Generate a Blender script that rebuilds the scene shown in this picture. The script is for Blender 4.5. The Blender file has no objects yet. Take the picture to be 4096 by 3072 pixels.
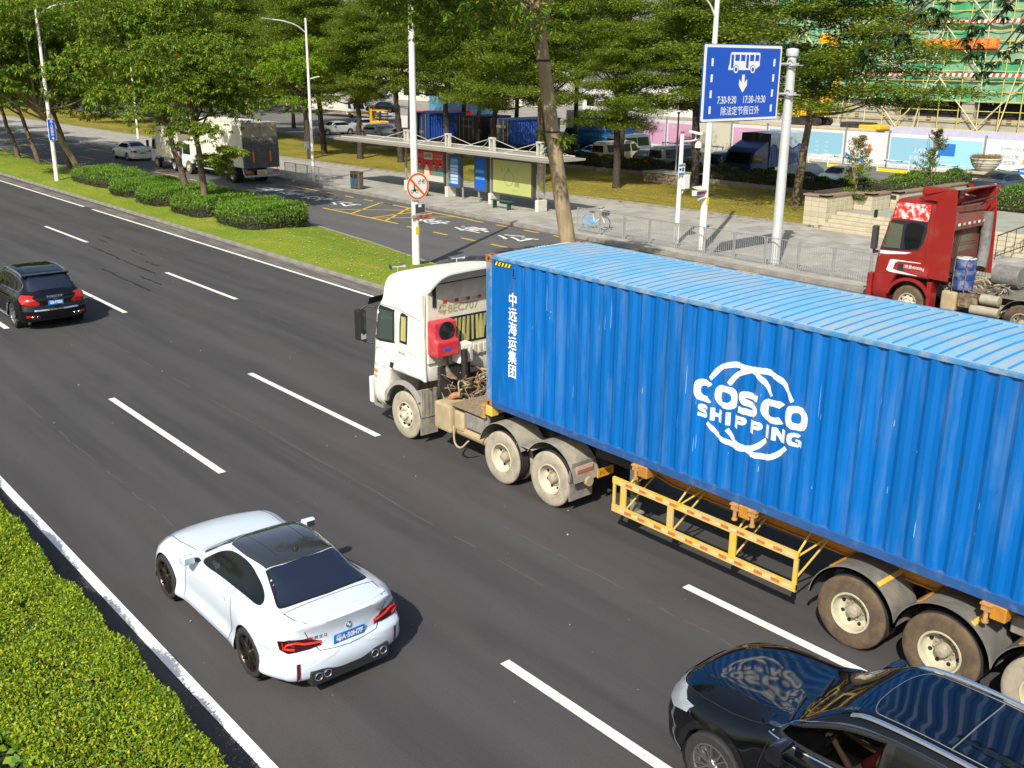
import bpy, bmesh, math, random
from mathutils import Vector, Matrix
from mathutils.bvhtree import BVHTree
import numpy as np
random.seed(7); np.random.seed(7)
S = bpy.context.scene
COL = S.collection
R_ = math.radians
# ---------------------------------------------------------------- camera
cam_d = bpy.data.cameras.new('camera'); cam = bpy.data.objects.new('camera', cam_d); COL.objects.link(cam)
cam_d.sensor_width = 36; cam_d.lens = 35.662; cam_d.clip_start = .1; cam_d.clip_end = 2000
yaw, pitch, roll = .709639617, .306021890, .00767173603
_f = Vector((-math.cos(yaw)*math.cos(pitch), math.sin(yaw)*math.cos(pitch), -math.sin(pitch)))
_r = _f.cross(Vector((0, 0, 1))).normalized(); _u = _r.cross(_f)
_r2 = math.cos(roll)*_r + math.sin(roll)*_u; _u2 = -math.sin(roll)*_r + math.cos(roll)*_u
cam.matrix_world = Matrix(((_r2.x, _u2.x, -_f.x, 14.3001108), (_r2.y, _u2.y, -_f.y, -11.6230617), (_r2.z, _u2.z, -_f.z, 7.71276312), (0, 0, 0, 1)))
S.camera = cam
# ---------------------------------------------------------------- light
SUN = Vector((.52, -.854, .90)).normalized()          # towards the sun
SUN_EL = math.asin(SUN.z)
world = bpy.data.worlds.new('World'); S.world = world; world.use_nodes = True
nt = world.node_tree; bg = nt.nodes['Background']
sky = nt.nodes.new('ShaderNodeTexSky'); sky.sky_type = 'NISHITA'; sky.sun_disc = False
sky.sun_elevation = SUN_EL; sky.sun_rotation = math.atan2(SUN.x, SUN.y)
sky.air_density = 1.3; sky.dust_density = 2.5; sky.ozone_density = 1.0
nt.links.new(sky.outputs[0], bg.inputs[0]); bg.inputs[1].default_value = .105
sl = bpy.data.lights.new('sun', 'SUN'); sl.energy = 4.7; sl.angle = R_(.53); sl.color = (1, .945, .84)
so = bpy.data.objects.new('sun', sl); COL.objects.link(so); so.rotation_euler = SUN.to_track_quat('Z', 'Y').to_euler()
S.view_settings.view_transform = 'Standard'; S.view_settings.look = 'None'
S.view_settings.exposure = .34; S.view_settings.gamma = 1
S.render.engine = 'CYCLES'; S.cycles.max_bounces = 6; S.cycles.transparent_max_bounces = 8
S.cycles.use_denoising = True
S.cycles.sample_clamp_indirect = 6
# ---------------------------------------------------------------- materials
MATS = {}
def M(name, col=(.5, .5, .5), rough=.6, metal=0., var=0., vs=3., bump=0., bs=40., coat=0., dirt=None, da=.5, ds=2., trans=0., alpha=1., spec=.5, stretch=(1, 1, 1), tl=0., dlo=None, emit=0.):
    """procedural surface: base colour with brightness noise (var), soft dirt patches, fine bump"""
    if name in MATS: return MATS[name]
    m = bpy.data.materials.new(name); m.use_nodes = True; MATS[name] = m
    n = m.node_tree.nodes; l = m.node_tree.links; p = n['Principled BSDF']
    p.inputs['Roughness'].default_value = rough; p.inputs['Metallic'].default_value = metal
    p.inputs['Coat Weight'].default_value = coat; p.inputs['Coat Roughness'].default_value = .04
    p.inputs['Specular IOR Level'].default_value = spec
    p.inputs['Transmission Weight'].default_value = trans; p.inputs['Alpha'].default_value = alpha
    p.inputs['Base Color'].default_value = (*col, 1)
    if emit: p.inputs['Emission Color'].default_value = (*col, 1); p.inputs['Emission Strength'].default_value = emit
    tc = n.new('ShaderNodeTexCoord'); mp = n.new('ShaderNodeMapping'); l.new(tc.outputs['Object'], mp.inputs[0]); mp.inputs['Scale'].default_value = stretch
    cur = None
    if var or dirt:
        rgb = n.new('ShaderNodeRGB'); rgb.outputs[0].default_value = (*col, 1); cur = rgb.outputs[0]
    if var:
        a = n.new('ShaderNodeTexNoise'); a.inputs['Scale'].default_value = vs; a.inputs['Detail'].default_value = 5; l.new(mp.outputs[0], a.inputs['Vector'])
        r = n.new('ShaderNodeMapRange'); r.inputs[1].default_value = .25; r.inputs[2].default_value = .75; r.inputs[3].default_value = 1-var; r.inputs[4].default_value = 1+var
        l.new(a.outputs[0], r.inputs[0])
        v = n.new('ShaderNodeVectorMath'); v.operation = 'SCALE'; l.new(cur, v.inputs[0]); l.new(r.outputs[0], v.inputs['Scale']); cur = v.outputs[0]
    if dirt:
        a = n.new('ShaderNodeTexNoise'); a.inputs['Scale'].default_value = ds; a.inputs['Detail'].default_value = 8; a.inputs['Roughness'].default_value = .62; l.new(mp.outputs[0], a.inputs['Vector'])
        r = n.new('ShaderNodeMapRange'); lo = .62-.3*da if dlo is None else dlo; r.inputs[1].default_value = lo; r.inputs[2].default_value = lo+.16; r.inputs[3].default_value = 0; r.inputs[4].default_value = da
        l.new(a.outputs[0], r.inputs[0])
        x = n.new('ShaderNodeMixRGB'); l.new(r.outputs[0], x.inputs[0]); l.new(cur, x.inputs[1]); x.inputs[2].default_value = (*dirt, 1); cur = x.outputs[0]
    if cur is not None: l.new(cur, p.inputs['Base Color'])
    if bump:
        a = n.new('ShaderNodeTexNoise'); a.inputs['Scale'].default_value = bs; a.inputs['Detail'].default_value = 4; l.new(mp.outputs[0], a.inputs['Vector'])
        b = n.new('ShaderNodeBump'); b.inputs['Strength'].default_value = bump; b.inputs['Distance'].default_value = .02; l.new(a.outputs[0], b.inputs['Height']); l.new(b.outputs[0], p.inputs['Normal'])
    if tl:
        t = n.new('ShaderNodeBsdfTranslucent'); mx = n.new('ShaderNodeMixShader'); mx.inputs[0].default_value = tl
        if cur is not None: l.new(cur, t.inputs[0])
        else: t.inputs[0].default_value = (*col, 1)
        o = n['Material Output']; l.new(p.outputs[0], mx.inputs[1]); l.new(t.outputs[0], mx.inputs[2]); l.new(mx.outputs[0], o.inputs[0])
    return m
# ---------------------------------------------------------------- objects
ORD = 'first second third fourth fifth sixth seventh eighth ninth tenth eleventh twelfth thirteenth fourteenth fifteenth sixteenth seventeenth eighteenth nineteenth twentieth twenty-first twenty-second'.split()
def tag(o, label=None, cat=None, group=None, kind=None):
    if label: o['label'] = label
    if cat: o['category'] = cat
    if group: o['group'] = group
    if kind: o['kind'] = kind
    return o
def thing(name, label, cat, loc=(0, 0, 0), rz=0., group=None):
    o = bpy.data.objects.new(name, None); COL.objects.link(o); o.location = loc; o.rotation_euler = (0, 0, rz); o.empty_display_size = .3
    return tag(o, label, cat, group)
def sub(name, parent, loc=(0, 0, 0), rot=(0, 0, 0)):
    o = bpy.data.objects.new(name, None); COL.objects.link(o); o.parent = parent; o.location = loc; o.rotation_euler = rot
    return o
def kids(o): return [c for c in bpy.data.objects if c.parent == o]
def copy_tree(o, parent=None, ch=None):
    if ch is None:
        ch = {}
        for c in bpy.data.objects:
            if c.parent: ch.setdefault(c.parent.name, []).append(c)
    c = o.copy(); COL.objects.link(c); c.parent = parent
    for k in ch.get(o.name, []): copy_tree(k, c, ch)
    return c
def dup(o, loc, rz=None, label=None, scale=None):
    c = copy_tree(o); c.location = loc
    if rz is not None: c.rotation_euler = (0, 0, rz)
    if label: c['label'] = label
    if scale: c.scale = (scale,)*3 if not isinstance(scale, tuple) else scale
    return c
class MB:
    def __init__(s): s.v = []; s.f = []; s.m = []
    def add(s, v, f, mi=0):
        k = len(s.v); s.v += [tuple(p) for p in v]; s.f += [tuple(i+k for i in q) for q in f]; s.m += [mi]*len(f); return s
    def box(s, x0, x1, y0, y1, z0, z1, mi=0):
        return s.add([(x0, y0, z0), (x1, y0, z0), (x1, y1, z0), (x0, y1, z0), (x0, y0, z1), (x1, y0, z1), (x1, y1, z1), (x0, y1, z1)],
                     [(0, 3, 2, 1), (4, 5, 6, 7), (0, 1, 5, 4), (1, 2, 6, 5), (2, 3, 7, 6), (3, 0, 4, 7)], mi)
    def hexa(s, P, mi=0):   # bottom 4, top 4
        return s.add(P, [(0, 3, 2, 1), (4, 5, 6, 7), (0, 1, 5, 4), (1, 2, 6, 5), (2, 3, 7, 6), (3, 0, 4, 7)], mi)
    def tube(s, pts, r, n=8, mi=0, caps=True, closed=False):
        pts = [Vector(p) for p in pts]; N = len(pts); rr = r if isinstance(r, (list, tuple)) else [r]*N
        rings = []; prev = None
        for i, p in enumerate(pts):
            a = pts[(i-1) % N] if (i or closed) else p; b = pts[(i+1) % N] if (i < N-1 or closed) else p
            t = (b-a).normalized() if (b-a).length > 1e-9 else Vector((0, 0, 1))
            if prev is None:
                q = Vector((0, 0, 1)) if abs(t.z) < .9 else Vector((1, 0, 0)); nrm = t.cross(q).normalized()
            else:
                nrm = (prev - t*prev.dot(t)); nrm = nrm.normalized() if nrm.length > 1e-6 else t.orthogonal().normalized()
            prev = nrm; bn = t.cross(nrm)
            rings.append([p+(nrm*math.cos(2*math.pi*k/n)+bn*math.sin(2*math.pi*k/n))*rr[i] for k in range(n)])
        v = [q for g in rings for q in g]; f = []
        for i in range(N if closed else N-1):
            j = (i+1) % N
            for k in range(n): f.append((i*n+k, i*n+(k+1) % n, j*n+(k+1) % n, j*n+k))
        if caps and not closed: f.append(tuple(range(n-1, -1, -1))); f.append(tuple((N-1)*n+k for k in range(n)))
        return s.add(v, f, mi)
    def bar(s, a, b, w, h=None, mi=0, up=(0, 0, 1)):
        a = Vector(a); b = Vector(b); h = h or w; t = (b-a).normalized(); u = Vector(up); sd = t.cross(u)
        if sd.length < 1e-3: sd = t.cross(Vector((1, 0, 0)))
        sd.normalize(); u = sd.cross(t); P = []
        for e in (a, b):
            for i, j in ((-1, -1), (1, -1), (1, 1), (-1, 1)): P.append(e+sd*i*w/2+u*j*h/2)
        return s.add(P, [(0, 3, 2, 1), (4, 5, 6, 7), (0, 1, 5, 4), (1, 2, 6, 5), (2, 3, 7, 6), (3, 0, 4, 7)], mi)
    def lathe(s, prof, c=(0, 0, 0), axis='z', n=24, mi=0, a0=0., a1=2*math.pi, mis=None):
        full = abs(a1-a0-2*math.pi) < 1e-6; m = n if full else n+1; v = []; f = []; L = len(prof)
        for i in range(m):
            a = a0+(a1-a0)*i/n; ca, sa = math.cos(a), math.sin(a)
            for r, h in prof:
                q = {'z': (r*ca, r*sa, h), 'y': (r*ca, h, r*sa), 'x': (h, r*ca, r*sa)}[axis]
                v.append((q[0]+c[0], q[1]+c[1], q[2]+c[2]))
        k0 = len(s.f)
        for i in range(n):
            j = (i+1) % m
            for k in range(L-1): f.append((i*L+k, j*L+k, j*L+k+1, i*L+k+1))
        s.add(v, f, mi)
        if mis:
            for i in range(n):
                for k in range(L-1): s.m[k0+i*(L-1)+k] = mis[k]
        return s
    def prism(s, poly, a, b, axis='y', mi=0):
        n = len(poly)
        def P(u, v, h): return {'y': (u, h, v), 'z': (u, v, h), 'x': (h, u, v)}[axis]
        v = [P(u, w, a) for u, w in poly]+[P(u, w, b) for u, w in poly]
        f = [tuple(range(n)), tuple(range(2*n-1, n-1, -1))]+[(i, i+n, (i+1) % n+n, (i+1) % n) for i in range(n)]
        return s.add(v, f, mi)
    def grid(s, P, mi=0, cu=False, cv=False):
        nu, nv = len(P), len(P[0]); v = [q for r in P for q in r]; f = []
        for i in range(nu if cu else nu-1):
            for j in range(nv if cv else nv-1):
                f.append((i*nv+j, ((i+1) % nu)*nv+j, ((i+1) % nu)*nv+(j+1) % nv, i*nv+(j+1) % nv))
        return s.add(v, f, mi)
    def quad(s, a, b, c, d, mi=0): return s.add([a, b, c, d], [(0, 1, 2, 3)], mi)
    def mesh(s, name, mats, smooth=None, bevel=0., seg=1):
        me = bpy.data.meshes.new(name); me.from_pydata(s.v, [], s.f)
        for m in (mats if isinstance(mats, (list, tuple)) else [mats]): me.materials.append(m)
        if s.m: me.polygons.foreach_set('material_index', s.m)
        bm = bmesh.new(); bm.from_mesh(me)
        bmesh.ops.recalc_face_normals(bm, faces=bm.faces)
        if bevel:
            ed = [e for e in bm.edges if len(e.link_faces) == 2 and e.calc_face_angle(0) > .5]
            bmesh.ops.bevel(bm, geom=ed, offset=bevel, segments=seg, profile=.6, affect='EDGES', clamp_overlap=True)
        bm.to_mesh(me); bm.free()
        if smooth:
            me.polygons.foreach_set('use_smooth', [True]*len(me.polygons)); me.set_sharp_from_angle(angle=R_(smooth))
        me.update(); return me
    def pieces(s, name, mats, parent=None, smooth=None, bevel=0., seg=1, kind=None):
        """one object for each connected piece"""
        up = list(range(len(s.v)))
        def fd(a):
            while up[a] != a: up[a] = up[up[a]]; a = up[a]
            return a
        for q in s.f:
            a = fd(q[0])
            for b in q[1:]: up[fd(b)] = a
        G = {}
        for i, q in enumerate(s.f): G.setdefault(fd(q[0]), []).append(i)
        out = []
        for g in G.values():
            ids = sorted(set(v for i in g for v in s.f[i])); mp = {v: k for k, v in enumerate(ids)}; m = MB()
            m.v = [s.v[v] for v in ids]; m.f = [tuple(mp[v] for v in s.f[i]) for i in g]; m.m = [s.m[i] for i in g]
            out.append(m.build(name, mats, parent, smooth, bevel, seg))
        return out
    def build(s, name, mats, parent=None, smooth=None, bevel=0., seg=1, label=None, loc=None, rot=None):
        o = bpy.data.objects.new(name, s.mesh(name, mats, smooth, bevel, seg)); COL.objects.link(o)
        if parent: o.parent = parent
        if label: o['label'] = label
        if loc: o.location = loc
        if rot: o.rotation_euler = rot
        return o
def obj(name, me, parent=None, loc=(0, 0, 0), rot=(0, 0, 0), scale=None):
    o = bpy.data.objects.new(name, me); COL.objects.link(o); o.parent = parent; o.location = loc; o.rotation_euler = rot
    if scale: o.scale = scale
    return o
_vf = {}
def text_vf(body, size=1., align='CENTER', bold=0., shear=0., sx=1., lines=1.):
    k = (body, size, align, bold, shear, sx)
    if k in _vf: return _vf[k]
    cu = bpy.data.curves.new('t', 'FONT'); cu.body = body; cu.size = size; cu.align_x = align; cu.align_y = 'CENTER'; cu.offset = bold; cu.shear = shear; cu.resolution_u = 3; cu.space_line = lines; cu.fill_mode = 'FRONT'
    t = bpy.data.objects.new('t', cu); COL.objects.link(t)
    me = bpy.data.meshes.new_from_object(t.evaluated_get(bpy.context.evaluated_depsgraph_get()))
    v = [(q.co.x*sx, q.co.y) for q in me.vertices]; f = [tuple(p.vertices) for p in me.polygons]
    bpy.data.objects.remove(t); bpy.data.curves.remove(cu); bpy.data.meshes.remove(me)
    _vf[k] = (v, f); return v, f
def text(mb, body, org, u, w, size, mi=0, **kw):
    """flat lettering: org = centre, u/w = unit vectors right/up of the lettering"""
    v, f = text_vf(body, size, **kw); o = Vector(org); u = Vector(u).normalized(); w = Vector(w).normalized()
    mb.add([o+u*a+w*b for a, b in v], f, mi); return mb
def cr(pts, n=6, closed=False):
    """Catmull-Rom through points"""
    P = [np.array(p, float) for p in pts]; N = len(P); out = []
    for i in range(N if closed else N-1):
        p0 = P[i-1] if (i or closed) else P[0]*2-P[1]; p1 = P[i]; p2 = P[(i+1) % N]; p3 = P[(i+2) % N] if (i < N-2 or closed) else P[-1]*2-P[-2]
        for k in range(n):
            t = k/n; out.append(.5*((2*p1)+(-p0+p2)*t+(2*p0-5*p1+4*p2-p3)*t*t+(-p0+3*p1-3*p2+p3)*t**3))
    if not closed: out.append(P[-1])
    return [tuple(p) for p in out]
def rrect(x0, x1, y0, y1, r, n=4):
    out = []
    for cx, cy, a in ((x1-r, y1-r, 0), (x0+r, y1-r, 90), (x0+r, y0+r, 180), (x1-r, y0+r, 270)):
        for k in range(n+1): b = R_(a+90*k/n); out.append((cx+r*math.cos(b), cy+r*math.sin(b)))
    return out
# ================================================================ ground
def asphalt_mat(name, base, warm, tracks=(), streak=.5):
    m = bpy.data.materials.new(name); m.use_nodes = True; MATS[name] = m; n = m.node_tree.nodes; l = m.node_tree.links; p = n['Principled BSDF']
    tc = n.new('ShaderNodeTexCoord')
    def noise(sc, det=5, stretch=(1, 1, 1), ro=.6):
        mp = n.new('ShaderNodeMapping'); mp.inputs['Scale'].default_value = stretch; l.new(tc.outputs['Object'], mp.inputs[0]); a = n.new('ShaderNodeTexNoise'); a.inputs['Scale'].default_value = sc; a.inputs['Detail'].default_value = det; a.inputs['Roughness'].default_value = ro; l.new(mp.outputs[0], a.inputs['Vector']); return a.outputs[0]
    def ramp(v, a, b, lo, hi):
        r = n.new('ShaderNodeMapRange'); r.inputs[1].default_value = a; r.inputs[2].default_value = b; r.inputs[3].default_value = lo; r.inputs[4].default_value = hi; l.new(v, r.inputs[0]); return r.outputs[0]
    def mix(f, a, b, mode='MIX'):
        x = n.new('ShaderNodeMixRGB'); x.blend_type = mode
        if isinstance(f, float): x.inputs[0].default_value = f
        else: l.new(f, x.inputs[0])
        for i, c in ((1, a), (2, b)):
            if isinstance(c, tuple): x.inputs[i].default_value = (*c, 1)
            else: l.new(c, x.inputs[i])
        return x.outputs[0]
    c = mix(ramp(noise(.35, 4, (.25, 1.6, 1)), .35, .65, 0, 1), base, warm)                       # long wear streaks along the lanes
    c = mix(ramp(noise(1.3, 6, (.12, 2.2, 1)), .45, .75, 0, streak), c, tuple(min(1, v*1.55) for v in base))
    c = mix(ramp(noise(.8, 7, (.3, .9, 1)), .58, .72, 0, .45), c, tuple(v*.62 for v in base))     # dark stains
    c = mix(ramp(noise(150, 3), .38, .62, .72, 1.30), (0, 0, 0), c, 'MIX') if False else c
    if tracks:                                                                                   # wheel paths: two per lane, a little paler and polished
        sx = n.new('ShaderNodeSeparateXYZ'); l.new(tc.outputs['Object'], sx.inputs[0])
        def M_(op, a, b): q = n.new('ShaderNodeMath'); q.operation = op; [l.new(v, q.inputs[i]) if not isinstance(v, float) else setattr(q.inputs[i], 'default_value', v) for i, v in enumerate((a, b))]; return q.outputs[0]
        wv = n.new('ShaderNodeMath'); wv.operation = 'COSINE'; l.new(M_('MULTIPLY', M_('ADD', sx.outputs[1], .42), 3.59), wv.inputs[0])
        k = M_('MULTIPLY', ramp(wv.outputs[0], -.2, -1., 0, .5), ramp(noise(.5, 4, (.2, 1.5, 1)), .3, .6, .2, 1.)); c = mix(k, c, tuple(v*1.7 for v in base))
    g = ramp(noise(55, 4, ro=.8), .3, .7, .72, 1.3); v = n.new('ShaderNodeVectorMath'); v.operation = 'SCALE'; l.new(c, v.inputs[0]); l.new(g, v.inputs['Scale']); c = v.outputs[0]
    vo = n.new('ShaderNodeTexVoronoi'); vo.inputs['Scale'].default_value = 3.2; l.new(tc.outputs['Object'], vo.inputs['Vector'])
    c = mix(ramp(vo.outputs['Distance'], .02, .035, .55, 0), c, (.42, .40, .36))                    # tiny bits of litter
    l.new(c, p.inputs['Base Color']); p.inputs['Roughness'].default_value = .78; p.inputs['Specular IOR Level'].default_value = .35
    b = n.new('ShaderNodeBump'); b.inputs['Strength'].default_value = .35; b.inputs['Distance'].default_value = .012; l.new(noise(110, 3), b.inputs['Height']); l.new(b.outputs[0], p.inputs['Normal'])
    return m
ASPH = asphalt_mat('asphalt', (.044, .0425, .0435), (.064, .060, .059), streak=.75, tracks=1)
ASPH2 = asphalt_mat('asphalt_grey', (.088, .088, .088), (.112, .110, .106), streak=.3)
def poly_sheet(name, pts, z, mat, parent=None, kind='structure', grid=0):
    m = MB(); m.add([(x, y, z) for x, y in pts], [tuple(range(len(pts)))]); o = m.build(name, mat, parent)
    if not parent: o['kind'] = kind
    return o
def offset_poly(line, d):
    out = []
    for i, p in enumerate(line):
        a = Vector(line[max(i-1, 0)]); b = Vector(line[min(i+1, len(line)-1)]); t = (b-a).normalized(); out.append((p[0]-t.y*d, p[1]+t.x*d))
    return out
def interp(line, x): return float(np.interp(x, [p[0] for p in line], [p[1] for p in line]))
GROUND = M('ground_earth', (.16, .14, .11), .95, var=.25, vs=.4)
g = poly_sheet('ground', [(-900, -500), (200, -500), (200, 900), (-900, 900)], -.02, GROUND)
road = poly_sheet('road', [(-260, -7.9), (40, -7.9), (40, 12), (-260, 12)], 0, ASPH)
KW = [(-260, 23.), (-60, 22.4), (-48, 22.25), (-38, 22.1), (-34, 21.9), (-29, 21.5), (-21, 21.2), (-10, 21.0), (40, 20.9)]     # far pavement kerb
NK = [(-260, 8.6), (-64, 8.15), (-43, 8.1), (-30, 8.0), (-20, 7.92), (4.5, 7.92)]                                             # median near kerb
FK = [(-260, 16), (-86, 14.2), (-61, 13.0), (-46, 13.9), (-31.5, 13.6), (-24, 12.9), (-16.5, 11.8), (-8, 10.6), (0, 9.3), (4.5, 8.1)]  # median far kerb
service = poly_sheet('bus_lane_road', [(-260, 8.4), (40, 8.4)]+[(x, y+.02) for x, y in reversed(KW)], .004, ASPH2)
WP_ = M('road_paint_white', (.72, .71, .66), .7, var=.08, vs=8, dirt=(.12, .11, .10), da=.55, ds=7, dlo=.55)
YP_ = M('road_paint_yellow', (.62, .40, .04), .7, var=.1, vs=8, dirt=(.14, .11, .06), da=.6, ds=6, dlo=.54)
def mark(x0, x1, y, w, mat=WP_, z=.009, par=None, name='lane_line'):
    m = MB(); m.quad((x0, y-w/2, z), (x1, y-w/2, z), (x1, y+w/2, z), (x0, y+w/2, z)); return m.build(name, mat, par or road)
WPC = M('road_paint_clean', (.84, .84, .81), .7, var=.04, vs=4, dirt=(.6, .6, .58), da=.3, ds=2)
mark(-90, 30, -7.355, .155, WPC, name='edge_line'); mark(-42.5, 30, 7.06, .15, name='edge_line'); mark(-200, -43.8, 7.06, .15, name='edge_line')
for k in range(-7, 2):
    mark(-9.4+14.6*k, -3.4+14.6*k, -3.9, .155); mark(-9.2+14.6*k, -3.2+14.6*k, -.40, .155); mark(-23.3+14.6*k, -17.4+14.6*k, 3.22, .155)

m = MB(); m.quad((-260, 7.2, .006), (40, 7.2, .006), (40, 7.92, .006), (-260, 7.92, .006)); gut = m.build('gutter_strip', M('gutter_concrete', (.17, .155, .135), .9, var=.2, vs=2, dirt=(.07, .06, .055), da=.7, ds=1.5, stretch=(.3, 2, 1)), road)
# oil streaks and sealed cracks on the asphalt
random.seed(11); TAR = M('tar_seal', (.012, .012, .013), .5)
for x0, y0, L in ((-31, 3.0, 3.4), (-27.6, 2.9, 4.2), (-23.4, 2.2, 2.2), (-25.6, 1.6, 3.6), (-29, 4.0, 1.6), (-33.5, 4.4, 1.4), (-32.5, 3.9, 1.2), (-26, 3.5, 1.3), (-22, 1.5, 1.5)):
    P = [(x0+L*i/9, y0+random.uniform(-.04, .04)-L*i/9*.02) for i in range(10)]; m = MB(); w = [random.uniform(.01, .05) for _ in P]
    for i in range(9): m.quad((P[i][0], P[i][1]-w[i], .0075), (P[i+1][0], P[i+1][1]-w[i+1], .0075), (P[i+1][0], P[i+1][1]+w[i+1], .0075), (P[i][0], P[i][1]+w[i], .0075))
    m.build('tar_streak', TAR, road)
for y0, x0, L in ((-2.1, -30, 34), (-5.6, -14, 16), (1.4, -40, 30), (5.2, -60, 40), (-1.2, 2, 9)):
    P = [(x0+L*i/60, y0+.02*math.sin(i*.9)+random.uniform(-.012, .012)) for i in range(61)]; m = MB()
    for i in range(60):
        if random.random() < .8: w = random.uniform(.004, .012); m.quad((P[i][0], P[i][1]-w, .0068), (P[i+1][0], P[i+1][1]-w, .0068), (P[i+1][0], P[i+1][1]+w, .0068), (P[i][0], P[i][1]+w, .0068))
    m.build('paving_joint', M('joint_grey', (.10, .096, .09), .9), road)['kind'] = 'stuff'
# yellow bus-bay markings and the white characters
ym = lambda a, b, y, w=.16: mark(a, b, y, w, YP_, .014, service, 'yellow_line')
for a, b in ((-92, -88.4), (-84.2, -79.3), (-75.9, -71.8), (-68.3, -63.5), (-60, -55.5)): ym(a, b, 17.4)
ym(-84, -77.3, 20.8, .15); ym(-100, -91, 20.8, .15)
for x in (-53.5, -50.9, -48.6): ym(x, x+1.1, 17.4)
ym(-46.5, -42.5, 20.95)
for i in range(4): ym(-41.3+i*2.07, -40.3+i*2.07, 20.95)
ym(-39.8, -38.7, 17.2); ym(-37.5, -36.45, 17.2); ym(-35.4, -28.1, 17.17); ym(-35.3, -28.0, 20.93); ym(-28, -26.8, 20.9)
for i in range(12): ym(-27.05+i*2.17, -25.95+i*2.17, 17.0 if i < 4 else 16.95)
ym(-18.9, -15.5, 16.95)
for i in range(9): ym(-26.9+i*2.12, -25.8+i*2.12, 20.8)
def ybar(a, b, w=.16):
    a, b = Vector(a), Vector(b); n = Vector((-(b-a).y, (b-a).x)).normalized()*w/2; m = MB(); m.add([(*(a-n), .0185), (*(b-n), .0185), (*(b+n), .0185), (*(a+n), .0185)], [(0, 1, 2, 3)]); m.build('yellow_line', YP_, service)
for a, b in (((-34.6, 17.25), (-31.2, 20.85)), ((-31.0, 20.85), (-30.6, 17.25)), ((-30.4, 17.25), (-28.2, 20.85)), ((-35.2, 20.8), (-32.6, 17.3)), ((-32.4, 20.85), (-29.3, 17.25))): ybar(a, b)
def roadchar(c, x, y, sx=2.3, sy=.95):
    m = MB(); v, f = text_vf(c, 1., bold=.012); m.add([(x-b*sx, y+a*sy, .015) for a, b in v], f); m.build('road_lettering', WP_, service)
# characters are read by drivers heading to -x: stretched along the road
for c, x in (('公', -36.0), ('交', -39.2), ('车', -42.2), ('站', -45.0), ('公', -21.0), ('停', -24.2), ('车', -27.4)):
    m = MB(); v, f = text_vf(c, 1., bold=.01); m.add([(x-b*2.3, 19.0+a*1.35, .015) for a, b in v], f); m.build('road_lettering', WP_, service)
# ---- kerbs: stone by stone where near
KST = M('kerb_stone', (.26, .245, .215), .85, var=.14, vs=2.5, dirt=(.12, .11, .095), da=.55, ds=2.5, bump=.3)
PAV = M('pavement_stone', (.34, .325, .29), .85, var=.10, vs=1.2, dirt=(.20, .185, .16), da=.5, ds=.7, bump=.25, bs=30)
def kerb(name, line, w, h, z0, L, xr, side=1, mat=KST):
    """line (x,y); side +1: stone lies on +y side"""
    root = thing(name, None, None); root['kind'] = 'structure'; root.location = (line[1][0], line[1][1], 0); off = root.location
    shared = {}
    def put(a, b, nm):
        a = Vector(a); b = Vector(b); t = (b-a); LL = t.length; t.normalize(); k = round(LL, 1)
        if k not in shared: m = MB(); m.box(.005, k-.005, 0, w*side, z0, h) if side > 0 else m.box(.005, k-.005, -w, 0, z0, h); shared[k] = m.mesh('kerb_stone', mat, bevel=.012)
        o = obj(nm, shared[k], root, (a.x-off.x, a.y-off.y, 0), (0, 0, math.atan2(t.y, t.x))); return o
    x = xr[0]
    while x < xr[1]:
        y = lambda q: interp(line, q); put((x, y(x)), (x+L, y(x+L)), 'kerb_stone'); x += L
    for a, b in ((line[0][0], xr[0]), (xr[1], line[-1][0])):
        xs = np.linspace(a, b, 12); m = MB(); m.grid([[(q-off.x, interp(line, q)-off.y, z0), (q-off.x, interp(line, q)-off.y, h), (q-off.x, interp(line, q)+w*side-off.y, h), (q-off.x, interp(line, q)+w*side-off.y, z0)] for q in xs]); m.build('kerb_run', mat, root)
    return root
kerb('median_near_kerb', NK, .14, .13, -.02, 1.0, (-62, 4.5)); kerb('median_far_kerb', FK, .12, .12, -.02, 1.0, (-44, 4.5), -1)
kerb('pavement_kerb', KW, .28, .15, -.02, 1.0, (-52, 12))
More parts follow.
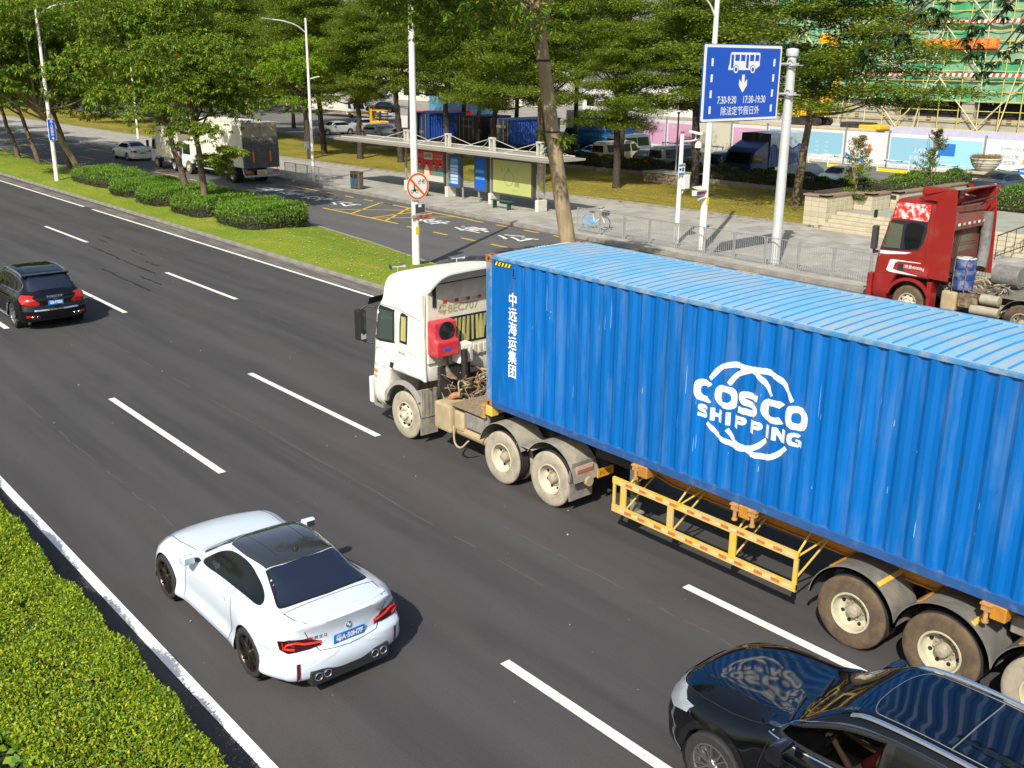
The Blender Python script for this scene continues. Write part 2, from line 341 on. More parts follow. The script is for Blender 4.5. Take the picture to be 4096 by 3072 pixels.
# ---- median lawn: a low mound
def lawn_mat(name, a, b, c, sc=.5):
    m = bpy.data.materials.new(name); m.use_nodes = True; MATS[name] = m; n = m.node_tree.nodes; l = m.node_tree.links; p = n['Principled BSDF']; p.inputs['Roughness'].default_value = .9; p.inputs['Specular IOR Level'].default_value = .15
    tc = n.new('ShaderNodeTexCoord')
    def nz(s, d=6, st=(1, 1, 1)):
        mp = n.new('ShaderNodeMapping'); mp.inputs['Scale'].default_value = st; l.new(tc.outputs['Object'], mp.inputs[0]); t = n.new('ShaderNodeTexNoise'); t.inputs['Scale'].default_value = s; t.inputs['Detail'].default_value = d; t.inputs['Roughness'].default_value = .65; l.new(mp.outputs[0], t.inputs['Vector']); return t.outputs[0]
    def mx(f, lo, hi, x, y, k=1.):
        r = n.new('ShaderNodeMapRange'); r.inputs[1].default_value = lo; r.inputs[2].default_value = hi; r.inputs[4].default_value = k; l.new(f, r.inputs[0]); q = n.new('ShaderNodeMixRGB'); l.new(r.outputs[0], q.inputs[0])
        for i, v in ((1, x), (2, y)):
            if isinstance(v, tuple): q.inputs[i].default_value = (*v, 1)
            else: l.new(v, q.inputs[i])
        return q.outputs[0]
    col = mx(nz(sc, 4, (.5, 1, 1)), .38, .62, a, b); col = mx(nz(sc*2.2, 7, (.45, 1.4, 1)), .50, .66, col, c, .8); col = mx(nz(16, 5), .35, .68, col, tuple(v*.45 for v in a), .75)
    l.new(col, p.inputs['Base Color']); bp = n.new('ShaderNodeBump'); bp.inputs['Strength'].default_value = 1.; bp.inputs['Distance'].default_value = .08; l.new(nz(14, 5), bp.inputs['Height']); l.new(bp.outputs[0], p.inputs['Normal']); return m
LAWN = lawn_mat('median_grass', (.18, .28, .022), (.27, .33, .035), (.38, .35, .06))
LAWN2 = lawn_mat("dry_lawn_grass", (.20, .20, .03), (.36, .29, .05), (.44, .32, .06), .35)
def strip_surface(name, la, lb, x0, x1, nx, ny, zf, mat, ya=.14, yb=-.12):
    rows = []
    for x in np.linspace(x0, x1, nx):
        a = interp(la, x)+ya; b = interp(lb, x)+yb; b = max(b, a+.01); rows.append([(x, a+(b-a)*j/ny, zf(x, j/ny, b-a)) for j in range(ny+1)])
    m = MB(); m.grid(rows); o = m.build(name, mat, None, 60); o['kind'] = 'structure'; return o
random.seed(3)
median = strip_surface('median_lawn', NK, FK, -200, 4.3, 240, 14, lambda x, t, w: .11+min(.22, w*.04)*math.sin(math.pi*t)+random.uniform(-.012, .012), LAWN)
# ---- far pavement with slabs, lawn, planting strip
LK = [(-260, 30.0), (-62, 29.75), (-46, 30.1), (-32, 30.75), (-24.5, 31.5), (-13.9, 32.0)]
pave = poly_sheet('pavement', [(x, y+.28) for x, y in KW]+[(40, 33), (-13.9, 33)]+[(x, y) for x, y in reversed(LK)], .148, PAV)
JNT = M('paver_tone', (.285, .27, .24), .85, var=.12, vs=3, dirt=(.2, .185, .16), da=.4, ds=1); JN2 = M('paver_tone_light', (.36, .345, .305), .85, var=.12, vs=3)
pm = {}
for w_, l_ in ((.6, .6),): 
    for k, mt in enumerate((JNT, PAV, JN2)): m = MB(); m.box(-.294, .294, -.294, .294, 0, .006); pm[k] = m.mesh('paver', mt)
random.seed(2); cnt = 0; slab = MB(); slab2 = [MB(), MB(), MB()]
for i in range(62):
    for j in range(17):
        x = -33+i*.6; y = 21.9+.3+j*.6
        if y > interp(LK, min(x, -14))-.3 and x < -14: continue
        if y > 31.2 and x >= -14: continue
        k = random.choice((0, 1, 1, 2))
        if j < 5 and x > -22 and cnt < 290: obj('paver', pm[k], pave, (x, y, .149)); cnt += 1
        else: slab2[k].box(x-.294, x+.294, y-.294, y+.294, .149, .154+.002*random.random())
for k, mt in enumerate((JNT, PAV, JN2)): o = slab2[k].build('pavers', mt, pave); o['kind'] = 'stuff'
kerb('lawn_kerb', LK, .22, .24, .1, 1.0, (-60, -14.2))
LW = [(-260, 43), (-60, 41.5), (-41, 41.8), (-34.5, 42.5), (-23.6, 42.3), (-13.9, 42.0)]
lawn = strip_surface('park_lawn', LK, LW, -200, -13.9, 160, 12, lambda x, t, w: .22+.10*t+random.uniform(-.015, .015), LAWN2, .2, 0)
kerb('shrub_bed_wall', LW, .2, .55, .1, 1.0, (-58, -14.2), 1, M('bed_wall_stone', (.22, .2, .17), .9, var=.2, vs=3, dirt=(.1, .09, .08), da=.5, ds=2))
YARD = M('yard_concrete', (.30, .275, .23), .9, var=.12, vs=.6, dirt=(.18, .16, .13), da=.6, ds=.35)
yard = poly_sheet('car_park', [(-260, 43), (40, 43), (40, 72), (-260, 72)], .12, M('car_park_asphalt', (.13, .125, .12), .9, var=.15, vs=.5, dirt=(.22, .2, .17), da=.5, ds=.4))
site = poly_sheet('site_yard', [(-400, 72), (60, 72), (60, 300), (-400, 300)], .10, YARD)
# near verge under the foreground hedge
poly_sheet('near_verge', [(-260, -30), (40, -30), (40, -8.0), (-260, -8.0)], .10, M('verge_soil', (.05, .04, .03), .95, var=.3, vs=5))
kerb('near_kerb', [(-200, -8.0), (-60, -8.0), (30, -8.0)], .12, .16, -.02, 1.0, (-20, 12), -1)
# fallen leaves
def litter(name, n, xr, fy, z, cols, seed, sz=(.03, .07)):
    rnd = random.Random(seed); m = MB()
    for i in range(n):
        x = rnd.uniform(*xr); y = fy(x, rnd); a = rnd.uniform(0, 6.28); s = rnd.uniform(*sz); zz = z(x, y) if callable(z) else z
        m.quad((x+s*math.cos(a), y+s*math.sin(a), zz), (x-s*.5*math.sin(a), y+s*.5*math.cos(a), zz+.012), (x-s*math.cos(a), y-s*math.sin(a), zz+.004), (x+s*.5*math.sin(a), y-s*.5*math.cos(a), zz+.014), rnd.randrange(len(cols)))
    o = m.build(name, cols); tag(o, kind='stuff'); return o
YL = M('fallen_leaf_yellow', (.50, .34, .04), .8); YL2 = M('fallen_leaf_tan', (.42, .30, .12), .8); YL3 = M('fallen_leaf_pale', (.55, .50, .35), .8)
o = litter('fallen_leaves', 2600, (-90, 0), lambda x, r: interp(NK, x)+.2+(interp(FK, x)-interp(NK, x)-.4)*(r.random()), lambda x, y: .11+min(.22, (interp(FK, x)-interp(NK, x))*.04)*math.sin(math.pi*max(0, min(1, (y-interp(NK, x))/(interp(FK, x)-interp(NK, x)))))+.02, (YL, YL2, YL3), 4); o['label'] = 'yellow leaves fallen on the median grass'
o = litter('fallen_leaves', 3800, (-60, -14), lambda x, r: 30.8+11*r.random(), lambda x, y: .25+.10*(y-31)/11+.03, (YL, YL2, YL), 5, (.04, .1)); o['label'] = 'yellow leaves fallen on the park lawn'
o = litter('fallen_leaves', 260, (-34, 6), lambda x, r: 21.3+9*r.random()**2, .16, (YL, YL2, YL3), 6); o['label'] = 'dry leaves scattered on the grey pavement'
o = litter('fallen_leaves', 150, (-40, 10), lambda x, r: -7+20*r.random(), .012, (YL2, YL3), 8, (.015, .04)); o['label'] = 'bits of litter scattered on the asphalt'
# ================================================================ cars
GLASS = M('tinted_glass', (.006, .008, .009), rough=.05, spec=.45)
GLASSW = M('windscreen_glass', (.03, .04, .045), rough=.04, spec=.9, coat=.3)
RUB = M('tyre_rubber', (.022, .021, .02), rough=.85, var=.2, vs=9, bump=.15)
BLKP = M('black_plastic', (.018, .018, .019), rough=.55, var=.1)
BLKG = M('gloss_black_trim', (.008, .008, .009), rough=.12, coat=.6)
CHROME = M('chrome', (.82, .83, .85), rough=.14, metal=1)
ALU = M('alloy', (.62, .63, .64), rough=.28, metal=1)
GAP = M('panel_gap', (.01, .01, .012), rough=.9)
REDL = M('tail_lamp_red', (.42, .008, .006), rough=.12, coat=1, var=.25, vs=14)
REDH = M('lamp_strip_red', (.55, .02, .01), rough=.2, emit=.12)
LAMPC = M('lamp_clear', (.55, .58, .6), rough=.08, coat=1, metal=.4)
PLB = M('plate_blue', (.015, .17, .55), rough=.4)
PLG = M('plate_green', (.05, .3, .14), rough=.5)
PLY = M('plate_yellow', (.7, .33, .01), rough=.5)
WHT = M('print_white', (.8, .8, .78), rough=.5)
WHTW = M('print_white_worn', (.78, .78, .74), rough=.6, dirt=(.3, .42, .6), da=.3, ds=5)
AMB = M('amber_lens', (.75, .22, .01), rough=.2, coat=.5)
def pchip(x, y, X):
    x = np.array(x, float); y = np.array(y, float); h = np.diff(x); d = np.diff(y, axis=0)/h[:, None]
    m = np.zeros_like(y); m[0] = d[0]; m[-1] = d[-1]
    for i in range(1, len(x)-1):
        w1 = 2*h[i]+h[i-1]; w2 = h[i]+2*h[i-1]
        ok = d[i-1]*d[i] > 0
        m[i] = np.where(ok, (w1+w2)/(w1/np.where(ok, d[i-1], 1)+w2/np.where(ok, d[i], 1)), 0)
    X = np.array(X); k = np.clip(np.searchsorted(x, X)-1, 0, len(x)-2); t = ((X-x[k])/h[k])[:, None]; H = h[k][:, None]
    return (1+2*t)*(1-t)**2*y[k]+t*(1-t)**2*H*m[k]+t*t*(3-2*t)*y[k+1]+t*t*(t-1)*H*m[k+1]
def body_mesh(st, wheels, front, rear, flare=.0, nx=150, nv=7, round_f=.25, round_r=.16, name='body', mat=None, well=True):
    """car skin: st = [(x,[(y,z)*K])], wheels = [(x,z,Rarch)], front/rear = [(z, dx)] fascia profile"""
    xs = [s[0] for s in st]; A = np.array([np.array(s[1]).ravel() for s in st])
    K = len(st[0][1]); x0, x1 = xs[0], xs[-1]; L = x1-x0
    e = np.concatenate([np.linspace(0, .12, 7)[:-1], np.linspace(.12, L-.12, nx), np.linspace(L-.12, L, 7)[1:]])+x0
    B = pchip(xs, A, e).reshape(len(e), K, 2)
    rows = []
    for i in range(len(e)):
        pts = cr([tuple(p) for p in B[i]], nv); rows.append(np.array(pts))
    V = np.zeros((len(e), len(rows[0]), 3))
    for i, r in enumerate(rows):
        V[i, :, 0] = e[i]; V[i, :, 1] = r[:, 0]; V[i, :, 2] = r[:, 1]
    for _ in range(10):                                  # fair the skin so that reflections run smoothly
        V[1:-1, :, 1:] = .25*V[:-2, :, 1:]+.5*V[1:-1, :, 1:]+.25*V[2:, :, 1:]
    for _ in range(4):
        U = V.copy(); V[:, 1:-1, 1:] = .25*U[:, :-2, 1:]+.5*U[:, 1:-1, 1:]+.25*U[:, 2:, 1:]; V[:, 0, 2] = .5*(U[:, 0, 2]+U[:, 1, 2])
    # collapsed end rings close the front and the rear
    def ring(i, s, dx):
        q = V[i].copy(); zc = .5*(q[:, 2].max()+q[:, 2].min()); q[:, 1] *= s; q[:, 2] = zc+(q[:, 2]-zc)*s; q[:, 0] += dx; return q
    fr = [ring(0, s, -d) for s, d in ((.0, .05), (.3, .05), (.6, .046), (.85, .036), (.95, .02))]
    rr = [ring(-1, s, d) for s, d in ((.95, .02), (.85, .036), (.6, .046), (.3, .05), (.0, .05))]
    V = np.concatenate([np.array(fr), V, np.array(rr)])
    W = V[:, :, 1].max()
    def ss(t): t = np.clip(t, 0, 1); return t*t*(3-2*t)
    X = V[:, :, 0].copy(); Z = V[:, :, 2]; Y = V[:, :, 1]
    wf = ss(1-(X-x0)/.7); wr = ss(1-(x1-X)/.7)
    V[:, :, 0] += wf*(np.interp(Z, [p[0] for p in front], [p[1] for p in front])+round_f*np.abs(Y/W)**2.6)
    V[:, :, 0] += wr*(np.interp(Z, [p[0] for p in rear], [p[1] for p in rear])-round_r*np.abs(Y/W)**2.6)
    for wx, wz, wr_ in wheels:
        d = np.hypot(V[:, :, 0]-wx, Z-wz); side = (Y > W*.72)
        V[:, :, 1] += np.where(side, flare*np.exp(-((d-wr_)/.16)**2)*(Z < wz+wr_+.35), 0)
    nu, nvv = V.shape[:2]; full = []
    inside = np.zeros((nu, nvv), bool)
    for wx, wz, wr_ in wheels:
        d = np.hypot(V[:, :, 0]-wx, V[:, :, 2]-wz); inside |= (d < wr_) & (V[:, :, 1] > W*.55)
    keepf = []
    for i in range(nu-1):
        for j in range(nvv-1):
            q = [(i, j), (i+1, j), (i+1, j+1), (i, j+1)]
            if sum(inside[a] for a in q) < 3: keepf.append(q)
    used = set(a for q in keepf for a in q)
    for a in used:
        if inside[a]:
            best = min(wheels, key=lambda w: math.hypot(V[a][0]-w[0], V[a][2]-w[1]))
            dx, dz = V[a][0]-best[0], V[a][2]-best[1]; d = math.hypot(dx, dz) or 1
            V[a][0] = best[0]+dx/d*best[2]; V[a][2] = best[1]+dz/d*best[2]
    mb = MB(); P = V.reshape(-1, 3); n = len(P)
    mb.v = [tuple(p) for p in P]+[(p[0], -p[1], p[2]) for p in P]
    for q in keepf:
        ids = [a*nvv+b for a, b in q]; mb.f.append(tuple(ids)); mb.f.append(tuple(n+k for k in reversed(ids))); mb.m += [0, 0]
    me = bpy.data.meshes.new(name); me.from_pydata(mb.v, [], mb.f); me.materials.append(mat)
    bm = bmesh.new(); bm.from_mesh(me); bmesh.ops.remove_doubles(bm, verts=bm.verts, dist=.0008)
    bmesh.ops.recalc_face_normals(bm, faces=bm.faces); bmesh.ops.delete(bm, geom=[v for v in bm.verts if not v.link_faces], context='VERTS')
    bvh = BVHTree.FromBMesh(bm); bm.to_mesh(me); bm.free()
    me.polygons.foreach_set('use_smooth', [True]*len(me.polygons)); me.set_sharp_from_angle(angle=R_(50)); me.update()
    return me, bvh, W
def patch_mesh(name, bvh, outline, d, off, mat, cell=.06, far=3.):
    """a sheet with the given outline (3D points), laid on the skin along direction d and lifted by off"""
    d = Vector(d).normalized(); bm = bmesh.new(); vs = [bm.verts.new(p) for p in outline]; bm.faces.new(vs)
    a = d.orthogonal().normalized(); b = d.cross(a)
    for ax in (a, b):
        c = [Vector(p).dot(ax) for p in outline]; k = math.floor(min(c)/cell)*cell+cell
        while k < max(c):
            bmesh.ops.bisect_plane(bm, geom=list(bm.verts)+list(bm.edges)+list(bm.faces), plane_co=ax*k, plane_no=ax, dist=1e-5); k += cell
    bmesh.ops.triangulate(bm, faces=bm.faces)
    for v in bm.verts:
        o = v.co-d*far; h = bvh.ray_cast(o, d)
        if h[0] is None: h = bvh.find_nearest(v.co)
        nrm = h[1]
        if nrm.dot(d) > 0: nrm = -nrm
        v.co = h[0]+nrm*off
    bmesh.ops.recalc_face_normals(bm, faces=bm.faces)
    s = sum((f.normal.dot(d) for f in bm.faces))
    if s > 0: bmesh.ops.reverse_faces(bm, faces=bm.faces)
    me = bpy.data.meshes.new(name); bm.to_mesh(me); bm.free(); me.materials.append(mat)
    me.polygons.foreach_set('use_smooth', [True]*len(me.polygons)); me.update(); return me
def mirror_mesh(me):
    m2 = me.copy(); m2.transform(Matrix.Scale(-1, 4, (0, 1, 0))); m2.flip_normals(); m2.update(); return m2
def side_patch(name, root, bvh, xz, off, mat, W, cell=.07, both=True, smooth=0):
    if smooth: xz = cr(xz, smooth, True)
    me = patch_mesh(name, bvh, [(x, -W-1, z) for x, z in xz], (0, 1, 0), off, mat, cell); o = obj(name, me, root)
    if both: obj(name, mirror_mesh(me), root)
    return o
def skinline(mb, bvh, pts, d, r, n=5, off=0., dens=.06, mi=0):
    d = Vector(d).normalized(); out = []; P = [Vector(p) for p in pts]
    for i in range(len(P)-1):
        k = max(1, int((P[i+1]-P[i]).length/dens))
        for j in range(k): out.append(P[i].lerp(P[i+1], j/k))
    out.append(P[-1]); q = []
    for p in out:
        h = bvh.ray_cast(p-d*3, d)
        if h[0] is None: h = bvh.find_nearest(p)
        nn = h[1] if h[1].dot(d) < 0 else -h[1]
        q.append(h[0]+nn*off)
    mb.tube(q, r, n, mi); return mb
def wheel_car(root, x, y, R, w, rr, side, spokes, mat, hubm=None, twin=True, thick=.022, dish=.02, name='wheel'):
    """side -1: outer face towards -y"""
    e = sub(name, root, (x, y, R), (0, 0, 0)); o = side
    k = ('w', R, w, rr, spokes, mat.name, side, twin)
    if k not in _vf:
        t = MB(); hw = w/2
        t.lathe([(rr, -hw*.9), (rr+.01, -hw), (R*.93, -hw), (R*.985, -hw*.86), (R, -hw*.6), (R, hw*.6), (R*.985, hw*.86), (R*.93, hw), (rr+.01, hw), (rr, hw*.9)], axis='y', n=40)
        m = MB(); f = o*(hw-.012)
        m.lathe([(rr-.03, -o*hw*.7), (rr-.012, f*.5), (rr+.004, f), (rr-.018, f+o*.006), (rr-.026, f-o*.01)], axis='y', n=40)   # barrel
        m.lathe([(0, f-o*(dish-.02)), (.05, f-o*(dish-.02)), (.07, f-o*(dish+.0)), (.075, f-o*.06)], axis='y', n=16)
        for s in range(spokes):
            for dd in ((-.10, .10) if twin else (0,)):
                a0 = 2*math.pi*s/spokes; a1 = a0+dd*1.6; 
                p0 = Vector((math.cos(a0+dd*.5)*.05, f-o*dish, math.sin(a0+dd*.5)*.05)); p1 = Vector((math.cos(a1)*(rr-.02), f-o*.006, math.sin(a1)*(rr-.02)))
                m.bar(p0, p1, .02 if twin else .045, thick, up=(0, 1, 0))
        b = MB(); b.lathe([(0, f-o*.07), (rr-.02, f-o*.07), (rr-.02, -o*hw*.8)], axis='y', n=24)      # dark depth behind the spokes
        b.lathe([(.08, f-o*.06), (rr*.72, f-o*.06), (rr*.72, f-o*.045), (.08, f-o*.045)], axis='y', n=24, mi=1)
        _vf[k] = (t.mesh('tyre', RUB, 35), m.mesh('rim', mat, 35), b.mesh('brake_disc', [BLKP, M('disc_steel', (.12, .11, .1), .4, .8)], 35))
    a, b, c = _vf[k]; obj('tyre', a, e); obj('rim', b, e); obj('brake_disc', c, e); return e
def wells(root, wheels, W, mat=BLKP):
    mb = MB()
    for wx, wz, r in wheels:
        for s in (-1, 1):
            mb.lathe([(r+.004, s*(W-.03)), (r+.004, s*(W-.32)), (.02, s*(W-.32))], c=(wx, 0, wz), axis='y', n=20)
    return mb.pieces('wheel_well', mat, root, 40)
def plate(root, name, x, z, txt, mat, w=.44, h=.14, tilt=.0, y=0., d=1, tm=None, tsz=.105):
    """number plate on the face that looks along d*x"""
    e = MB(); e.box(-.006, .006, -w/2, w/2, -h/2, h/2); o = e.build(name, mat, root, bevel=.004, loc=(x, y, z), rot=(0, -tilt*d, 0))
    t = MB(); text(t, txt, (d*.0085, 0, 0), (0, d, 0), (0, 0, 1), tsz, sx=min(1, (w-.03)/(tsz*.62*len(txt))), bold=.004); t.build('plate_lettering', tm or WHT, o); return o
def auto_sections(L, W, H, hz, fz, cowl, rf, rr, dk, dz, belt, taper=.86, sill=.2, hw=.97, tail='sedan'):
    """generic saloon/SUV sections. cowl = windscreen base, rf/rr = roof front/rear, dk = rear glass base, dz = deck height"""
    w = W/2; bl = belt
    def hood(x, z, k, s=sill): return (x, [(0, z), (.42*w*k, z-.008), (.70*w*k, z-.03), (.84*w*k, z-.055), (.95*w*k, z-.13), (w*k, z*.66), (w*k, .45), (.95*w*k, s), (0, s)])
    def cab(x, z, k=1., yt=.66, b=bl): return (x, [(0, z), (yt*.6*w, z-.012), (yt*w, z-.055), (.86*w, b+.05), (.95*w, b-.06), (w*k, b-.3), (w*k, .45), (.95*w*k, sill), (0, sill)])
    st = [hood(0, fz, .86), hood(.1, fz+.06, .93), hood(.38, fz+(hz-fz)*.55, .985), hood(.85, hz-.06, 1.0), hood(cowl-.15, hz, 1.0)]
    st.append(cab(cowl+.12, hz+.07, 1, .74, bl)); mid = (cowl+rf)/2
    st.append(cab(mid+.1, hz+(H-hz)*.62, 1, .70)); st.append(cab(rf, H-.03, 1, .66)); st.append(cab((rf+rr)/2, H, 1, .65)); st.append(cab(rr, H-.035, 1, .64))
    if tail == 'sedan':
        st.append(cab((rr+dk)/2, dz+(H-dz)*.58, 1, .62)); st.append(cab(dk, dz+.02, 1, .64))
        st.append(hood(dk+.18, dz, 1.)); st.append(hood(L-.12, dz-.01, .96)); st.append(hood(L, dz-.05, .88))
    else:
        st.append(cab(dk, H-.09, .995, .63)); st.append(cab(L-.14, H-.22, .97, .61)); st.append((L, [(0, H-.36), (.36*w, H-.37), (.58*w, H-.42), (.80*w, bl), (.88*w, bl-.08), (.91*w, bl-.3), (.91*w, .48), (.86*w, sill+.05), (0, sill+.05)]))
    return st

def skin_at(bvh, p, d):
    h = bvh.ray_cast(Vector(p)-Vector(d)*3, Vector(d)); return h[0] if h[0] else bvh.find_nearest(Vector(p))[0]
def wrap_text(root, name, bvh, txt, org, u, w, d, size, mat, off=.004, **kw):
    m = MB(); text(m, txt, org, u, w, size, **kw); d = Vector(d); v = []
    for p in m.v:
        h = bvh.ray_cast(Vector(p)-d*3, d); v.append(tuple((h[0] if h[0] else Vector(p))-d*off))
    m.v = v; return m.build(name, mat, root)
def lines(root, bvh, L, mat=None, name='shut_line'):
    """L = [(points, direction, radius)] -> one object each"""
    for pts, d, r in L:
        g = MB(); skinline(g, bvh, pts, d, r); g.build(name, mat or GAP, root)
def mirrored(root, name, o): return obj(name, mirror_mesh(o.data), root)
def mirror_pair(root, x, y, z, P, size=(.15, .17, .115)):
    a, b, c = size
    for s in (-1, 1):
        o = MB(); o.prism(cr([(0, 0), (.02*a/.17, c*.75), (a*.6, c), (a, c*.85), (a*1.02, .0), (a*.6, -.02)], 3, True), 0, b, 'y')
        mm = o.build('mirror', P, root, 50, bevel=.018, seg=2, loc=(x, (y+.05)*s-(b if s < 0 else 0), z))
        g = MB(); g.box(a+.012, a+.016, .02, b-.015, 0, c*.82); g.build('mirror_glass', M('mirror_glass', (.35, .4, .45), .03, 1), mm)
        g = MB(); g.bar((a*.4, b if s < 0 else 0, .01), (a*.6, b+.12 if s < 0 else -.12, -.03), .08, .03); g.build('mirror_arm', BLKP, mm)
# ---------------------------------------------------------------- white coupe
def coupe():
    root = thing('sports_coupe', 'white two-door sports coupe with black roof driving beside the green hedge', 'car', (-.16, -5.72, 0))
    P = M('pearl_white_paint', (.60, .68, .78), rough=.3, coat=.8)
    k = .972
    st = [(0.00, [(0, .66), (.34, .66), (.58, .65), (.68, .63), (.76, .58), (.80, .48), (.82, .35), (.78, .18), (0, .18)]),
          (.10, [(0, .76), (.38, .755), (.64, .735), (.75, .70), (.83, .64), (.87, .50), (.89, .35), (.85, .16), (0, .16)]),
          (.42, [(0, .875), (.40, .865), (.66, .845), (.79, .815), (.89, .74), (.925, .57), (.93, .38), (.90, .16), (0, .16)]),
          (.80, [(0, .945), (.42, .935), (.67, .915), (.80, .885), (.90, .80), (.94, .60), (.935, .40), (.91, .16), (0, .16)]),
          (1.25, [(0, .985), (.42, .975), (.66, .955), (.78, .92), (.865, .84), (.90, .63), (.90, .42), (.89, .15), (0, .15)]),
          (1.52, [(0, 1.00), (.42, .99), (.66, .97), (.77, .93), (.86, .85), (.885, .64), (.885, .42), (.88, .15), (0, .15)]),
          (1.90, [(0, 1.19), (.38, 1.175), (.63, 1.12), (.755, .965), (.86, .86), (.885, .64), (.885, .42), (.88, .15), (0, .15)]),
          (2.28, [(0, 1.365), (.34, 1.355), (.575, 1.30), (.745, .985), (.86, .87), (.89, .65), (.885, .42), (.88, .15), (0, .15)]),
          (2.75, [(0, 1.40), (.34, 1.39), (.565, 1.335), (.745, 1.00), (.865, .88), (.90, .66), (.895, .43), (.885, .15), (0, .15)]),
          (3.20, [(0, 1.378), (.33, 1.368), (.55, 1.31), (.74, 1.01), (.885, .90), (.925, .69), (.92, .45), (.90, .17), (0, .17)]),
          (3.65, [(0, 1.235), (.32, 1.225), (.52, 1.18), (.73, 1.015), (.905, .91), (.95, .72), (.945, .46), (.91, .19), (0, .19)]),
          (4.02, [(0, 1.07), (.36, 1.065), (.60, 1.045), (.74, 1.0), (.905, .90), (.945, .71), (.935, .46), (.90, .20), (0, .20)]),
          (4.32, [(0, 1.055), (.37, 1.05), (.62, 1.035), (.75, .985), (.875, .88), (.915, .69), (.91, .46), (.86, .22), (0, .22)]),
          (4.52, [(0, 1.045), (.37, 1.04), (.61, 1.02), (.71, .965), (.80, .86), (.85, .68), (.86, .46), (.79, .25), (0, .25)])]
    st = [(x*k, s) for x, s in st]
    wh = [(.80*k, .345, .375), (3.545*k, .345, .378)]
    rear = [(.2, .0), (.38, .02), (.55, .03), (.66, -.045), (.80, -.055), (.93, -.02), (1.03, .05), (1.2, 0)]
    front = [(.15, .06), (.3, .0), (.5, -.04), (.64, .0), (.8, .1)]
    me, bvh, W = body_mesh(st, wh, front, rear, flare=.028, nx=190, nv=8, round_r=.20, round_f=.28, mat=P)
    obj('body', me, root); wells(root, wh, W)
    top = Vector((0, 0, -1))
    # roof, screens (laid on from above)
    def tp(name, xy, mat, off, smooth=4, cell=.05):
        q = [(x*k, y) for x, y in xy]; q = q+[(x, -y) for x, y in reversed(q) if abs(y) > 1e-6]
        return obj(name, patch_mesh(name, bvh, [(x, y, 3) for x, y in q], (0, 0, -1), off, mat, cell), root)
    ROOF = M('carbon_roof', (.03, .031, .034), rough=.08, coat=1, spec=.9)
    fs = cr([(2.20, 0), (2.215, .22), (2.27, .42), (2.34, .545)], 4); rs = cr([(3.31, .505), (3.36, .28), (3.37, 0)], 4)
    tp('roof_panel', list(fs)+cr([(2.34, .545), (2.8, .555), (3.31, .505)], 5)[1:-1]+list(rs)[:-1]+[(3.37, 0)], ROOF, .004)
    tp('rear_window', [(3.385, 0)]+cr([(3.385, .28), (3.34, .50)], 3)+cr([(3.36, .505), (3.65, .55), (3.86, .625), (3.93, .60), (3.97, .45), (4.0, 0)], 5)[1:], M('rear_glass', (.012, .017, .035), .05, spec=.9), .004)
    tp('rear_window_edge', [(3.37, 0)]+cr([(3.37, .29), (3.32, .525)], 3)+cr([(3.35, .53), (3.65, .60), (3.88, .66), (3.96, .62), (4.0, .46), (4.03, 0)], 5)[1:], BLKG, .002)
    tp('windscreen', [(1.50, 0)]+cr([(1.50, 0), (1.55, .35), (1.70, .66), (1.78, .69)], 4)[1:]+cr([(1.85, .66), (2.05, .60), (2.30, .53), (2.23, .40), (2.19, .22), (2.185, 0)], 4), GLASSW, .003)
    # side glass: quarter line and two panes
    sw = [(1.83, .965), (1.99, 1.08), (2.2, 1.20), (2.45, 1.285), (2.75, 1.31), (3.05, 1.285), (3.32, 1.20), (3.52, 1.10), (3.62, 1.02), (3.55, .985), (3.2, .975), (2.5, .955), (2.0, .935)]
    sw = [(x*k, z) for x, z in sw]
    def shrink(p, s, c): return [((x-c[0])*s+c[0], (z-c[1])*s*1.0+c[1]) for x, z in p]
    side_patch('window_trim', root, bvh, cr(sw, 3, True), .0025, BLKG, W)
    c = (2.7*k, 1.1); inn = cr(shrink(sw, .955, c), 3, True)
    a = [p for p in inn]; xs = 2.92*k
    def clip(poly, xm, lo):
        out = []
        for i in range(len(poly)):
            p, q = poly[i-1], poly[i]; ip = (p[0] < xm) == lo; iq = (q[0] < xm) == lo
            if ip != iq: t = (xm-p[0])/(q[0]-p[0]); out.append((xm, p[1]+t*(q[1]-p[1])))
            if iq: out.append(q)
        return out
    side_patch('side_window', root, bvh, clip(inn, xs-.008, True), .005, GLASS, W)
    side_patch('rear_side_window', root, bvh, clip(inn, xs+.008, False), .005, GLASS, W)
    # shut lines
    LN = []
    for s in (1, -1):
        D = (0, s, 0); Y = -s*3
        LN += [([(1.42*k, Y, .26), (1.42*k, Y, .55), (1.47*k, Y, .8), (1.60*k, Y, .93)], D, .0055),
               ([(2.90*k, Y, .97), (2.96*k, Y, .85), (3.0*k, Y, .6), (3.02*k, Y, .45), (2.93*k, Y, .26)], D, .0055),
               ([(1.42*k, Y, .26), (2.93*k, Y, .26)], D, .003),
               ([(.16*k, s*.60, 3), (.42*k, s*.70, 3), (.9*k, s*.745, 3), (1.44*k, s*.70, 3)], (0, 0, -1), .0055),
               ([(4.05*k, s*.665, 3), (4.30*k, s*.64, 3), (4.47*k, s*.56, 3)], (0, 0, -1), .0055),
               ([(5, s*.60, .93), (5, s*.55, .82), (5, s*.42, .62), (5, 0, .585)], (-1, 0, 0), .005),
               ([(3.9*k, Y, .66), (4.35*k, Y, .655)], D, .003)]
    LN.append(([(4.07*k, -.66, 3), (4.07*k, .66, 3)], (0, 0, -1), .0055)); lines(root, bvh, LN)
    lines(root, bvh, [([(2.3*k, s*.30, 3), (3.15*k, s*.27, 3)], (0, 0, -1), .007) for s in (1, -1)], GAP, 'roof_groove')
    # spoiler lip on the boot
    sp = MB(); rows = []
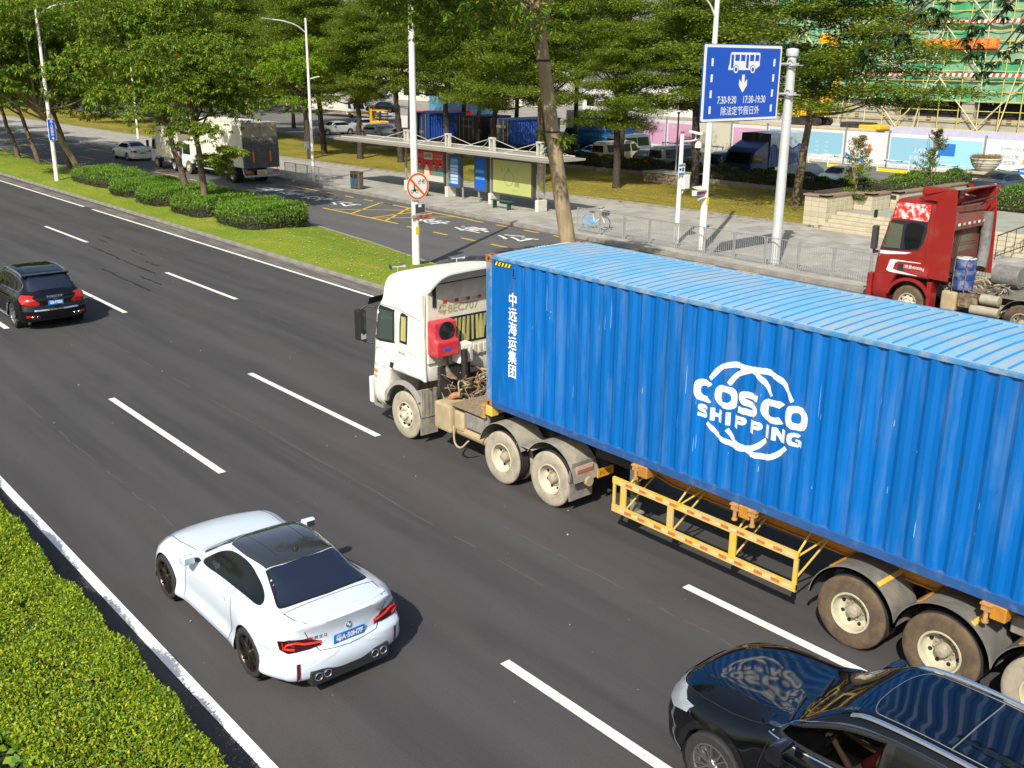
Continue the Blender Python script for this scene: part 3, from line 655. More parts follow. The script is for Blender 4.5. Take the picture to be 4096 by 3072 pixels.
    for i in range(15):
        y = -.64+1.28*i/14; x = (4.52-.13*abs(y/.64)**2.4)*k; z = 1.05-.02*abs(y/.64)**2; rows.append([(x-.20, y, z-.01), (x-.02, y, z+.022), (x+.012, y, z+.012), (x-.0, y, z-.012)])
    sp.grid(rows); sp.build('spoiler', P, root, 40)
    # tail lamps
    def lamp(s):
        D = (-1, 0, 0)
        o = [(5, s*.86, .80), (5, s*.86, .70), (5, s*.80, .655), (5, s*.55, .665), (5, s*.40, .70), (5, s*.385, .745), (5, s*.50, .79), (5, s*.63, .83), (5, s*.78, .845)]
        q = obj('tail_lamp', patch_mesh('tail_lamp', bvh, o, D, .010, M('tail_lamp_dark', (.035, .004, .005), .06, coat=1), .04), root)
        m = MB(); skinline(m, bvh, [(5, s*.40, .735), (5, s*.60, .755), (5, s*.70, .79), (5, s*.80, .77), (5, s*.82, .72), (5, s*.72, .70)], D, .016, 6, .014, .03); m.build('light_strip', REDH, q, 40)
        # lamp wraps round the corner
        side = obj('tail_lamp', patch_mesh('tail_lamp', bvh, [(4.30*k, s*3, .80), (4.47*k, s*3, .83), (4.5*k, s*3, .68), (4.34*k, s*3, .70)], (0, -s, 0), .008, REDL, .03), root)
        o = [(5, s*.74, .53), (5, s*.70, .53), (5, s*.70, .30), (5, s*.74, .28)]
        obj('reflector', patch_mesh('reflector', bvh, o, D, .012, M('reflector_dark', (.12, .006, .006), .15, coat=1), .04), root)
    lamp(1); lamp(-1)
    # number plate recess and diffuser
    X = (-1, 0, 0); q = skin_at(bvh, (5, 0, .70), X); q2 = skin_at(bvh, (5, 0, .845), X)
    plate(root, 'number_plate', q.x+.012, .70, '粤A·50H7F', PLB, .46, .145, tilt=-.10)
    b = MB(); b.lathe([(0, .0), (.041, 0), (.041, .012), (.034, .014), (0, .014)], axis='x', n=20)
    bo = b.build('badge', [CHROME], root, 30, loc=(q2.x-.002, 0, .845), rot=(0, -.1, 0))
    b = MB()
    for qq, m in ((0, 0), (1, 1), (2, 0), (3, 1)): b.lathe([(0, .0165), (.026, .0165)], axis='x', n=4, a0=qq*math.pi/2, a1=(qq+1)*math.pi/2, mi=m)
    b.build('badge_roundel', [M('roundel_blue', (.03, .2, .6), .4), WHT], bo)
    BG = M('badge_grey', (.25, .26, .28), .3, .8)
    wrap_text(root, 'badge_lettering', bvh, 'M2', (5, .50, .85), (0, 1, 0), (0, 0, 1), X, .085, BG, shear=.2)
    wrap_text(root, 'badge_lettering', bvh, '华晨宝马', (5, -.42, .80), (0, 1, 0), (0, 0, 1), X, .06, BG)
    d = MB(); d.box(4.12, 4.44, -.58, .58, .17, .375)
    for y in (-.40, -.13, .13, .40): d.box(4.2, 4.39, y-.008, y+.008, .16, .33)
    d.build('diffuser', BLKP, root, bevel=.01)
    for y in (-.485, -.355, .355, .485):
        m = MB(); m.lathe([(.056, -.14), (.06, 0), (.052, .006), (.044, -.002), (.04, -.12), (0, -.12)], c=(0, 0, 0), axis='x', n=20, mis=[0, 0, 0, 1, 1]); m.build('exhaust_pipe', [CHROME, BLKP], root, 35, loc=(4.45, y, .29))
    # front end
    for s in (1, -1):
        obj('headlight', patch_mesh('headlight', bvh, [(-3, s*.84, .70), (-3, s*.86, .60), (-3, s*.60, .56), (-3, s*.58, .65), (-3, s*.72, .69)], (1, 0, 0), .006, LAMPC, .05), root)
        sd = side_patch('door_handle', root, bvh, rrect(2.62*k, 2.80*k, .765, .80, .015), .014, P, W, .03, both=False) if s > 0 else None
        if s > 0: obj('door_handle', mirror_mesh(sd.data), root)
    mirror_pair(root, 1.62, .83, .955, P)
    f = MB(); f.prism([(0, 0), (.16, .0), (.15, .05), (.11, .06)], -.025, .025, 'y'); f.build('roof_antenna', BLKP, root, bevel=.01, loc=(3.05*k, 0, 1.375))
    BR = M('bronze_dark_rim', (.10, .075, .06), .3, .9)
    for x in (wh[0][0], wh[1][0]):
        for s in (-1, 1): wheel_car(root, x, s*(W-.135), .345, .26, .262, s, 5, BR)
    return root
coupe()
# ---------------------------------------------------------------- black SUV, lower right
def black_suv():
    root = thing('black_suv', 'glossy black SUV with silver roof rails beside the blue container, cut by the frame', 'car', (7.72, -2.84, 0))
    P = M('black_paint', (.003, .0035, .005), rough=.05, coat=0, spec=.62)
    L, W0, H = 4.95, 2.0, 1.73
    w = 1.0
    def hood(x, z, k, zs=.28): return (x, [(0, z), (.42*w*k, z-.006), (.66*w*k, z-.03), (.82*w*k, z-.07), (.93*w*k, z-.17), (w*k*.985, z*.66), (w*k, .50), (.97*w*k, zs), (0, zs)])
    def cab(x, z, yt=.66, b=1.10, k=1.): return (x, [(0, z), (yt*.6*w, z-.012), (yt*w, z-.06), (.84*w, b+.05), (.93*w, b-.08), (w*.985*k, b-.34), (w*k, .50), (.97*w*k, .28), (0, .28)])
    st = [hood(0, .86, .86), hood(.1, .95, .92), hood(.4, 1.03, .97), hood(.9, 1.09, 1.), hood(1.3, 1.13, 1.), cab(1.62, 1.22, .74), cab(1.95, 1.46, .71), cab(2.3, 1.66, .675), cab(2.7, H-.015, .665), cab(3.2, H, .66), cab(4.1, H-.04, .65), cab(4.6, H-.12, .63, k=.98), (4.95, [(0, 1.3), (.36, 1.29), (.6, 1.25), (.8, 1.1), (.88, 1.0), (.92, .8), (.92, .5), (.86, .3), (0, .3)])]
    wh = [(.93, .38, .415), (3.90, .38, .415)]
    me, bvh, W = body_mesh(st, wh, [(.25, .05), (.6, -.02), (.95, .03), (1.3, .1)], [(.3, 0), (1.3, 0)], flare=.02, nx=170, nv=7, round_f=.30, mat=P)
    obj('body', me, root); wells(root, wh, W)
    def tp(name, xy, mat, off, cell=.06):
        q = xy+[(x, -y) for x, y in reversed(xy) if abs(y) > 1e-6]; return obj(name, patch_mesh(name, bvh, [(x, y, 3) for x, y in q], (0, 0, -1), off, mat, cell), root)
    tp('windscreen', list(cr([(1.40, 0), (1.43, .35), (1.52, .66), (1.60, .74)], 4))+list(cr([(1.72, .735), (2.0, .67), (2.30, .60), (2.25, .40), (2.21, 0)], 4)), GLASS, .004)
    RG = M('roof_glass', (.003, .0035, .005), .04, spec=.6)
    sg = list(cr([(2.36, 0), (2.38, .30), (2.46, .50), (2.58, .535)], 4))
    tp('roof_glass', sg+[(3.22, .53), (3.22, 0)], RG, .004)
    o2 = [(3.26, 0), (3.26, .53), (4.0, .51), (4.05, .45), (4.05, 0)]; tp('roof_glass', o2, RG, .004)
    SL = M('seal_grey', (.16, .17, .18), .5)
    q = [(x, y, 3) for x, y in sg+[(3.24, .545)]]; q = [(x, -y, z) for x, y, z in q]
    full = [(3.24, -.545, 3)]+[(x, -y, 3) for x, y in reversed(sg)]+[(x, y, 3) for x, y in sg]+[(3.24, .545, 3)]
    lines(root, bvh, [(full, (0, 0, -1), .006), ([(3.24, -.545, 3), (3.24, .545, 3)], (0, 0, -1), .006), ([(3.24, -.545, 3), (4.05, -.52, 3), (4.1, -.4, 3), (4.1, .4, 3), (4.05, .52, 3), (3.24, .545, 3)], (0, 0, -1), .006)], SL, 'roof_seal')
    sw = [(1.58, 1.13), (1.8, 1.28), (2.05, 1.42), (2.35, 1.535), (2.8, 1.60), (3.4, 1.60), (4.0, 1.55), (4.35, 1.46), (4.5, 1.30), (4.3, 1.20), (3.5, 1.15), (2.4, 1.12), (1.9, 1.10)]
    out = cr(sw, 3, True)
    side_patch('window_trim', root, bvh, out, .003, BLKG, W)
    def clip(poly, lo, hi):
        for xm, keep in ((lo, False), (hi, True)):
            o = []
            for i in range(len(poly)):
                p, q = poly[i-1], poly[i]; ip = (p[0] < xm) == keep; iq = (q[0] < xm) == keep
                if ip != iq: t = (xm-p[0])/(q[0]-p[0]); o.append((xm, p[1]+t*(q[1]-p[1])))
                if iq: o.append(q)
            poly = o
        return poly
    inn = [((x-3)*.965+3, (z-1.34)*.9+1.34) for x, z in out]
    for lo, hi, n in ((0, 2.72, 'front_door_window'), (2.80, 3.72, 'rear_door_window'), (3.78, 5, 'quarter_window')): side_patch(n, root, bvh, clip(inn, lo, hi), .006, GLASS, W)
    for s in (1, -1):
        up = [(x, -s*3, z) for x, z in cr([(1.55, 1.12), (1.8, 1.29), (2.05, 1.43), (2.35, 1.548), (2.8, 1.612), (3.4, 1.612), (4.0, 1.562), (4.36, 1.47), (4.52, 1.30)], 4)]
        lines(root, bvh, [(up, (0, s, 0), .009)], CHROME, 'window_chrome')
        lines(root, bvh, [([(1.52, -s*3, 1.10), (1.9, -s*3, 1.085), (2.4, -s*3, 1.10), (3.5, -s*3, 1.13), (4.3, -s*3, 1.18)], (0, s, 0), .011)], CHROME, 'sill_chrome')
        r = MB(); pp = []
        for x, y, h in ((2.28, .635, .0), (2.45, .64, .035), (2.8, .645, .05), (3.4, .64, .05), (4.2, .62, .04), (4.45, .60, .0)):
            z = skin_at(bvh, (x, s*y, 3), (0, 0, -1)).z; pp.append((x, s*y, z+h))
        pp = cr(pp, 4); r.grid([[(p[0], p[1]-.028, p[2]-.01), (p[0], p[1]-.02, p[2]+.014), (p[0], p[1]+.02, p[2]+.014), (p[0], p[1]+.028, p[2]-.01)] for p in pp], cv=True)
        r.build('roof_rail', M('satin_silver', (.62, .65, .7), .25, .9), root, 40)
        obj('headlight', patch_mesh('headlight', bvh, [(-3, s*.90, .90), (-3, s*.93, .80), (-3, s*.86, .72), (-3, s*.58, .74), (-3, s*.60, .84), (-3, s*.8, .88)], (1, 0, 0), .008, M('headlight_lens', (.38, .42, .46), .1, metal=.3, coat=1), .05), root)
        obj('headlight', patch_mesh('headlight', bvh, [(.05, s*3, .88), (.30, s*3, .94), (.42, s*3, .90), (.32, s*3, .78), (.10, s*3, .74)], (0, -s, 0), .008, M('headlight_lens'), .05), root)
    LN = []
    for s in (1, -1):
        D = (0, s, 0); Y = -s*3
        LN += [([(1.50, Y, .36), (1.50, Y, .75), (1.56, Y, 1.05)], D, .004), ([(2.76, Y, 1.1), (2.78, Y, .36)], D, .004), ([(3.75, Y, 1.12), (3.62, Y, .75), (3.4, Y, .4)], D, .004),
               ([(.30, s*.70, 3), (.6, s*.80, 3), (1.0, s*.83, 3), (1.42, s*.80, 3), (1.52, s*.74, 3)], (0, 0, -1), .005)]
    lines(root, bvh, LN)
    LN = [([(.35, s*.42, 3), (.8, s*.50, 3), (1.3, s*.56, 3)], (0, 0, -1), .006) for s in (1, -1)]; lines(root, bvh, LN, P, 'bonnet_crease')
    obj('grille', patch_mesh('grille', bvh, [(-3, -.38, .86), (-3, .38, .86), (-3, .36, .50), (-3, -.36, .50)], (1, 0, 0), .008, BLKP, .08), root)
    mirror_pair(root, 1.72, .93, 1.06, M('mirror_black', (.006, .006, .008), .1, coat=1), (.18, .24, .19))
    sd = side_patch('door_handle', root, bvh, rrect(2.45, 2.68, .93, .965, .015), .02, P, W, .04, both=False); mirrored(root, 'door_handle', sd)
    sd = side_patch('arch_trim', root, bvh, [(.93+.5*math.cos(a), .38+.5*math.sin(a)) for a in np.linspace(.1, 3.04, 16)]+[(.93+.425*math.cos(a), .38+.425*math.sin(a)) for a in np.linspace(3.04, .1, 16)], .008, BLKG, W, .06)
    RM = M('machined_rim', (.4, .4, .41), .3, .9)
    for x in (.93, 3.90):
        for s in (-1, 1):
            e = wheel_car(root, x, s*(W-.15), .38, .275, .262, s, 7, RM, thick=.03)
            e.children[0].data.materials[0] = M('dusty_rubber', (.10, .085, .065), .9, var=.3, vs=5, bump=.2)
    # open the shell behind the near front pane and seat a driver
    pane = clip(inn, 0, 2.72); bm = bmesh.new(); bm.from_mesh(me)
    def inside(x, z):
        c = False
        for i in range(len(pane)):
            (x1, z1), (x2, z2) = pane[i-1], pane[i]
            if (z1 > z) != (z2 > z) and x < (x2-x1)*(z-z1)/(z2-z1)+x1: c = not c
        return c
    bmesh.ops.delete(bm, geom=[f for f in bm.faces if f.calc_center_median().y < -.5 and inside(f.calc_center_median().x, f.calc_center_median().z) and f.calc_center_median().z > 1.0], context='FACES'); bm.to_mesh(me); bm.free()
    SG = bpy.data.materials.new('side_glass_clear'); SG.use_nodes = True; n = SG.node_tree.nodes; l = SG.node_tree.links; t_ = n.new('ShaderNodeBsdfTransparent'); t_.inputs[0].default_value = (.30, .33, .32, 1); x_ = n.new('ShaderNodeMixShader'); fr = n.new('ShaderNodeFresnel'); n['Principled BSDF'].inputs['Base Color'].default_value = (.01, .01, .01, 1); n['Principled BSDF'].inputs['Roughness'].default_value = .03
    l.new(fr.outputs[0], x_.inputs[0]); l.new(t_.outputs[0], x_.inputs[1]); l.new(n['Principled BSDF'].outputs[0], x_.inputs[2]); l.new(x_.outputs[0], n['Material Output'].inputs[0])
    for o in root.children:
        if o.name.startswith(('front_door_window', 'window_trim')) and sum(v.co.y for v in o.data.vertices) < 0:
            if o.name.startswith('front'): o.data.materials[0] = SG
            else:
                bm = bmesh.new(); bm.from_mesh(o.data); bmesh.ops.delete(bm, geom=[f for f in bm.faces if inside(f.calc_center_median().x, f.calc_center_median().z)], context='FACES'); bm.to_mesh(o.data); bm.free()
    lines(root, bvh, [([(x, -3, z) for x, z in pane+pane[:1]], (0, 1, 0), .022)], BLKP, 'window_seal')
    LE = M('seat_leather', (.03, .024, .02), .6)
    for y in (-.42, .42): m = MB(); m.box(2.25, 2.75, y-.26, y+.26, .45, .72); m.prism([(2.62, .7), (2.85, 1.3), (2.98, 1.3), (2.80, .7)], y-.25, y+.25, 'y'); m.prism([(2.84, 1.33), (2.88, 1.52), (2.98, 1.52), (2.95, 1.33)], y-.12, y+.12, 'y'); m.build('seat', LE, root, bevel=.04, seg=2)
    m = MB(); m.box(1.5, 1.95, -.8, .8, .8, 1.06); m.build('dashboard', BLKP, root, bevel=.05); m = MB(); m.box(1.5, 4.2, -.82, .82, .40, .44); m.build('cabin_floor', BLKP, root)
    m = MB(); m.tube([(2.02+.07*math.sin(a), -.42+.18*math.cos(a), 1.05+.17*math.sin(a)) for a in np.linspace(0, 2*math.pi, 22)[:-1]], .016, 8, closed=True); m.build('steering_wheel', BLKP, root)
    for y0 in (-.15, .4):
        a = skin_at(bvh, (1.47, y0, 3), (0, 0, -1)); b = skin_at(bvh, (1.62, y0-.5, 3), (0, 0, -1)); g = MB(); g.bar(a+Vector((0, 0, .02)), b+Vector((0, 0, .02)), .02, .015); g.build('wiper', BLKP, root)
def skinned(name, V, E, Rr, mat, parent, root=0):
    me = bpy.data.meshes.new(name); me.from_pydata(V, E, []); o = bpy.data.objects.new(name, me); COL.objects.link(o); sk = o.modifiers.new('s', 'SKIN'); 
    for i, r in enumerate(Rr): me.skin_vertices[0].data[i].radius = (r, r) if not isinstance(r, tuple) else r
    me.skin_vertices[0].data[root].use_root = True; o.modifiers.new('d', 'SUBSURF').levels = 2
    m2 = bpy.data.meshes.new_from_object(o.evaluated_get(bpy.context.evaluated_depsgraph_get())); bpy.data.objects.remove(o); m2.materials.clear(); m2.materials.append(mat)
    m2.polygons.foreach_set('use_smooth', [True]*len(m2.polygons)); return obj(name, m2, parent)
def driver():
    r = thing('person', 'driver in a dark red T-shirt, bare arm on the wheel of the black SUV', 'person', (7.72+2.5, -2.84-.42, .70)); SKN = M('skin', (.42, .23, .14), .5); SH = M('shirt_dark_red', (.22, .015, .012), .8)
    V = [(.02, 0, .05), (.08, 0, .28), (.12, 0, .50), (.12, 0, .60), (.10, 0, .70), (.08, 0, .80), (.08, -.19, .52), (-.12, -.26, .32), (-.38, -.14, .42), (-.46, -.10, .46), (.08, .19, .52), (-.12, .22, .32), (-.38, .12, .42), (-.46, .09, .46), (-.02, -.10, .03), (-.45, -.14, .12), (-.62, -.14, -.22), (-.02, .10, .03), (-.45, .14, .12), (-.62, .14, -.22)]
    E = [(0, 1), (1, 2), (2, 3), (3, 4), (4, 5), (2, 6), (6, 7), (7, 8), (8, 9), (2, 10), (10, 11), (11, 12), (12, 13), (0, 14), (14, 15), (15, 16), (0, 17), (17, 18), (18, 19)]
    R = [(.15, .11), (.16, .10), (.15, .09), .055, (.075, .09), (.07, .085), .062, .042, .030, .034, .062, .042, .030, .034, .085, .062, .05, .085, .062, .05]
    skinned('body', V, E, R, SKN, r)
    skinned('shirt', [(.02, 0, .04), (.08, 0, .28), (.12, 0, .51), (.08, -.20, .53), (-.03, -.235, .42), (.08, .20, .53), (-.03, .215, .42)], [(0, 1), (1, 2), (2, 3), (3, 4), (2, 5), (5, 6)], [(.17, .13), (.18, .12), (.165, .105), .075, .062, .075, .062], SH, r)
    skinned('trousers', [(.02, 0, .04), (-.02, -.10, .03), (-.45, -.14, .12), (-.62, -.14, -.2), (-.02, .10, .03), (-.45, .14, .12), (-.62, .14, -.2)], [(0, 1), (1, 2), (2, 3), (0, 4), (4, 5), (5, 6)], [(.16, .12), .10, .075, .062, .10, .075, .062], M('trousers_dark', (.02, .022, .03), .8), r)
    skinned('hair', [(.11, 0, .78), (.10, 0, .84), (.06, 0, .87)], [(0, 1), (1, 2)], [.085, .09, .07], M('hair_black', (.01, .008, .007), .6), r)
    for s in (-1, 1):
        for k in range(4): y = s*.09+.018*(k-1.5); m = MB(); m.tube([(-.47, y, .47), (-.505, y, .49), (-.525, y, .465), (-.515, y, .44)], [.011, .010, .009, .007], 6); m.build('finger', SKN, r, 40)
    m = MB(); m.tube([(-.0, -.03, .74), (-.02, 0, .74), (.0, .03, .74)], [.006, .014, .006], 6); m.build('nose', SKN, r)
black_suv(); driver()
# ---------------------------------------------------------------- black SUV with red lamps, left
def black_suv_left():
    root = thing('black_suv', 'black SUV with silver roof rails, red tail lamps and blue plate at the left edge', 'car', (-21.86, -2.70, 0))
    P = M('black_paint'); w = .965; H = 1.69
    def hood(x, z, k, zs=.26): return (x, [(0, z), (.42*w*k, z-.006), (.66*w*k, z-.03), (.82*w*k, z-.07), (.93*w*k, z-.17), (w*k*.985, z*.66), (w*k, .50), (.96*w*k, zs), (0, zs)])
    def cab(x, z, yt=.66, b=1.06, k=1., bw=.93): return (x, [(0, z), (yt*.6*w, z-.012), (yt*w, z-.06), (.84*w*k, b+.05), (bw*w*k, b-.10), (w*.99*k, b-.34), (w*k, .50), (.96*w*k, .26), (0, .26)])
    st = [hood(0, .82, .86), hood(.1, .9, .92), hood(.4, .98, .97), hood(.9, 1.03, 1.), hood(1.25, 1.07, 1.), cab(1.55, 1.16, .74), cab(1.9, 1.42, .71), cab(2.25, 1.61, .68), cab(2.65, H-.01, .675), cab(3.2, H, .67), cab(3.85, H-.05, .66), cab(4.15, H-.11, .65, bw=.97), cab(4.42, 1.36, .64, bw=.975), cab(4.64, 1.15, .66, 1.02, .99, bw=.97), (4.80, [(0, 1.03), (.36, 1.02), (.6, .99), (.8, .93), (.87, .86), (.91, .7), (.915, .5), (.86, .3), (0, .3)])]
    wh = [(.95, .375, .41), (3.82, .375, .41)]
    rear = [(.25, -.05), (.42, .04), (.62, .06), (.78, .0), (.95, .02), (1.1, .0), (1.7, 0)]
    me, bvh, W = body_mesh(st, wh, [(.25, .05), (.6, -.02), (.95, .03), (1.3, .1)], rear, flare=.03, nx=150, nv=7, round_f=.3, round_r=.22, mat=P)
    obj('body', me, root); wells(root, wh, W)
    def tp(name, xy, mat, off, cell=.06):
        q = xy+[(x, -y) for x, y in reversed(xy) if abs(y) > 1e-6]; return obj(name, patch_mesh(name, bvh, [(x, y, 3) for x, y in q], (0, 0, -1), off, mat, cell), root)
    tp('windscreen', list(cr([(1.36, 0), (1.40, .35), (1.52, .70)], 4))+list(cr([(1.95, .66), (2.26, .59), (2.2, .35), (2.18, 0)], 4)), GLASS, .004)
    tp('roof_glass', [(2.35, 0), (2.37, .48), (3.6, .48), (3.62, 0)], M('roof_glass'), .004)
    tp('rear_window', [(4.15, 0), (4.15, .50), (4.36, .62), (4.52, .64), (4.58, .5), (4.60, 0)], M('rear_glass'), .004)
    sw = [(1.55, 1.10), (1.8, 1.26), (2.05, 1.40), (2.4, 1.50), (2.9, 1.54), (3.5, 1.53), (3.95, 1.47), (4.2, 1.38), (4.28, 1.26), (4.15, 1.13), (3.5, 1.10), (2.4, 1.08), (1.9, 1.07)]
    out = cr(sw, 3, True); side_patch('window_trim', root, bvh, out, .003, BLKG, W)
    inn = [((x-2.9)*.96+2.9, (z-1.3)*.88+1.3) for x, z in out]; side_patch('side_window', root, bvh, inn, .006, GLASS, W)
    for s in (1, -1):
        lines(root, bvh, [([(x, -s*3, z) for x, z in out]+[(out[0][0], -s*3, out[0][1])], (0, s, 0), .008)], CHROME, 'window_chrome')
        lines(root, bvh, [([(x, -s*3, 1.5), (x+.03, -s*3, 1.1)], (0, s, 0), .018) for x in (2.72, 3.72)], BLKG, 'door_pillar')
        r = MB(); pp = []
        for x, y, h in ((2.3, .655, .0), (2.5, .655, .04), (3.1, .66, .05), (3.8, .65, .05), (4.05, .64, .0)):
            z = skin_at(bvh, (x, s*y, 3), (0, 0, -1)).z; pp.append((x, s*y, z+h))
        pp = cr(pp, 4); r.grid([[(p[0], p[1]-.025, p[2]-.01), (p[0], p[1]-.018, p[2]+.014), (p[0], p[1]+.018, p[2]+.014), (p[0], p[1]+.025, p[2]-.01)] for p in pp], cv=True)
        r.build('roof_rail', M('satin_silver'), root, 40)
        o = cr([(6, s*.88, 1.02), (6, s*.91, .90), (6, s*.80, .80), (6, s*.50, .79), (6, s*.46, .85), (6, s*.60, .97), (6, s*.74, 1.05)], 3, True)
        obj('tail_lamp', patch_mesh('tail_lamp', bvh, o, (-1, 0, 0), .010, REDL, .04), root)
        o = cr([(4.42, s*3, 1.06), (4.70, s*3, 1.04), (4.74, s*3, .86), (4.58, s*3, .84)], 3, True)
        obj('tail_lamp', patch_mesh('tail_lamp', bvh, o, (0, -s, 0), .010, REDL, .04), root)
        obj('reflector', patch_mesh('reflector', bvh, [(6, s*.84, .50), (6, s*.62, .49), (6, s*.62, .44), (6, s*.83, .43)], (-1, 0, 0), .012, REDL, .05), root)
        for y in (.53, .66):
            q = skin_at(bvh, (6, s*y, .43), (-1, 0, 0)); m = MB(); m.lathe([(.045, -.1), (.048, 0), (.043, .005), (.038, -.002), (.036, -.09), (0, -.09)], axis='x', n=18, mis=[0, 0, 0, 1, 1]); m.build('exhaust_pipe', [CHROME, BLKP], root, 35, loc=(q.x+.03, s*y, .43))
    X = (-1, 0, 0)
    q = skin_at(bvh, (6, 0, .83), X); plate(root, 'number_plate', q.x+.015, .83, '粤B·P70E6', PLB, .44, .145, tilt=-.05)
    wrap_text(root, 'badge_lettering', bvh, 'PORSCHE', (6, 0, 1.01), (0, 1, 0), (0, 0, 1), X, .07, CHROME, .008, sx=1.5, bold=.004)
    wrap_text(root, 'badge_lettering', bvh, 'Cayenne', (6, 0, .95), (0, 1, 0), (0, 0, 1), X, .05, CHROME, .008, shear=.3)
    obj('chrome_strip', patch_mesh('chrome_strip', bvh, [(6, -.62, .655), (6, .62, .655), (6, .62, .615), (6, -.62, .615)], X, .016, CHROME, .06), root)
    sp = MB(); sp.grid([[(3.98-.04*abs(y), y, 1.60-.03*abs(y)), (4.14-.06*abs(y), y, 1.625-.03*abs(y)), (4.30-.10*abs(y), y, 1.60-.03*abs(y)), (4.26-.10*abs(y), y, 1.55-.03*abs(y)), (4.0, y, 1.52-.03*abs(y))] for y in np.linspace(-.66, .66, 13)]); sp.build('roof_spoiler', P, root, 45)
    g = MB(); g.bar(skin_at(bvh, (4.45, .0, 3), (0, 0, -1))+Vector((0, 0, .02)), skin_at(bvh, (4.55, .35, 3), (0, 0, -1))+Vector((0, 0, .02)), .02); g.build('rear_wiper', BLKP, root)
    mirror_pair(root, 1.75, .90, 1.04, P, (.17, .22, .17))
    LN = []
    for s in (1, -1):
        D = (0, s, 0); Y = -s*3
        LN += [([(1.48, Y, .36), (1.48, Y, .75), (1.54, Y, 1.05)], D, .004), ([(2.72, Y, 1.05), (2.74, Y, .36)], D, .004), ([(3.72, Y, 1.08), (3.6, Y, .75), (3.4, Y, .4)], D, .004)]
    LN.append(([(6, -.70, .72), (6, .70, .72)], X, .005)); lines(root, bvh, LN)
    sl = MB(); sl.box(1.4, 3.4, -.99, -.93, .26, .31); sl.box(1.4, 3.4, .93, .99, .26, .31); sl.pieces('side_step', M('satin_silver'), root, bevel=.01)
    for x in (.95, 3.82):
        for s in (-1, 1): wheel_car(root, x, s*(W-.15), .375, .275, .25, s, 10, ALU, thick=.03, twin=False)
black_suv_left()
# ================================================================ container on the lorry
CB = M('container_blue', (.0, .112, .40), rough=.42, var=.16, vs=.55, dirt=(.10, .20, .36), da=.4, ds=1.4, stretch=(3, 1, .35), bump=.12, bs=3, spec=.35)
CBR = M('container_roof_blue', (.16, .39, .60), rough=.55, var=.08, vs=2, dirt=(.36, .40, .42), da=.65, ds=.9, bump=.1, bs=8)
CRAIL = M('container_rail_blue', (.05, .20, .42), rough=.5, var=.15, dirt=(.36, .34, .30), da=.55, ds=5)
RUST = M('rusted_casting', (.34, .13, .035), rough=.8, var=.35, vs=14, dirt=(.15, .14, .14), da=.4, ds=6, bump=.3)
POSTB = M('worn_post_blue', (.04, .17, .40), rough=.5, var=.2, dirt=(.40, .34, .24), da=.6, ds=4, stretch=(1, 1, .5))
GROOVE = M('roof_groove_blue', (.03, .22, .50), rough=.55, var=.1)
ZB, ZT = 1.48, 4.376
def corr_x(x0, x1, pitch=.279, first=1.09, dep=.036):
    """(x, depth) breakpoints of the corrugated side"""
    out = [(x0, 0)]; x = first
    while x-.24 < x0: x += pitch
    while x < x1:
        a = x-.215                      # recess: slope, inner flat, slope
        out += [(a, 0), (a+.062, dep), (a+.142, dep), (a+.205, 0)]; x += pitch
    out = [p for p in out if p[0] < x1]; out.append((x1, 0)); return out
CX = corr_x(.16, 12.03)
CXs = [p[0] for p in CX]; CDs = [p[1] for p in CX]
def cdep(x): return float(np.interp(x, CXs, CDs))
def drape(mb, y0=.012, off=.003):
    """cut lettering at the corrugation edges and lay it on the side panel (plane y = const)"""
    bm = bmesh.new(); vs = [bm.verts.new(p) for p in mb.v]
    for q in mb.f:
        try: bm.faces.new([vs[i] for i in q])
        except ValueError: pass
    lo, hi = min(p[0] for p in mb.v), max(p[0] for p in mb.v)
    for x in CXs:
        if lo < x < hi: bmesh.ops.bisect_plane(bm, geom=list(bm.verts)+list(bm.edges)+list(bm.faces), plane_co=(x, 0, 0), plane_no=(1, 0, 0), dist=1e-6)
    for v in bm.verts: v.co.y = y0+cdep(v.co.x)-off
    me = bpy.data.meshes.new('print'); bm.to_mesh(me); bm.free(); return me
def ribbon(mb, pts, w):
    P = [Vector((x, 0, z)) for x, z in cr(pts, 8)]; n = len(P); L = []
    for i, p in enumerate(P):
        t = (P[min(i+1, n-1)]-P[max(i-1, 0)]).normalized(); nn = Vector((-t.z, 0, t.x)); ww = w*(.85+.3*math.sin(math.pi*i/(n-1))); L.append((p+nn*ww/2, p-nn*ww/2))
    for i in range(n-1): mb.quad(L[i][0], L[i+1][0], L[i+1][1], L[i][1])
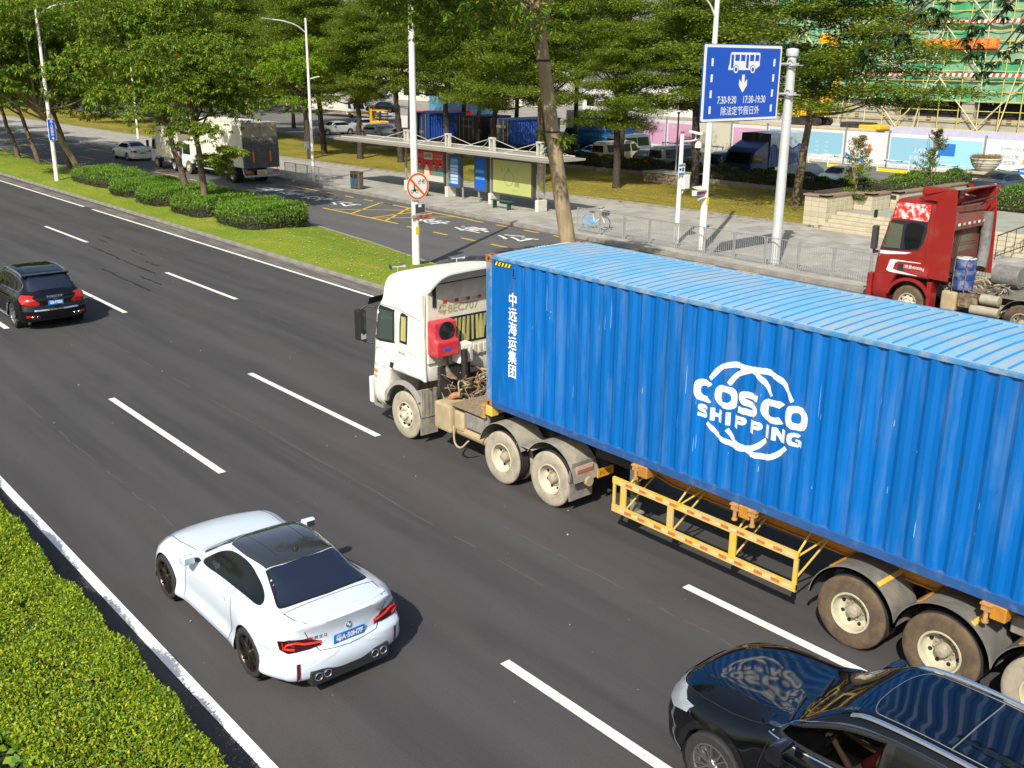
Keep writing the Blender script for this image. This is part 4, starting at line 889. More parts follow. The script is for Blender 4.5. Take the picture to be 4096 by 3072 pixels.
def container40():
    r = thing('shipping_container', 'long blue corrugated shipping container with white lettering on the white-cab lorry', 'container', (6.1, 1.22, ZB)); off = (-6.1, -1.22, -ZB)
    L, W = 12.192, 2.438
    for s in (0, 1):
        m = MB(); Y = lambda d: (.012+d) if s == 0 else (W-.012-d)
        for i in range(len(CX)-1):
            (a, da), (b, db) = CX[i], CX[i+1]; m.quad((a, Y(da), ZB+.10), (b, Y(db), ZB+.10), (b, Y(db), ZT-.05), (a, Y(da), ZT-.05))
        bmt = m.build('side_panel', CB, r, loc=off)
    m = MB()
    for i in range(9):
        y = .1+i*.26; m.add([(.03, y, ZB+.1), (.03, y+.16, ZB+.1), (.03, y+.16, ZT-.1), (.03, y, ZT-.1)], [(0, 1, 2, 3)]); m.add([(.03, y+.16, ZB+.1), (.07, y+.21, ZB+.1), (.07, y+.21, ZT-.1), (.03, y+.16, ZT-.1)], [(0, 1, 2, 3)]); m.add([(.07, y+.21, ZB+.1), (.03, y+.26, ZB+.1), (.03, y+.26, ZT-.1), (.07, y+.21, ZT-.1)], [(0, 1, 2, 3)])
    m.build('front_panel', CB, r, loc=off)
    for y0 in (.06, 1.22): m = MB(); m.box(12.12, 12.17, y0, y0+1.155, ZB+.1, ZT-.1); m.build('door', CB, r, loc=off, bevel=.01)
    # roof: narrow pressed grooves across a slightly crowned sheet
    prof = [(.10, 0, 0)]; x = .26
    while x < 12.0: prof += [(x, 0, 0), (x+.014, -.02, 1), (x+.034, -.02, 1), (x+.048, 0, 0)]; x += .209
    prof.append((12.09, 0, 0)); rows = []
    ny = [.05, .09, .14, .2, .45, .8, 1.22, 1.64, 1.99, 2.24, 2.30, 2.35, 2.39]
    for x, d, g in prof:
        rows.append([(x, y, ZT-.008+.035*(1-((y-1.22)/1.17)**2)+(d if .12 < y < 2.32 else 0)) for y in ny])
    m = MB(); m.grid(rows)
    nn = len(ny)-1
    for k in range(len(m.f)):
        i, j = divmod(k, nn)
        if (prof[i][2] or prof[i+1][2]) and 1 < j < nn-2: m.m[k] = 1
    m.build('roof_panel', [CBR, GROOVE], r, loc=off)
    for s, (y0, y1) in enumerate(((0, .05), (W-.05, W))):
        m = MB(); m.box(.178, 12.014, y0, y1, ZT-.062, ZT-.0); m.build('top_rail', CRAIL, r, loc=off, bevel=.012, seg=2)
        m = MB(); m.prism([(y0 if s == 0 else y1, ZB), (y1 if s == 0 else y0, ZB), (y1 if s == 0 else y0, ZB+.02), (y0+.012 if s == 0 else y1-.012, ZB+.02), (y0+.012 if s == 0 else y1-.012, ZB+.10), (y0+.05 if s == 0 else y1-.05, ZB+.13), (y0+.05 if s == 0 else y1-.05, ZB+.145), (y0 if s == 0 else y1, ZB+.125)], .178, 12.014, 'x'); m.build('bottom_rail', M('rail_deep_blue', (.02, .08, .24), .5, var=.15, dirt=(.2, .24, .28), da=.3, ds=5), r, loc=off)
    for x0 in (0, 12.03):
        m = MB(); m.box(x0 if x0 else 12.03, (x0 if x0 else 12.03)+.16, .16, W-.16, ZT-.1, ZT-.002); m.build('end_rail', CRAIL, r, loc=off, bevel=.01)
        m = MB(); m.box(x0, x0+.16, .16, W-.16, ZB, ZB+.12); m.build('end_sill', CRAIL, r, loc=off)
        for y0 in (0, W-.16):
            m = MB(); m.box(x0+.002, x0+.158, y0+.003, y0+.157, ZB+.118, ZT-.118); m.build('corner_post', POSTB, r, loc=off, bevel=.012)
            for z0 in (ZB, ZT-.118):
                X0 = 0 if x0 == 0 else 12.192-.178; m = MB(); m.box(X0-.004, X0+.178, y0-.004, y0+.162, z0-.002, z0+.122); o = m.build('corner_casting', RUST, r, loc=off, bevel=.012, seg=2)
                m = MB(); m.prism(rrect(X0+.06, X0+.115, z0+.025, z0+.095, .025), y0-.006, y0-.0045, 'y'); m.prism(rrect(X0+.05, X0+.125, y0+.05, y0+.11, .025), z0+.1205, z0+.1225, 'z'); m.pieces('casting_hole', GAP, o)
    # lettering
    m = MB(); A = [((5.28, 3.26), (5.45, 3.47), (5.69, 3.57), (5.92, 3.565), (6.07, 3.53), (6.24, 3.42), (6.37, 3.26)), ((5.62, 3.26), (5.75, 3.43), (6.00, 3.56), (6.30, 3.59), (6.53, 3.50), (6.72, 3.27)),
                   ((5.28, 2.57), (5.52, 2.40), (5.87, 2.34), (6.04, 2.37), (6.20, 2.46), (6.33, 2.59)), ((5.64, 2.56), (5.79, 2.42), (5.97, 2.35), (6.17, 2.31), (6.40, 2.35), (6.55, 2.44), (6.68, 2.58))]
    me = []
    for j, a in enumerate(A): k = MB(); ribbon(k, a, .078); o = obj('emblem_arc', drape(k, off=.003+.0008*j), r, off); o.data.materials.append(WHTW)
    def word(s, cx, cz, size, sx, bold, name='lettering'):
        k = MB(); text(k, s, (cx, 0, cz), (1, 0, 0), (0, 0, 1), size, sx=sx, bold=bold); o = obj(name, drape(k), r, off); o.data.materials.append(WHTW); return o
    def glyph(ch, cx, cz, w, h, t):
        k = MB(); w2, h2 = w/2, h/2; o = []
        def P(pts): k.add([(cx+x, 0, cz+z) for x, z in pts], [tuple(range(len(pts)))])
        def arc(a0, a1, n=26):
            L = []
            for i in range(n+1):
                a = R_(a0+(a1-a0)*i/n); c, q = math.cos(a), math.sin(a); e = .78; f = lambda v: math.copysign(abs(v)**e, v); L.append(((w2*f(c), h2*f(q)), ((w2-t*1.08)*f(c), (h2-t*.86)*f(q))))
            for i in range(n): P([L[i][0], L[i+1][0], L[i+1][1], L[i][1]])
        if ch == 'O': arc(0, 360)
        if ch == 'C': arc(50, 310)
        if ch == 'G': arc(50, 300); P([(w2*.05, .06*h), (w2, .06*h), (w2, -h2*.86), (w2-t, -h2*.74), (w2-t, -.10*h), (w2*.05, -.10*h)])
        if ch == 'S':
            t *= .86
            pts = [(w2*.92, h2-t*.62), (w2*.2, h2-t*.5), (-w2*.55, h2-t*.55), (-w2+t*.55, h*.22), (-w2*.45, h*.04), (w2*.4, -h*.03), (w2-t*.55, -h*.2), (w2*.5, -h2+t*.5), (-w2*.2, -h2+t*.45), (-w2*.95, -h2+t*.62)]
            q = [Vector(p) for p in cr(pts, 5)]; L = []
            for i, p in enumerate(q):
                d = (q[min(i+1, len(q)-1)]-q[max(i-1, 0)]).normalized(); nn = Vector((-d.y, d.x))*t*.5; L.append((p+nn, p-nn))
            for i in range(len(L)-1): P([tuple(L[i][0]), tuple(L[i+1][0]), tuple(L[i+1][1]), tuple(L[i][1])])
        if ch == 'I': P([(-t/2, -h2), (t/2, -h2), (t/2, h2), (-t/2, h2)])
        if ch == 'H': P([(-w2, -h2), (-w2+t, -h2), (-w2+t, h2), (-w2, h2)]); P([(w2-t, -h2), (w2, -h2), (w2, h2), (w2-t, h2)]); P([(-w2+t, -t*.45), (w2-t, -t*.45), (w2-t, t*.45), (-w2+t, t*.45)])
        if ch == 'N': P([(-w2, -h2), (-w2+t, -h2), (-w2+t, h2), (-w2, h2)]); P([(w2-t, -h2), (w2, -h2), (w2, h2), (w2-t, h2)]); P([(-w2+t, h2), (-w2+t, h2-t*1.5), (w2-t, -h2), (w2-t, -h2+t*1.5)])
        if ch == 'P':
            P([(-w2, -h2), (-w2+t, -h2), (-w2+t, h2), (-w2, h2)]); r1 = h*.31; zc = h2-r1; L = []
            for i in range(11): a = R_(90-18*i); L.append(((w2-r1+r1*math.cos(a), zc+r1*math.sin(a)), (w2-r1+(r1-t*.8)*math.cos(a), zc+(r1-t*.8)*math.sin(a))))
            for i in range(10): P([L[i][0], L[i+1][0], L[i+1][1], L[i][1]])
            P([(-w2+t, h2), (w2-r1, h2), (w2-r1, h2-t*.8), (-w2+t, h2-t*.8)]); P([(-w2+t, zc-r1+t*.8), (w2-r1, zc-r1+t*.8), (w2-r1, zc-r1), (-w2+t, zc-r1)])
        me_ = drape(k); q = obj('letter', me_, r, off); me_.materials.append(WHTW)
    for ch, x, w in zip('COSCO', (5.185, 5.58, 5.985, 6.425, 6.795), (.41, .42, .34, .45, .385)): glyph(ch, x, 3.045, w, .35, .112)
    for ch, x, w in (('S', 5.175, .20), ('H', 5.43, .21), ('I', 5.645, .1), ('P', 5.865, .20), ('P', 6.145, .20), ('I', 6.345, .1), ('N', 6.535, .22), ('G', 6.80, .24)): glyph(ch, x, 2.725, w, .20, .066)
    def word(s, cx, cz, size, sx, bold, name='lettering', oy=.003):
        k = MB(); text(k, s, (cx, 0, cz), (1, 0, 0), (0, 0, 1), size, sx=sx, bold=bold); o = obj(name, drape(k, off=oy), r, off); o.data.materials.append(WHTW); return o
    for i, c in enumerate('中远海运集团'): [word(c, .76+d, 3.64-i*.268+e, .27, .9, 0, oy=.003+.0006*j) for j, (d, e) in enumerate(((0, 0), (.006, .004), (-.006, -.004), (.004, -.006)))]
    # scrape marks and faded numbers
    random.seed(5); SC = M('paint_scratch', (.30, .45, .62), .7); SD = M('bare_dark_scrape', (.05, .06, .05), .8)
    for i in range(46):
        x = 1.2+random.random()*9.5; z = 1.75+random.random()*1.9; h = random.choice((.03, .05, .1, .25, .5)); k = MB(); w = .004+.004*random.random()
        k.add([(x, 0, z), (x+w, 0, z), (x+w*1.5, 0, z+h*.6), (x+w*.6, 0, z+h)], [(0, 1, 2, 3)]); o = obj('scratch', drape(k, off=.002), r, off); o.data.materials.append(SC if random.random() < .8 else SD)
    for x, z, h in ((9.15, 3.0, .30), (9.14, 2.72, .26), (8.0, 3.05, .07), (9.6, 2.85, .08), (2.98, 2.2, .5)):
        k = MB(); k.add([(x, 0, z), (x+.012, 0, z), (x+.02, 0, z+h*.6), (x+.006, 0, z+h)], [(0, 1, 2, 3)]); o = obj('scratch', drape(k, off=.002), r, off); o.data.materials.append(SD)
    # hazard stripes and vent
    m = MB(); m.box(.24, .70, .004, .0085, 4.215, 4.295); o = m.build('hazard_tape', BLKP, r, loc=off)
    for i in range(5):
        x = .26+i*.09; m = MB(); m.add([(x, .003, 4.22), (x+.045, .003, 4.22), (x+.085, .003, 4.29), (x+.04, .003, 4.29)], [(0, 1, 2, 3)]); m.build('hazard_stripe', M('hazard_yellow', (.75, .6, .02), .5), o)
    m = MB(); m.box(.765, .84, -.012, .02, 4.06, 4.26); o = m.build('vent_cover', CB, r, loc=off, bevel=.008); 
    m = MB(); m.box(.785, .82, -.014, -.0125, 4.09, 4.23); m.build('vent_slot', GAP, o)
    # faded print on the roof edge
    k = MB(); text(k, 'COSCO SHIPPING', (.19, 1.5, ZT+.045), (0, 1, 0), (-1, 0, 0), .11, bold=.004); k.build('roof_lettering', WHT, r, loc=off)
container40()
# ================================================================ lorry parts
def tlathe(R, w, side, rr, deep, dusty, hubm):
    pass
_tw = {}
def truck_wheel(root, x, y, R, side, kind, tm, rm, name='wheel', dual=True):
    """side -1: outer face looks to -y; y = outer tyre face. kind: 'drive' deep bowl, 'steer' proud hub"""
    e = sub(name, root, (x, y, R)); s = side; k = (R, side, kind, tm.name, rm.name, dual)
    if k not in _tw:
        w = .28; t = MB(); rr = R*.545
        def tyre(y0):
            f = lambda d: y0-s*d
            pr = [(rr, f(.03)), (rr+.012, f(.006)), (rr+.05, f(-.002)), (R*.86, f(-.004)), (R*.955, f(.006)), (R*.99, f(.022)), (R, f(.04))]
            for g in range(4): a = .075+g*.043; pr += [(R, f(a)), (R-.013, f(a+.004)), (R-.013, f(a+.012)), (R, f(a+.016))]
            pr += [(R, f(w-.03)), (R*.96, f(w)), (rr, f(w-.03))]; t.lathe(pr, axis='y', n=48, mis=[0]*6+[1]*19)
        tyre(0)
        if dual: tyre(-s*.33)
        f = lambda d: -s*d; m = MB()
        if kind == 'drive':
            m.lathe([(rr+.008, f(.012)), (rr+.002, f(-.002)), (rr-.02, f(.004)), (rr-.028, f(.05)), (rr-.03, f(.12)), (rr-.045, f(.15)), (.17, f(.165)), (.165, f(.16))], axis='y', n=40)
            m.lathe([(.17, f(.163)), (.10, f(.163)), (.10, f(.10)), (.085, f(.05)), (.06, f(.035)), (.0, f(.033))], axis='y', n=20, mi=1)
        else:
            m.lathe([(rr+.008, f(.012)), (rr+.002, f(-.002)), (rr-.02, f(.004)), (rr-.03, f(.06)), (rr-.06, f(.07)), (.19, f(.02)), (.165, f(.005)), (.12, f(.0)), (.118, f(.02)), (.10, f(.02)), (.095, f(-.045)), (.07, f(-.06)), (0, f(-.062))], axis='y', n=40)
        for i in range(10):
            a = 2*math.pi*i/10; rb = .132 if kind != 'drive' else .135; yy = f(-.02) if kind != 'drive' else f(.13); m.lathe([(.016, f(.16) if kind == 'drive' else f(.01)), (.016, yy), (0, yy)], c=(rb*math.cos(a), 0, rb*math.sin(a)), axis='y', n=6, mi=1)
        h = MB(); nh = 8
        for i in range(nh):
            a = 2*math.pi*(i+.5)/nh; rh = .205 if kind == 'drive' else .205; yy = f(.1555) if kind == 'drive' else f(.028)
            if kind == 'drive': h.lathe([(0, f(.148)), (.028, f(.148)), (.028, f(.2))], c=(rh*math.cos(a), 0, rh*math.sin(a)), axis='y', n=12)
            else: h.lathe([(0, f(.018)), (.026, f(.018)), (.026, f(.06))], c=(.222*math.cos(a), 0, .222*math.sin(a)), axis='y', n=12)
        _tw[k] = (t.mesh('tyre', [tm, RUB], 35), m.mesh('rim', [rm, M('dusty_hub', (.34, .30, .22), .7, var=.25, vs=20)], 35), h.mesh('hand_hole', GAP))
    a, b, c = _tw[k]; obj('tyre', a, e); ro = obj('rim', b, e); h = obj('hand_holes', c, e); h['kind'] = 'stuff'; return e
def arc_fender(root, x, y0, y1, z, R, a0, a1, mat, t=.012, name='mudguard', lip=.03, lipside=-1):
    m = MB(); n = 20; rows = []
    for i in range(n+1):
        a = R_(a0+(a1-a0)*i/n); c, s = math.cos(a), math.sin(a)
        rows.append([(x+(R-lip)*c, y0, z+(R-lip)*s), (x+R*c, y0-.0, z+R*s), (x+R*c, y0+.03*(1 if y1 > y0 else -1), z+R*s+.004), (x+(R+.006)*c, (y0+y1)/2, z+(R+.006)*s), (x+R*c, y1, z+R*s), (x+(R-t)*c, y1, z+(R-t)*s), (x+(R-t)*c, y0, z+(R-t)*s)])
    m.grid(rows, cv=True); return m.build(name, mat, root, 40)
TB_DUST = M('pale_dust_rubber', (.36, .32, .24), rough=.95, var=.18, vs=5, dirt=(.16, .14, .11), da=.5, ds=4)
TB_BRN = M('brown_dust_rubber', (.125, .085, .05), rough=.95, var=.22, vs=6, dirt=(.045, .035, .028), da=.6, ds=5)
RIM_DUST = M('pale_dust_rim', (.52, .47, .36), rough=.8, var=.12, vs=8)
RIM_CREAM = M('cream_rim', (.50, .47, .34), rough=.6, var=.15, vs=6, dirt=(.25, .2, .12), da=.4, ds=5)
FEND = M('dusty_grey_plastic', (.20, .19, .165), rough=.75, var=.15, vs=6, dirt=(.38, .34, .26), da=.6, ds=2.5)
FENDK = M('rubber_grey_mudguard', (.13, .125, .12), rough=.55, var=.2, vs=5, dirt=(.27, .23, .17), da=.5, ds=2.5)
YEL = M('trailer_yellow', (.60, .42, .05), rough=.6, var=.14, vs=6, dirt=(.46, .37, .22), da=.6, ds=3)
ORG = M('chassis_orange', (.48, .20, .015), rough=.6, var=.2, vs=5, dirt=(.2, .12, .06), da=.5, ds=4)
TAPER = M('reflective_red', (.46, .13, .07), rough=.5, var=.2, vs=20); TAPEW = M('reflective_cream', (.55, .48, .30), rough=.5, var=.15, vs=20)
def trailer():
    r = thing('semi_trailer', 'yellow and orange skeletal semi-trailer carrying the blue shipping container', 'trailer', (7.5, 1.22, 0)); off = (-7.5, -1.22, 0)
    B = lambda m, n, mat, **k: m.build(n, mat, r, loc=off, **k)
    for y in (.62, 1.70):
        m = MB(); m.prism([(.3, 1.44), (12.2, 1.44), (12.2, 1.05), (4.2, 1.05), (3.1, 1.26), (.3, 1.26)], y-.008, y+.008, 'y'); m.box(.3, 12.2, y-.07, y+.07, 1.44, 1.46); m.prism([(.3, 1.26), (3.1, 1.26), (4.2, 1.05), (12.2, 1.05), (12.2, 1.03), (4.2, 1.03), (3.1, 1.24), (.3, 1.24)], y-.07, y+.07, 'y'); B(m, 'main_beam', ORG)
    for x in (.09, 4.05, 6.08, 9.87, 12.1):
        m = MB(); m.box(x-.09, x+.09, .03, 2.40, 1.30, 1.44); B(m, 'cross_member', ORG, bevel=.008)
        for y in (.02, 2.29):
            m = MB(); m.box(x-.10, x+.10, y-.03, y+.15, 1.27, 1.475); o = B(m, 'twist_lock', ORG if x > .2 else YEL, bevel=.015)
            if y < 1:
                for d in (-.16, .16) if x > 5 and x < 7 else (-.14,):
                    m = MB(); m.box(x+d-.06, x+d+.06, -.03, .05, 1.36, 1.475); m.box(x+d-.075, x+d+.075, -.045, .06, 1.435, 1.46); m.lathe([(.03, 1.22), (.03, 1.36)], c=(x+d, 0.0, 0), n=10); m.lathe([(.045, 1.20), (.045, 1.23), (0, 1.23)], c=(x+d, 0, 0), n=10)
                    B(m, 'twist_lock_handle', M('dusty_lock', (.42, .22, .07), .8, var=.3, vs=15))
    for x in (1.6, 3.0, 5.1, 7.1, 8.6, 9.2, 11.0): m = MB(); m.box(x-.04, x+.04, .63, 1.69, 1.2, 1.4); B(m, 'brace_beam', ORG)
    # landing leg
    for y in (.35, 2.0):
        m = MB(); m.box(3.52, 3.66, y-.07, y+.07, .75, 1.42); B(m, 'landing_leg', M('leg_grey', (.12, .12, .11), .6, var=.2, vs=8), bevel=.01)
        m = MB(); m.box(3.54, 3.64, y-.05, y+.05, .42, .75); m.box(3.46, 3.72, y-.12, y+.12, .38, .42); B(m, 'landing_foot', FEND)
    # side guard on both sides
    for s, y in ((-1, -.03), (1, 2.45)):
        x0, x1 = 3.42, 7.08
        for z0, z1 in ((.985, 1.10), (.48, .60)):
            m = MB(); m.prism([(y, z0), (y+.012, z0), (y+.05, z0), (y+.05, z0+.008), (y+.012, z0+.014), (y+.012, z1-.014), (y+.05, z1-.008), (y+.05, z1), (y, z1)], x0, x1, 'x'); o = B(m, 'guard_rail', YEL)
            xx = x0+.15; k = 0
            while xx < x1-.2:
                if k % 2 or True: m = MB(); m.box(xx, xx+.15, (y-.003) if s < 0 else y+.05, (y-.0012) if s < 0 else y+.053, z0+.035, z1-.035); m.build('reflective_tape', TAPER if k % 2 else TAPEW, o)
                xx += .15 if k % 2 else .15; k += 1
                if k % 4 == 0: xx += .06
        for x, w in ((3.425, .05), (3.60, .12), (4.63, .12), (5.87, .12), (7.01, .07)):
            m = MB(); m.box(x, x+w, y+.004, y+.045, .595, .99); B(m, 'guard_post', YEL, bevel=.005)
        if s < 0:
            for x in (3.72, 4.75, 5.95, 7.0):
                for dx, z in ((.18, .98), (-.16, .98), (.1, .60)):
                    m = MB(); m.bar((x, .02, z), (x+dx+.1, .58, 1.32 if z > .7 else 1.22), .03, .012); B(m, 'guard_brace', YEL)
    # axles
    for x in (7.95, 9.24, 10.55):
        m = MB(); m.tube([(x, .3, .52), (x, 2.15, .52)], .065, 10); B(m, 'axle', ORG)
        for y in (.62, 1.7): m = MB(); m.bar((x-.55, y, .98), (x, y, .62), .08, .05); m.bar((x, y, .62), (x+.55, y, .98), .08, .05); B(m, 'leaf_spring', M('spring_black', (.03, .025, .02), .8))
        truck_wheel(r, x-7.5, -1.22-.01, .525, -1, 'drive', TB_BRN if x < 10 else TB_DUST, RIM_CREAM); truck_wheel(r, x-7.5, 1.22+.01, .525, 1, 'drive', TB_BRN, RIM_CREAM)
        for y0, y1 in ((-.02, .60), (2.46, 1.86)): o = arc_fender(r, x-7.5, y0-1.22, y1-1.22, .54, .665, 6, 174, FENDK, lip=.045)
        for a in (58, 122):
            c, s = math.cos(R_(a)), math.sin(R_(a)); m = MB(); t = Vector((-s, 0, c)); p = Vector((x+.675*c, 0, .54+.675*s)); m.bar(p+Vector((0, .0, 0)), p+Vector((0, .62, 0)), .07, .02, up=(c, 0, s)); B(m, 'mudguard_clamp', ORG if a > 90 else YEL, bevel=.005)
    m = MB(); m.box(9.9, 10.2, .35, .6, 1.0, 1.25); B(m, 'valve_box', FEND, bevel=.02)
    m = MB(); m.tube([(4.6, 1.16, .82), (6.6, 1.16, .82)], .14, 16); B(m, 'air_tank', M('leg_grey'))
    m = MB(); m.box(2.5, 3.4, .5, 1.9, 1.05, 1.24); B(m, 'coupler_plate', M('spring_black'))
trailer()
# ================================================================ white tractor
def bx(root, name, b, mat, bevel=.01, seg=1, off=(0, 0, 0), label=None):
    m = MB(); m.box(*b); return m.build(name, mat, root, bevel=bevel, seg=seg, loc=off, label=label)
def cab_st(y, ztop, sill0=.46, sill1=1.38, L=2.1, low=.50, arch=(.55, 2.0), roofs=None):
    st = []
    for x, zt in roofs:
        sl = sill0 if x < arch[0]+.3 else sill1
        if zt < 3.2: sl = sill0
        k = .985 if x < .06 else 1
        st.append((x, [(0, zt), (y*.55, zt-.02), (y*.84, zt-.07), (y*.955, zt-.22), (y*.985*k, zt-.62 if zt-.62 > 2.1 else 2.1), (y*k, 2.0), (y*k, 1.5), (y*k, sl+.02), (0, sl)]))
    return st
CLUT = M('greasy_brown', (.11, .075, .045), rough=.8, var=.45, vs=12, dirt=(.30, .25, .17), da=.6, ds=6)
CLUT2 = M('dusty_tan_metal', (.40, .32, .19), rough=.8, var=.25, vs=8, dirt=(.22, .17, .1), da=.5, ds=4)
CLUT3 = M('rust_pipe', (.30, .15, .07), rough=.75, var=.35, vs=9)
FRAME = M('chassis_black', (.022, .02, .019), rough=.8, var=.2, dirt=(.12, .1, .07), da=.4, ds=3)
def clutter(root, x0, x1, y0, y1, z0, z1, n, seed, mats, off, name='hose'):
    rnd = random.Random(seed)
    for i in range(n):
        p = [Vector((rnd.uniform(x0, x1), rnd.uniform(y0, y1), rnd.uniform(z0, z1)))]
        for k in range(3): p.append(Vector((min(x1, max(x0, p[-1].x+rnd.uniform(-.35, .35))), min(y1, max(y0, p[-1].y+rnd.uniform(-.4, .4))), min(z1, max(z0, p[-1].z+rnd.uniform(-.25, .25))))))
        m = MB(); m.tube(cr(p, 5), rnd.choice((.009, .012, .016, .028)), 6); m.build(name, rnd.choice(mats), root, 40, loc=off)
def white_tractor():
    X0 = -4.08; r = thing('truck_tractor', 'dusty white high-roof lorry tractor with red cooling unit pulling the blue container', 'truck', (X0, 1.23, 0))
    WP = M('cab_white', (.74, .72, .66), rough=.45, var=.05, vs=3, dirt=(.52, .46, .34), da=.35, ds=1.8)
    roofs = [(0, 2.95), (.12, 3.12), (.3, 3.30), (.6, 3.48), (1.0, 3.585), (1.5, 3.65), (2.05, 3.70)]
    st = []
    for x, zt in roofs:
        y = 1.235 if x > .1 else 1.20
        sl = .47 if x < .75 else 1.40
        st.append((x, [(0, zt), (.66, zt-.015), (1.0, zt-.05), (1.15, zt-.20), (1.205, max(zt-.62, 2.62)), (y, 2.30), (y, 1.7), (y-.01, sl+.03), (0, sl)]))
    wh = [(1.30, .52, .72)]
    me, bvh, W = body_mesh(st, wh, [(.4, .02), (1.0, .0), (1.9, .05), (2.7, .19), (3.0, .26), (3.3, .34), (3.7, .5)], [(0, 0), (4, 0)], flare=.0, nx=90, nv=7, round_f=.22, round_r=.0, mat=WP)
    body = obj('cab_body', me, r)
    D = (0, 1, 0)
    # brow of the roof fairing, open at the back
    def brow():
        sec = st[-1][1][:6]; P = cr(sec, 6); rows = []
        full = [(-a, b) for a, b in reversed(P)]+P[1:]
        def back(z): return max(0., min(.50, (z-3.26)/.42*.50)) if z > 3.26 else 0.
        R0 = []; R1 = []; 
        for a, b in full:
            e = back(b)**.8*(.5**.2); z1 = b+.07*(e/.5); R0.append((2.08, a, b)); R1.append((2.08+e, a*.99, z1))
        i0 = [(p[0], p[1]*.975, p[2]-.035) for p in R0]; i1 = [(p[0], p[1]*.975, p[2]-.03) for p in R1]
        m = MB(); m.grid([R0, R1, i1, i0]); return m.build('roof_fairing', WP, r, 50)
    brow()
    for s in (-1, 1):      # side fins along the rear corner of the cab
        m = MB(); y = s*1.235
        pl = [(2.0, 1.44), (2.12, 1.44), (2.10, 2.2), (2.06, 2.8), (2.06, 3.26), (2.0, 3.3)]
        m.prism(pl, y, y-s*.03, 'y'); m.build('side_fin', WP, r)
    # rear wall
    rx = 2.135; RW = M('rear_wall_cream', (.66, .63, .53), .55, var=.06, dirt=(.40, .34, .22), da=.45, ds=1.6)
    m = MB(); m.box(2.08, rx, -1.17, 1.17, 1.80, 3.45); m.build('rear_wall', RW, r, bevel=.02)
    for y in (-.8, -.35, .1, .55, 1.0): m = MB(); m.box(rx, rx+.012, y-.008, y+.008, 3.12, 3.38); m.build('wall_seam', RW, r)
    for i in range(8):
        y = -.92+i*.15+.0; m = MB(); m.box(rx+.001, rx+.005, y, y+(.10 if i % 2 else .14), 3.03, 3.10); m.build('reflective_tape', M('tape_red', (.62, .03, .02), .5) if i % 2 else TAPEW, r)
        if i == 7: pass
    for i in range(8, 13): y = -.92+i*.15; m = MB(); m.box(rx+.001, rx+.005, y, y+(.10 if i % 2 else .14), 3.03, 3.10); m.build('reflective_tape', M('tape_red') if i % 2 else TAPEW, r)
    m = MB(); text(m, '粤BEC707', (rx+.004, -.38, 2.90), (0, 1, 0), (0, 0, 1), .23, bold=.006, sx=1.08); m.build('number_lettering', M('faded_lettering', (.36, .34, .19), .6), r)
    m = MB(); m.prism(rrect(-.74, .72, 2.13, 2.73, .08), rx, rx+.012, 'x'); m.build('window_seal', BLKP, r)
    CUR = M('yellow_green_curtain', (.40, .38, .13), .8, var=.3, vs=4, stretch=(1, 4, .6))
    wv = []
    for i in range(61): y = -.70+1.38*i/60; wv.append([(rx+.014+.006*math.sin(i*1.1)+.004*math.sin(i*.37), y, 2.17), (rx+.014+.006*math.sin(i*1.3+.4), y, 2.69)])
    m = MB(); m.grid(wv); m.build('rear_window', CUR, r, 60)
    for i in range(8): y = .0+i*.14-.15; m = MB(); m.prism([(y, 2.06), (y+.09, 2.06), (y+.09, 1.86), (y+.07, 1.84), (y+.02, 1.84), (y, 1.86)], rx, rx+.03, 'x'); m.build('pressed_rib', RW, r, bevel=.008)
    m = MB(); m.tube([(rx+.25, -1.1, 3.52), (rx+.25, 1.1, 3.56)], .012, 6); m.build('fairing_strut', BLKP, r)
    for y in (-1.03, -.98): m = MB(); m.bar((rx+.02, y, 3.0), (rx+.02, y, 3.55), .025); m.build('fairing_strut', BLKP, r)
    # red cooling unit
    RD = M('cooling_unit_red', (.50, .035, .055), .45, var=.08, dirt=(.45, .3, .22), da=.3, ds=3)
    m = MB(); m.prism([(rx+.02, 2.03), (rx+.36, 2.03), (rx+.36, 2.33), (rx+.27, 2.37), (rx+.26, 2.72), (rx+.02, 2.74)], -1.19, -.63, 'y'); cu = m.build('cooling_unit', RD, r, bevel=.025, seg=2)
    fx = rx+.285; m = MB(); m.lathe([(.19, fx-.02), (.195, fx+.0), (.175, fx+.01), (.17, fx-.005), (0, fx-.01)], c=(0, -.90, 2.545), axis='x', n=28)
    for k in range(10): a = 2*math.pi*k/10; m.bar((fx+.012, -.90, 2.545), (fx+.012, -.90+.18*math.cos(a), 2.545+.18*math.sin(a)), .007)
    for rr in (.06, .10, .14): m.tube([(fx+.012, -.90+rr*math.cos(t), 2.545+rr*math.sin(t)) for t in np.linspace(0, 2*math.pi, 24)[:-1]], .0035, 4, closed=True)
    m.lathe([(.05, fx+.015), (0, fx+.02)], c=(0, -.90, 2.545), axis='x', n=14); m.build('fan', BLKP, cu)
    m = MB(); m.box(rx+.362, rx+.366, -1.02, -.86, 2.14, 2.21); m.build('sticker', M('sticker_blue', (.04, .1, .5), .4), cu)
    # air intake and ducts
    m = MB(); m.box(rx+.04, rx+.30, -.60, -.22, 1.78, 2.20); ai = m.build('air_intake', WP, r, bevel=.05, seg=3)
    for y in (-.54, -.44, -.34): m = MB(); m.box(rx+.301, rx+.315, y, y+.05, 1.84, 2.12); m.build('intake_slot', RW, ai, bevel=.01)
    m = MB(); m.tube([(rx+.34, -.50, 2.1), (rx+.36, -.50, 1.45)], .07, 14); m.build('intake_hose', BLKP, r, 40)
    for i in range(5): m = MB(); m.tube([(rx+.12, -.85+.02*i, 2.0), (rx+.2, -.83, 1.75-.05*i), (rx+.25+.03*i, -.7, 1.5)], .02+.008*(i % 3), 8); m.build('hose', CLUT, r, 40)
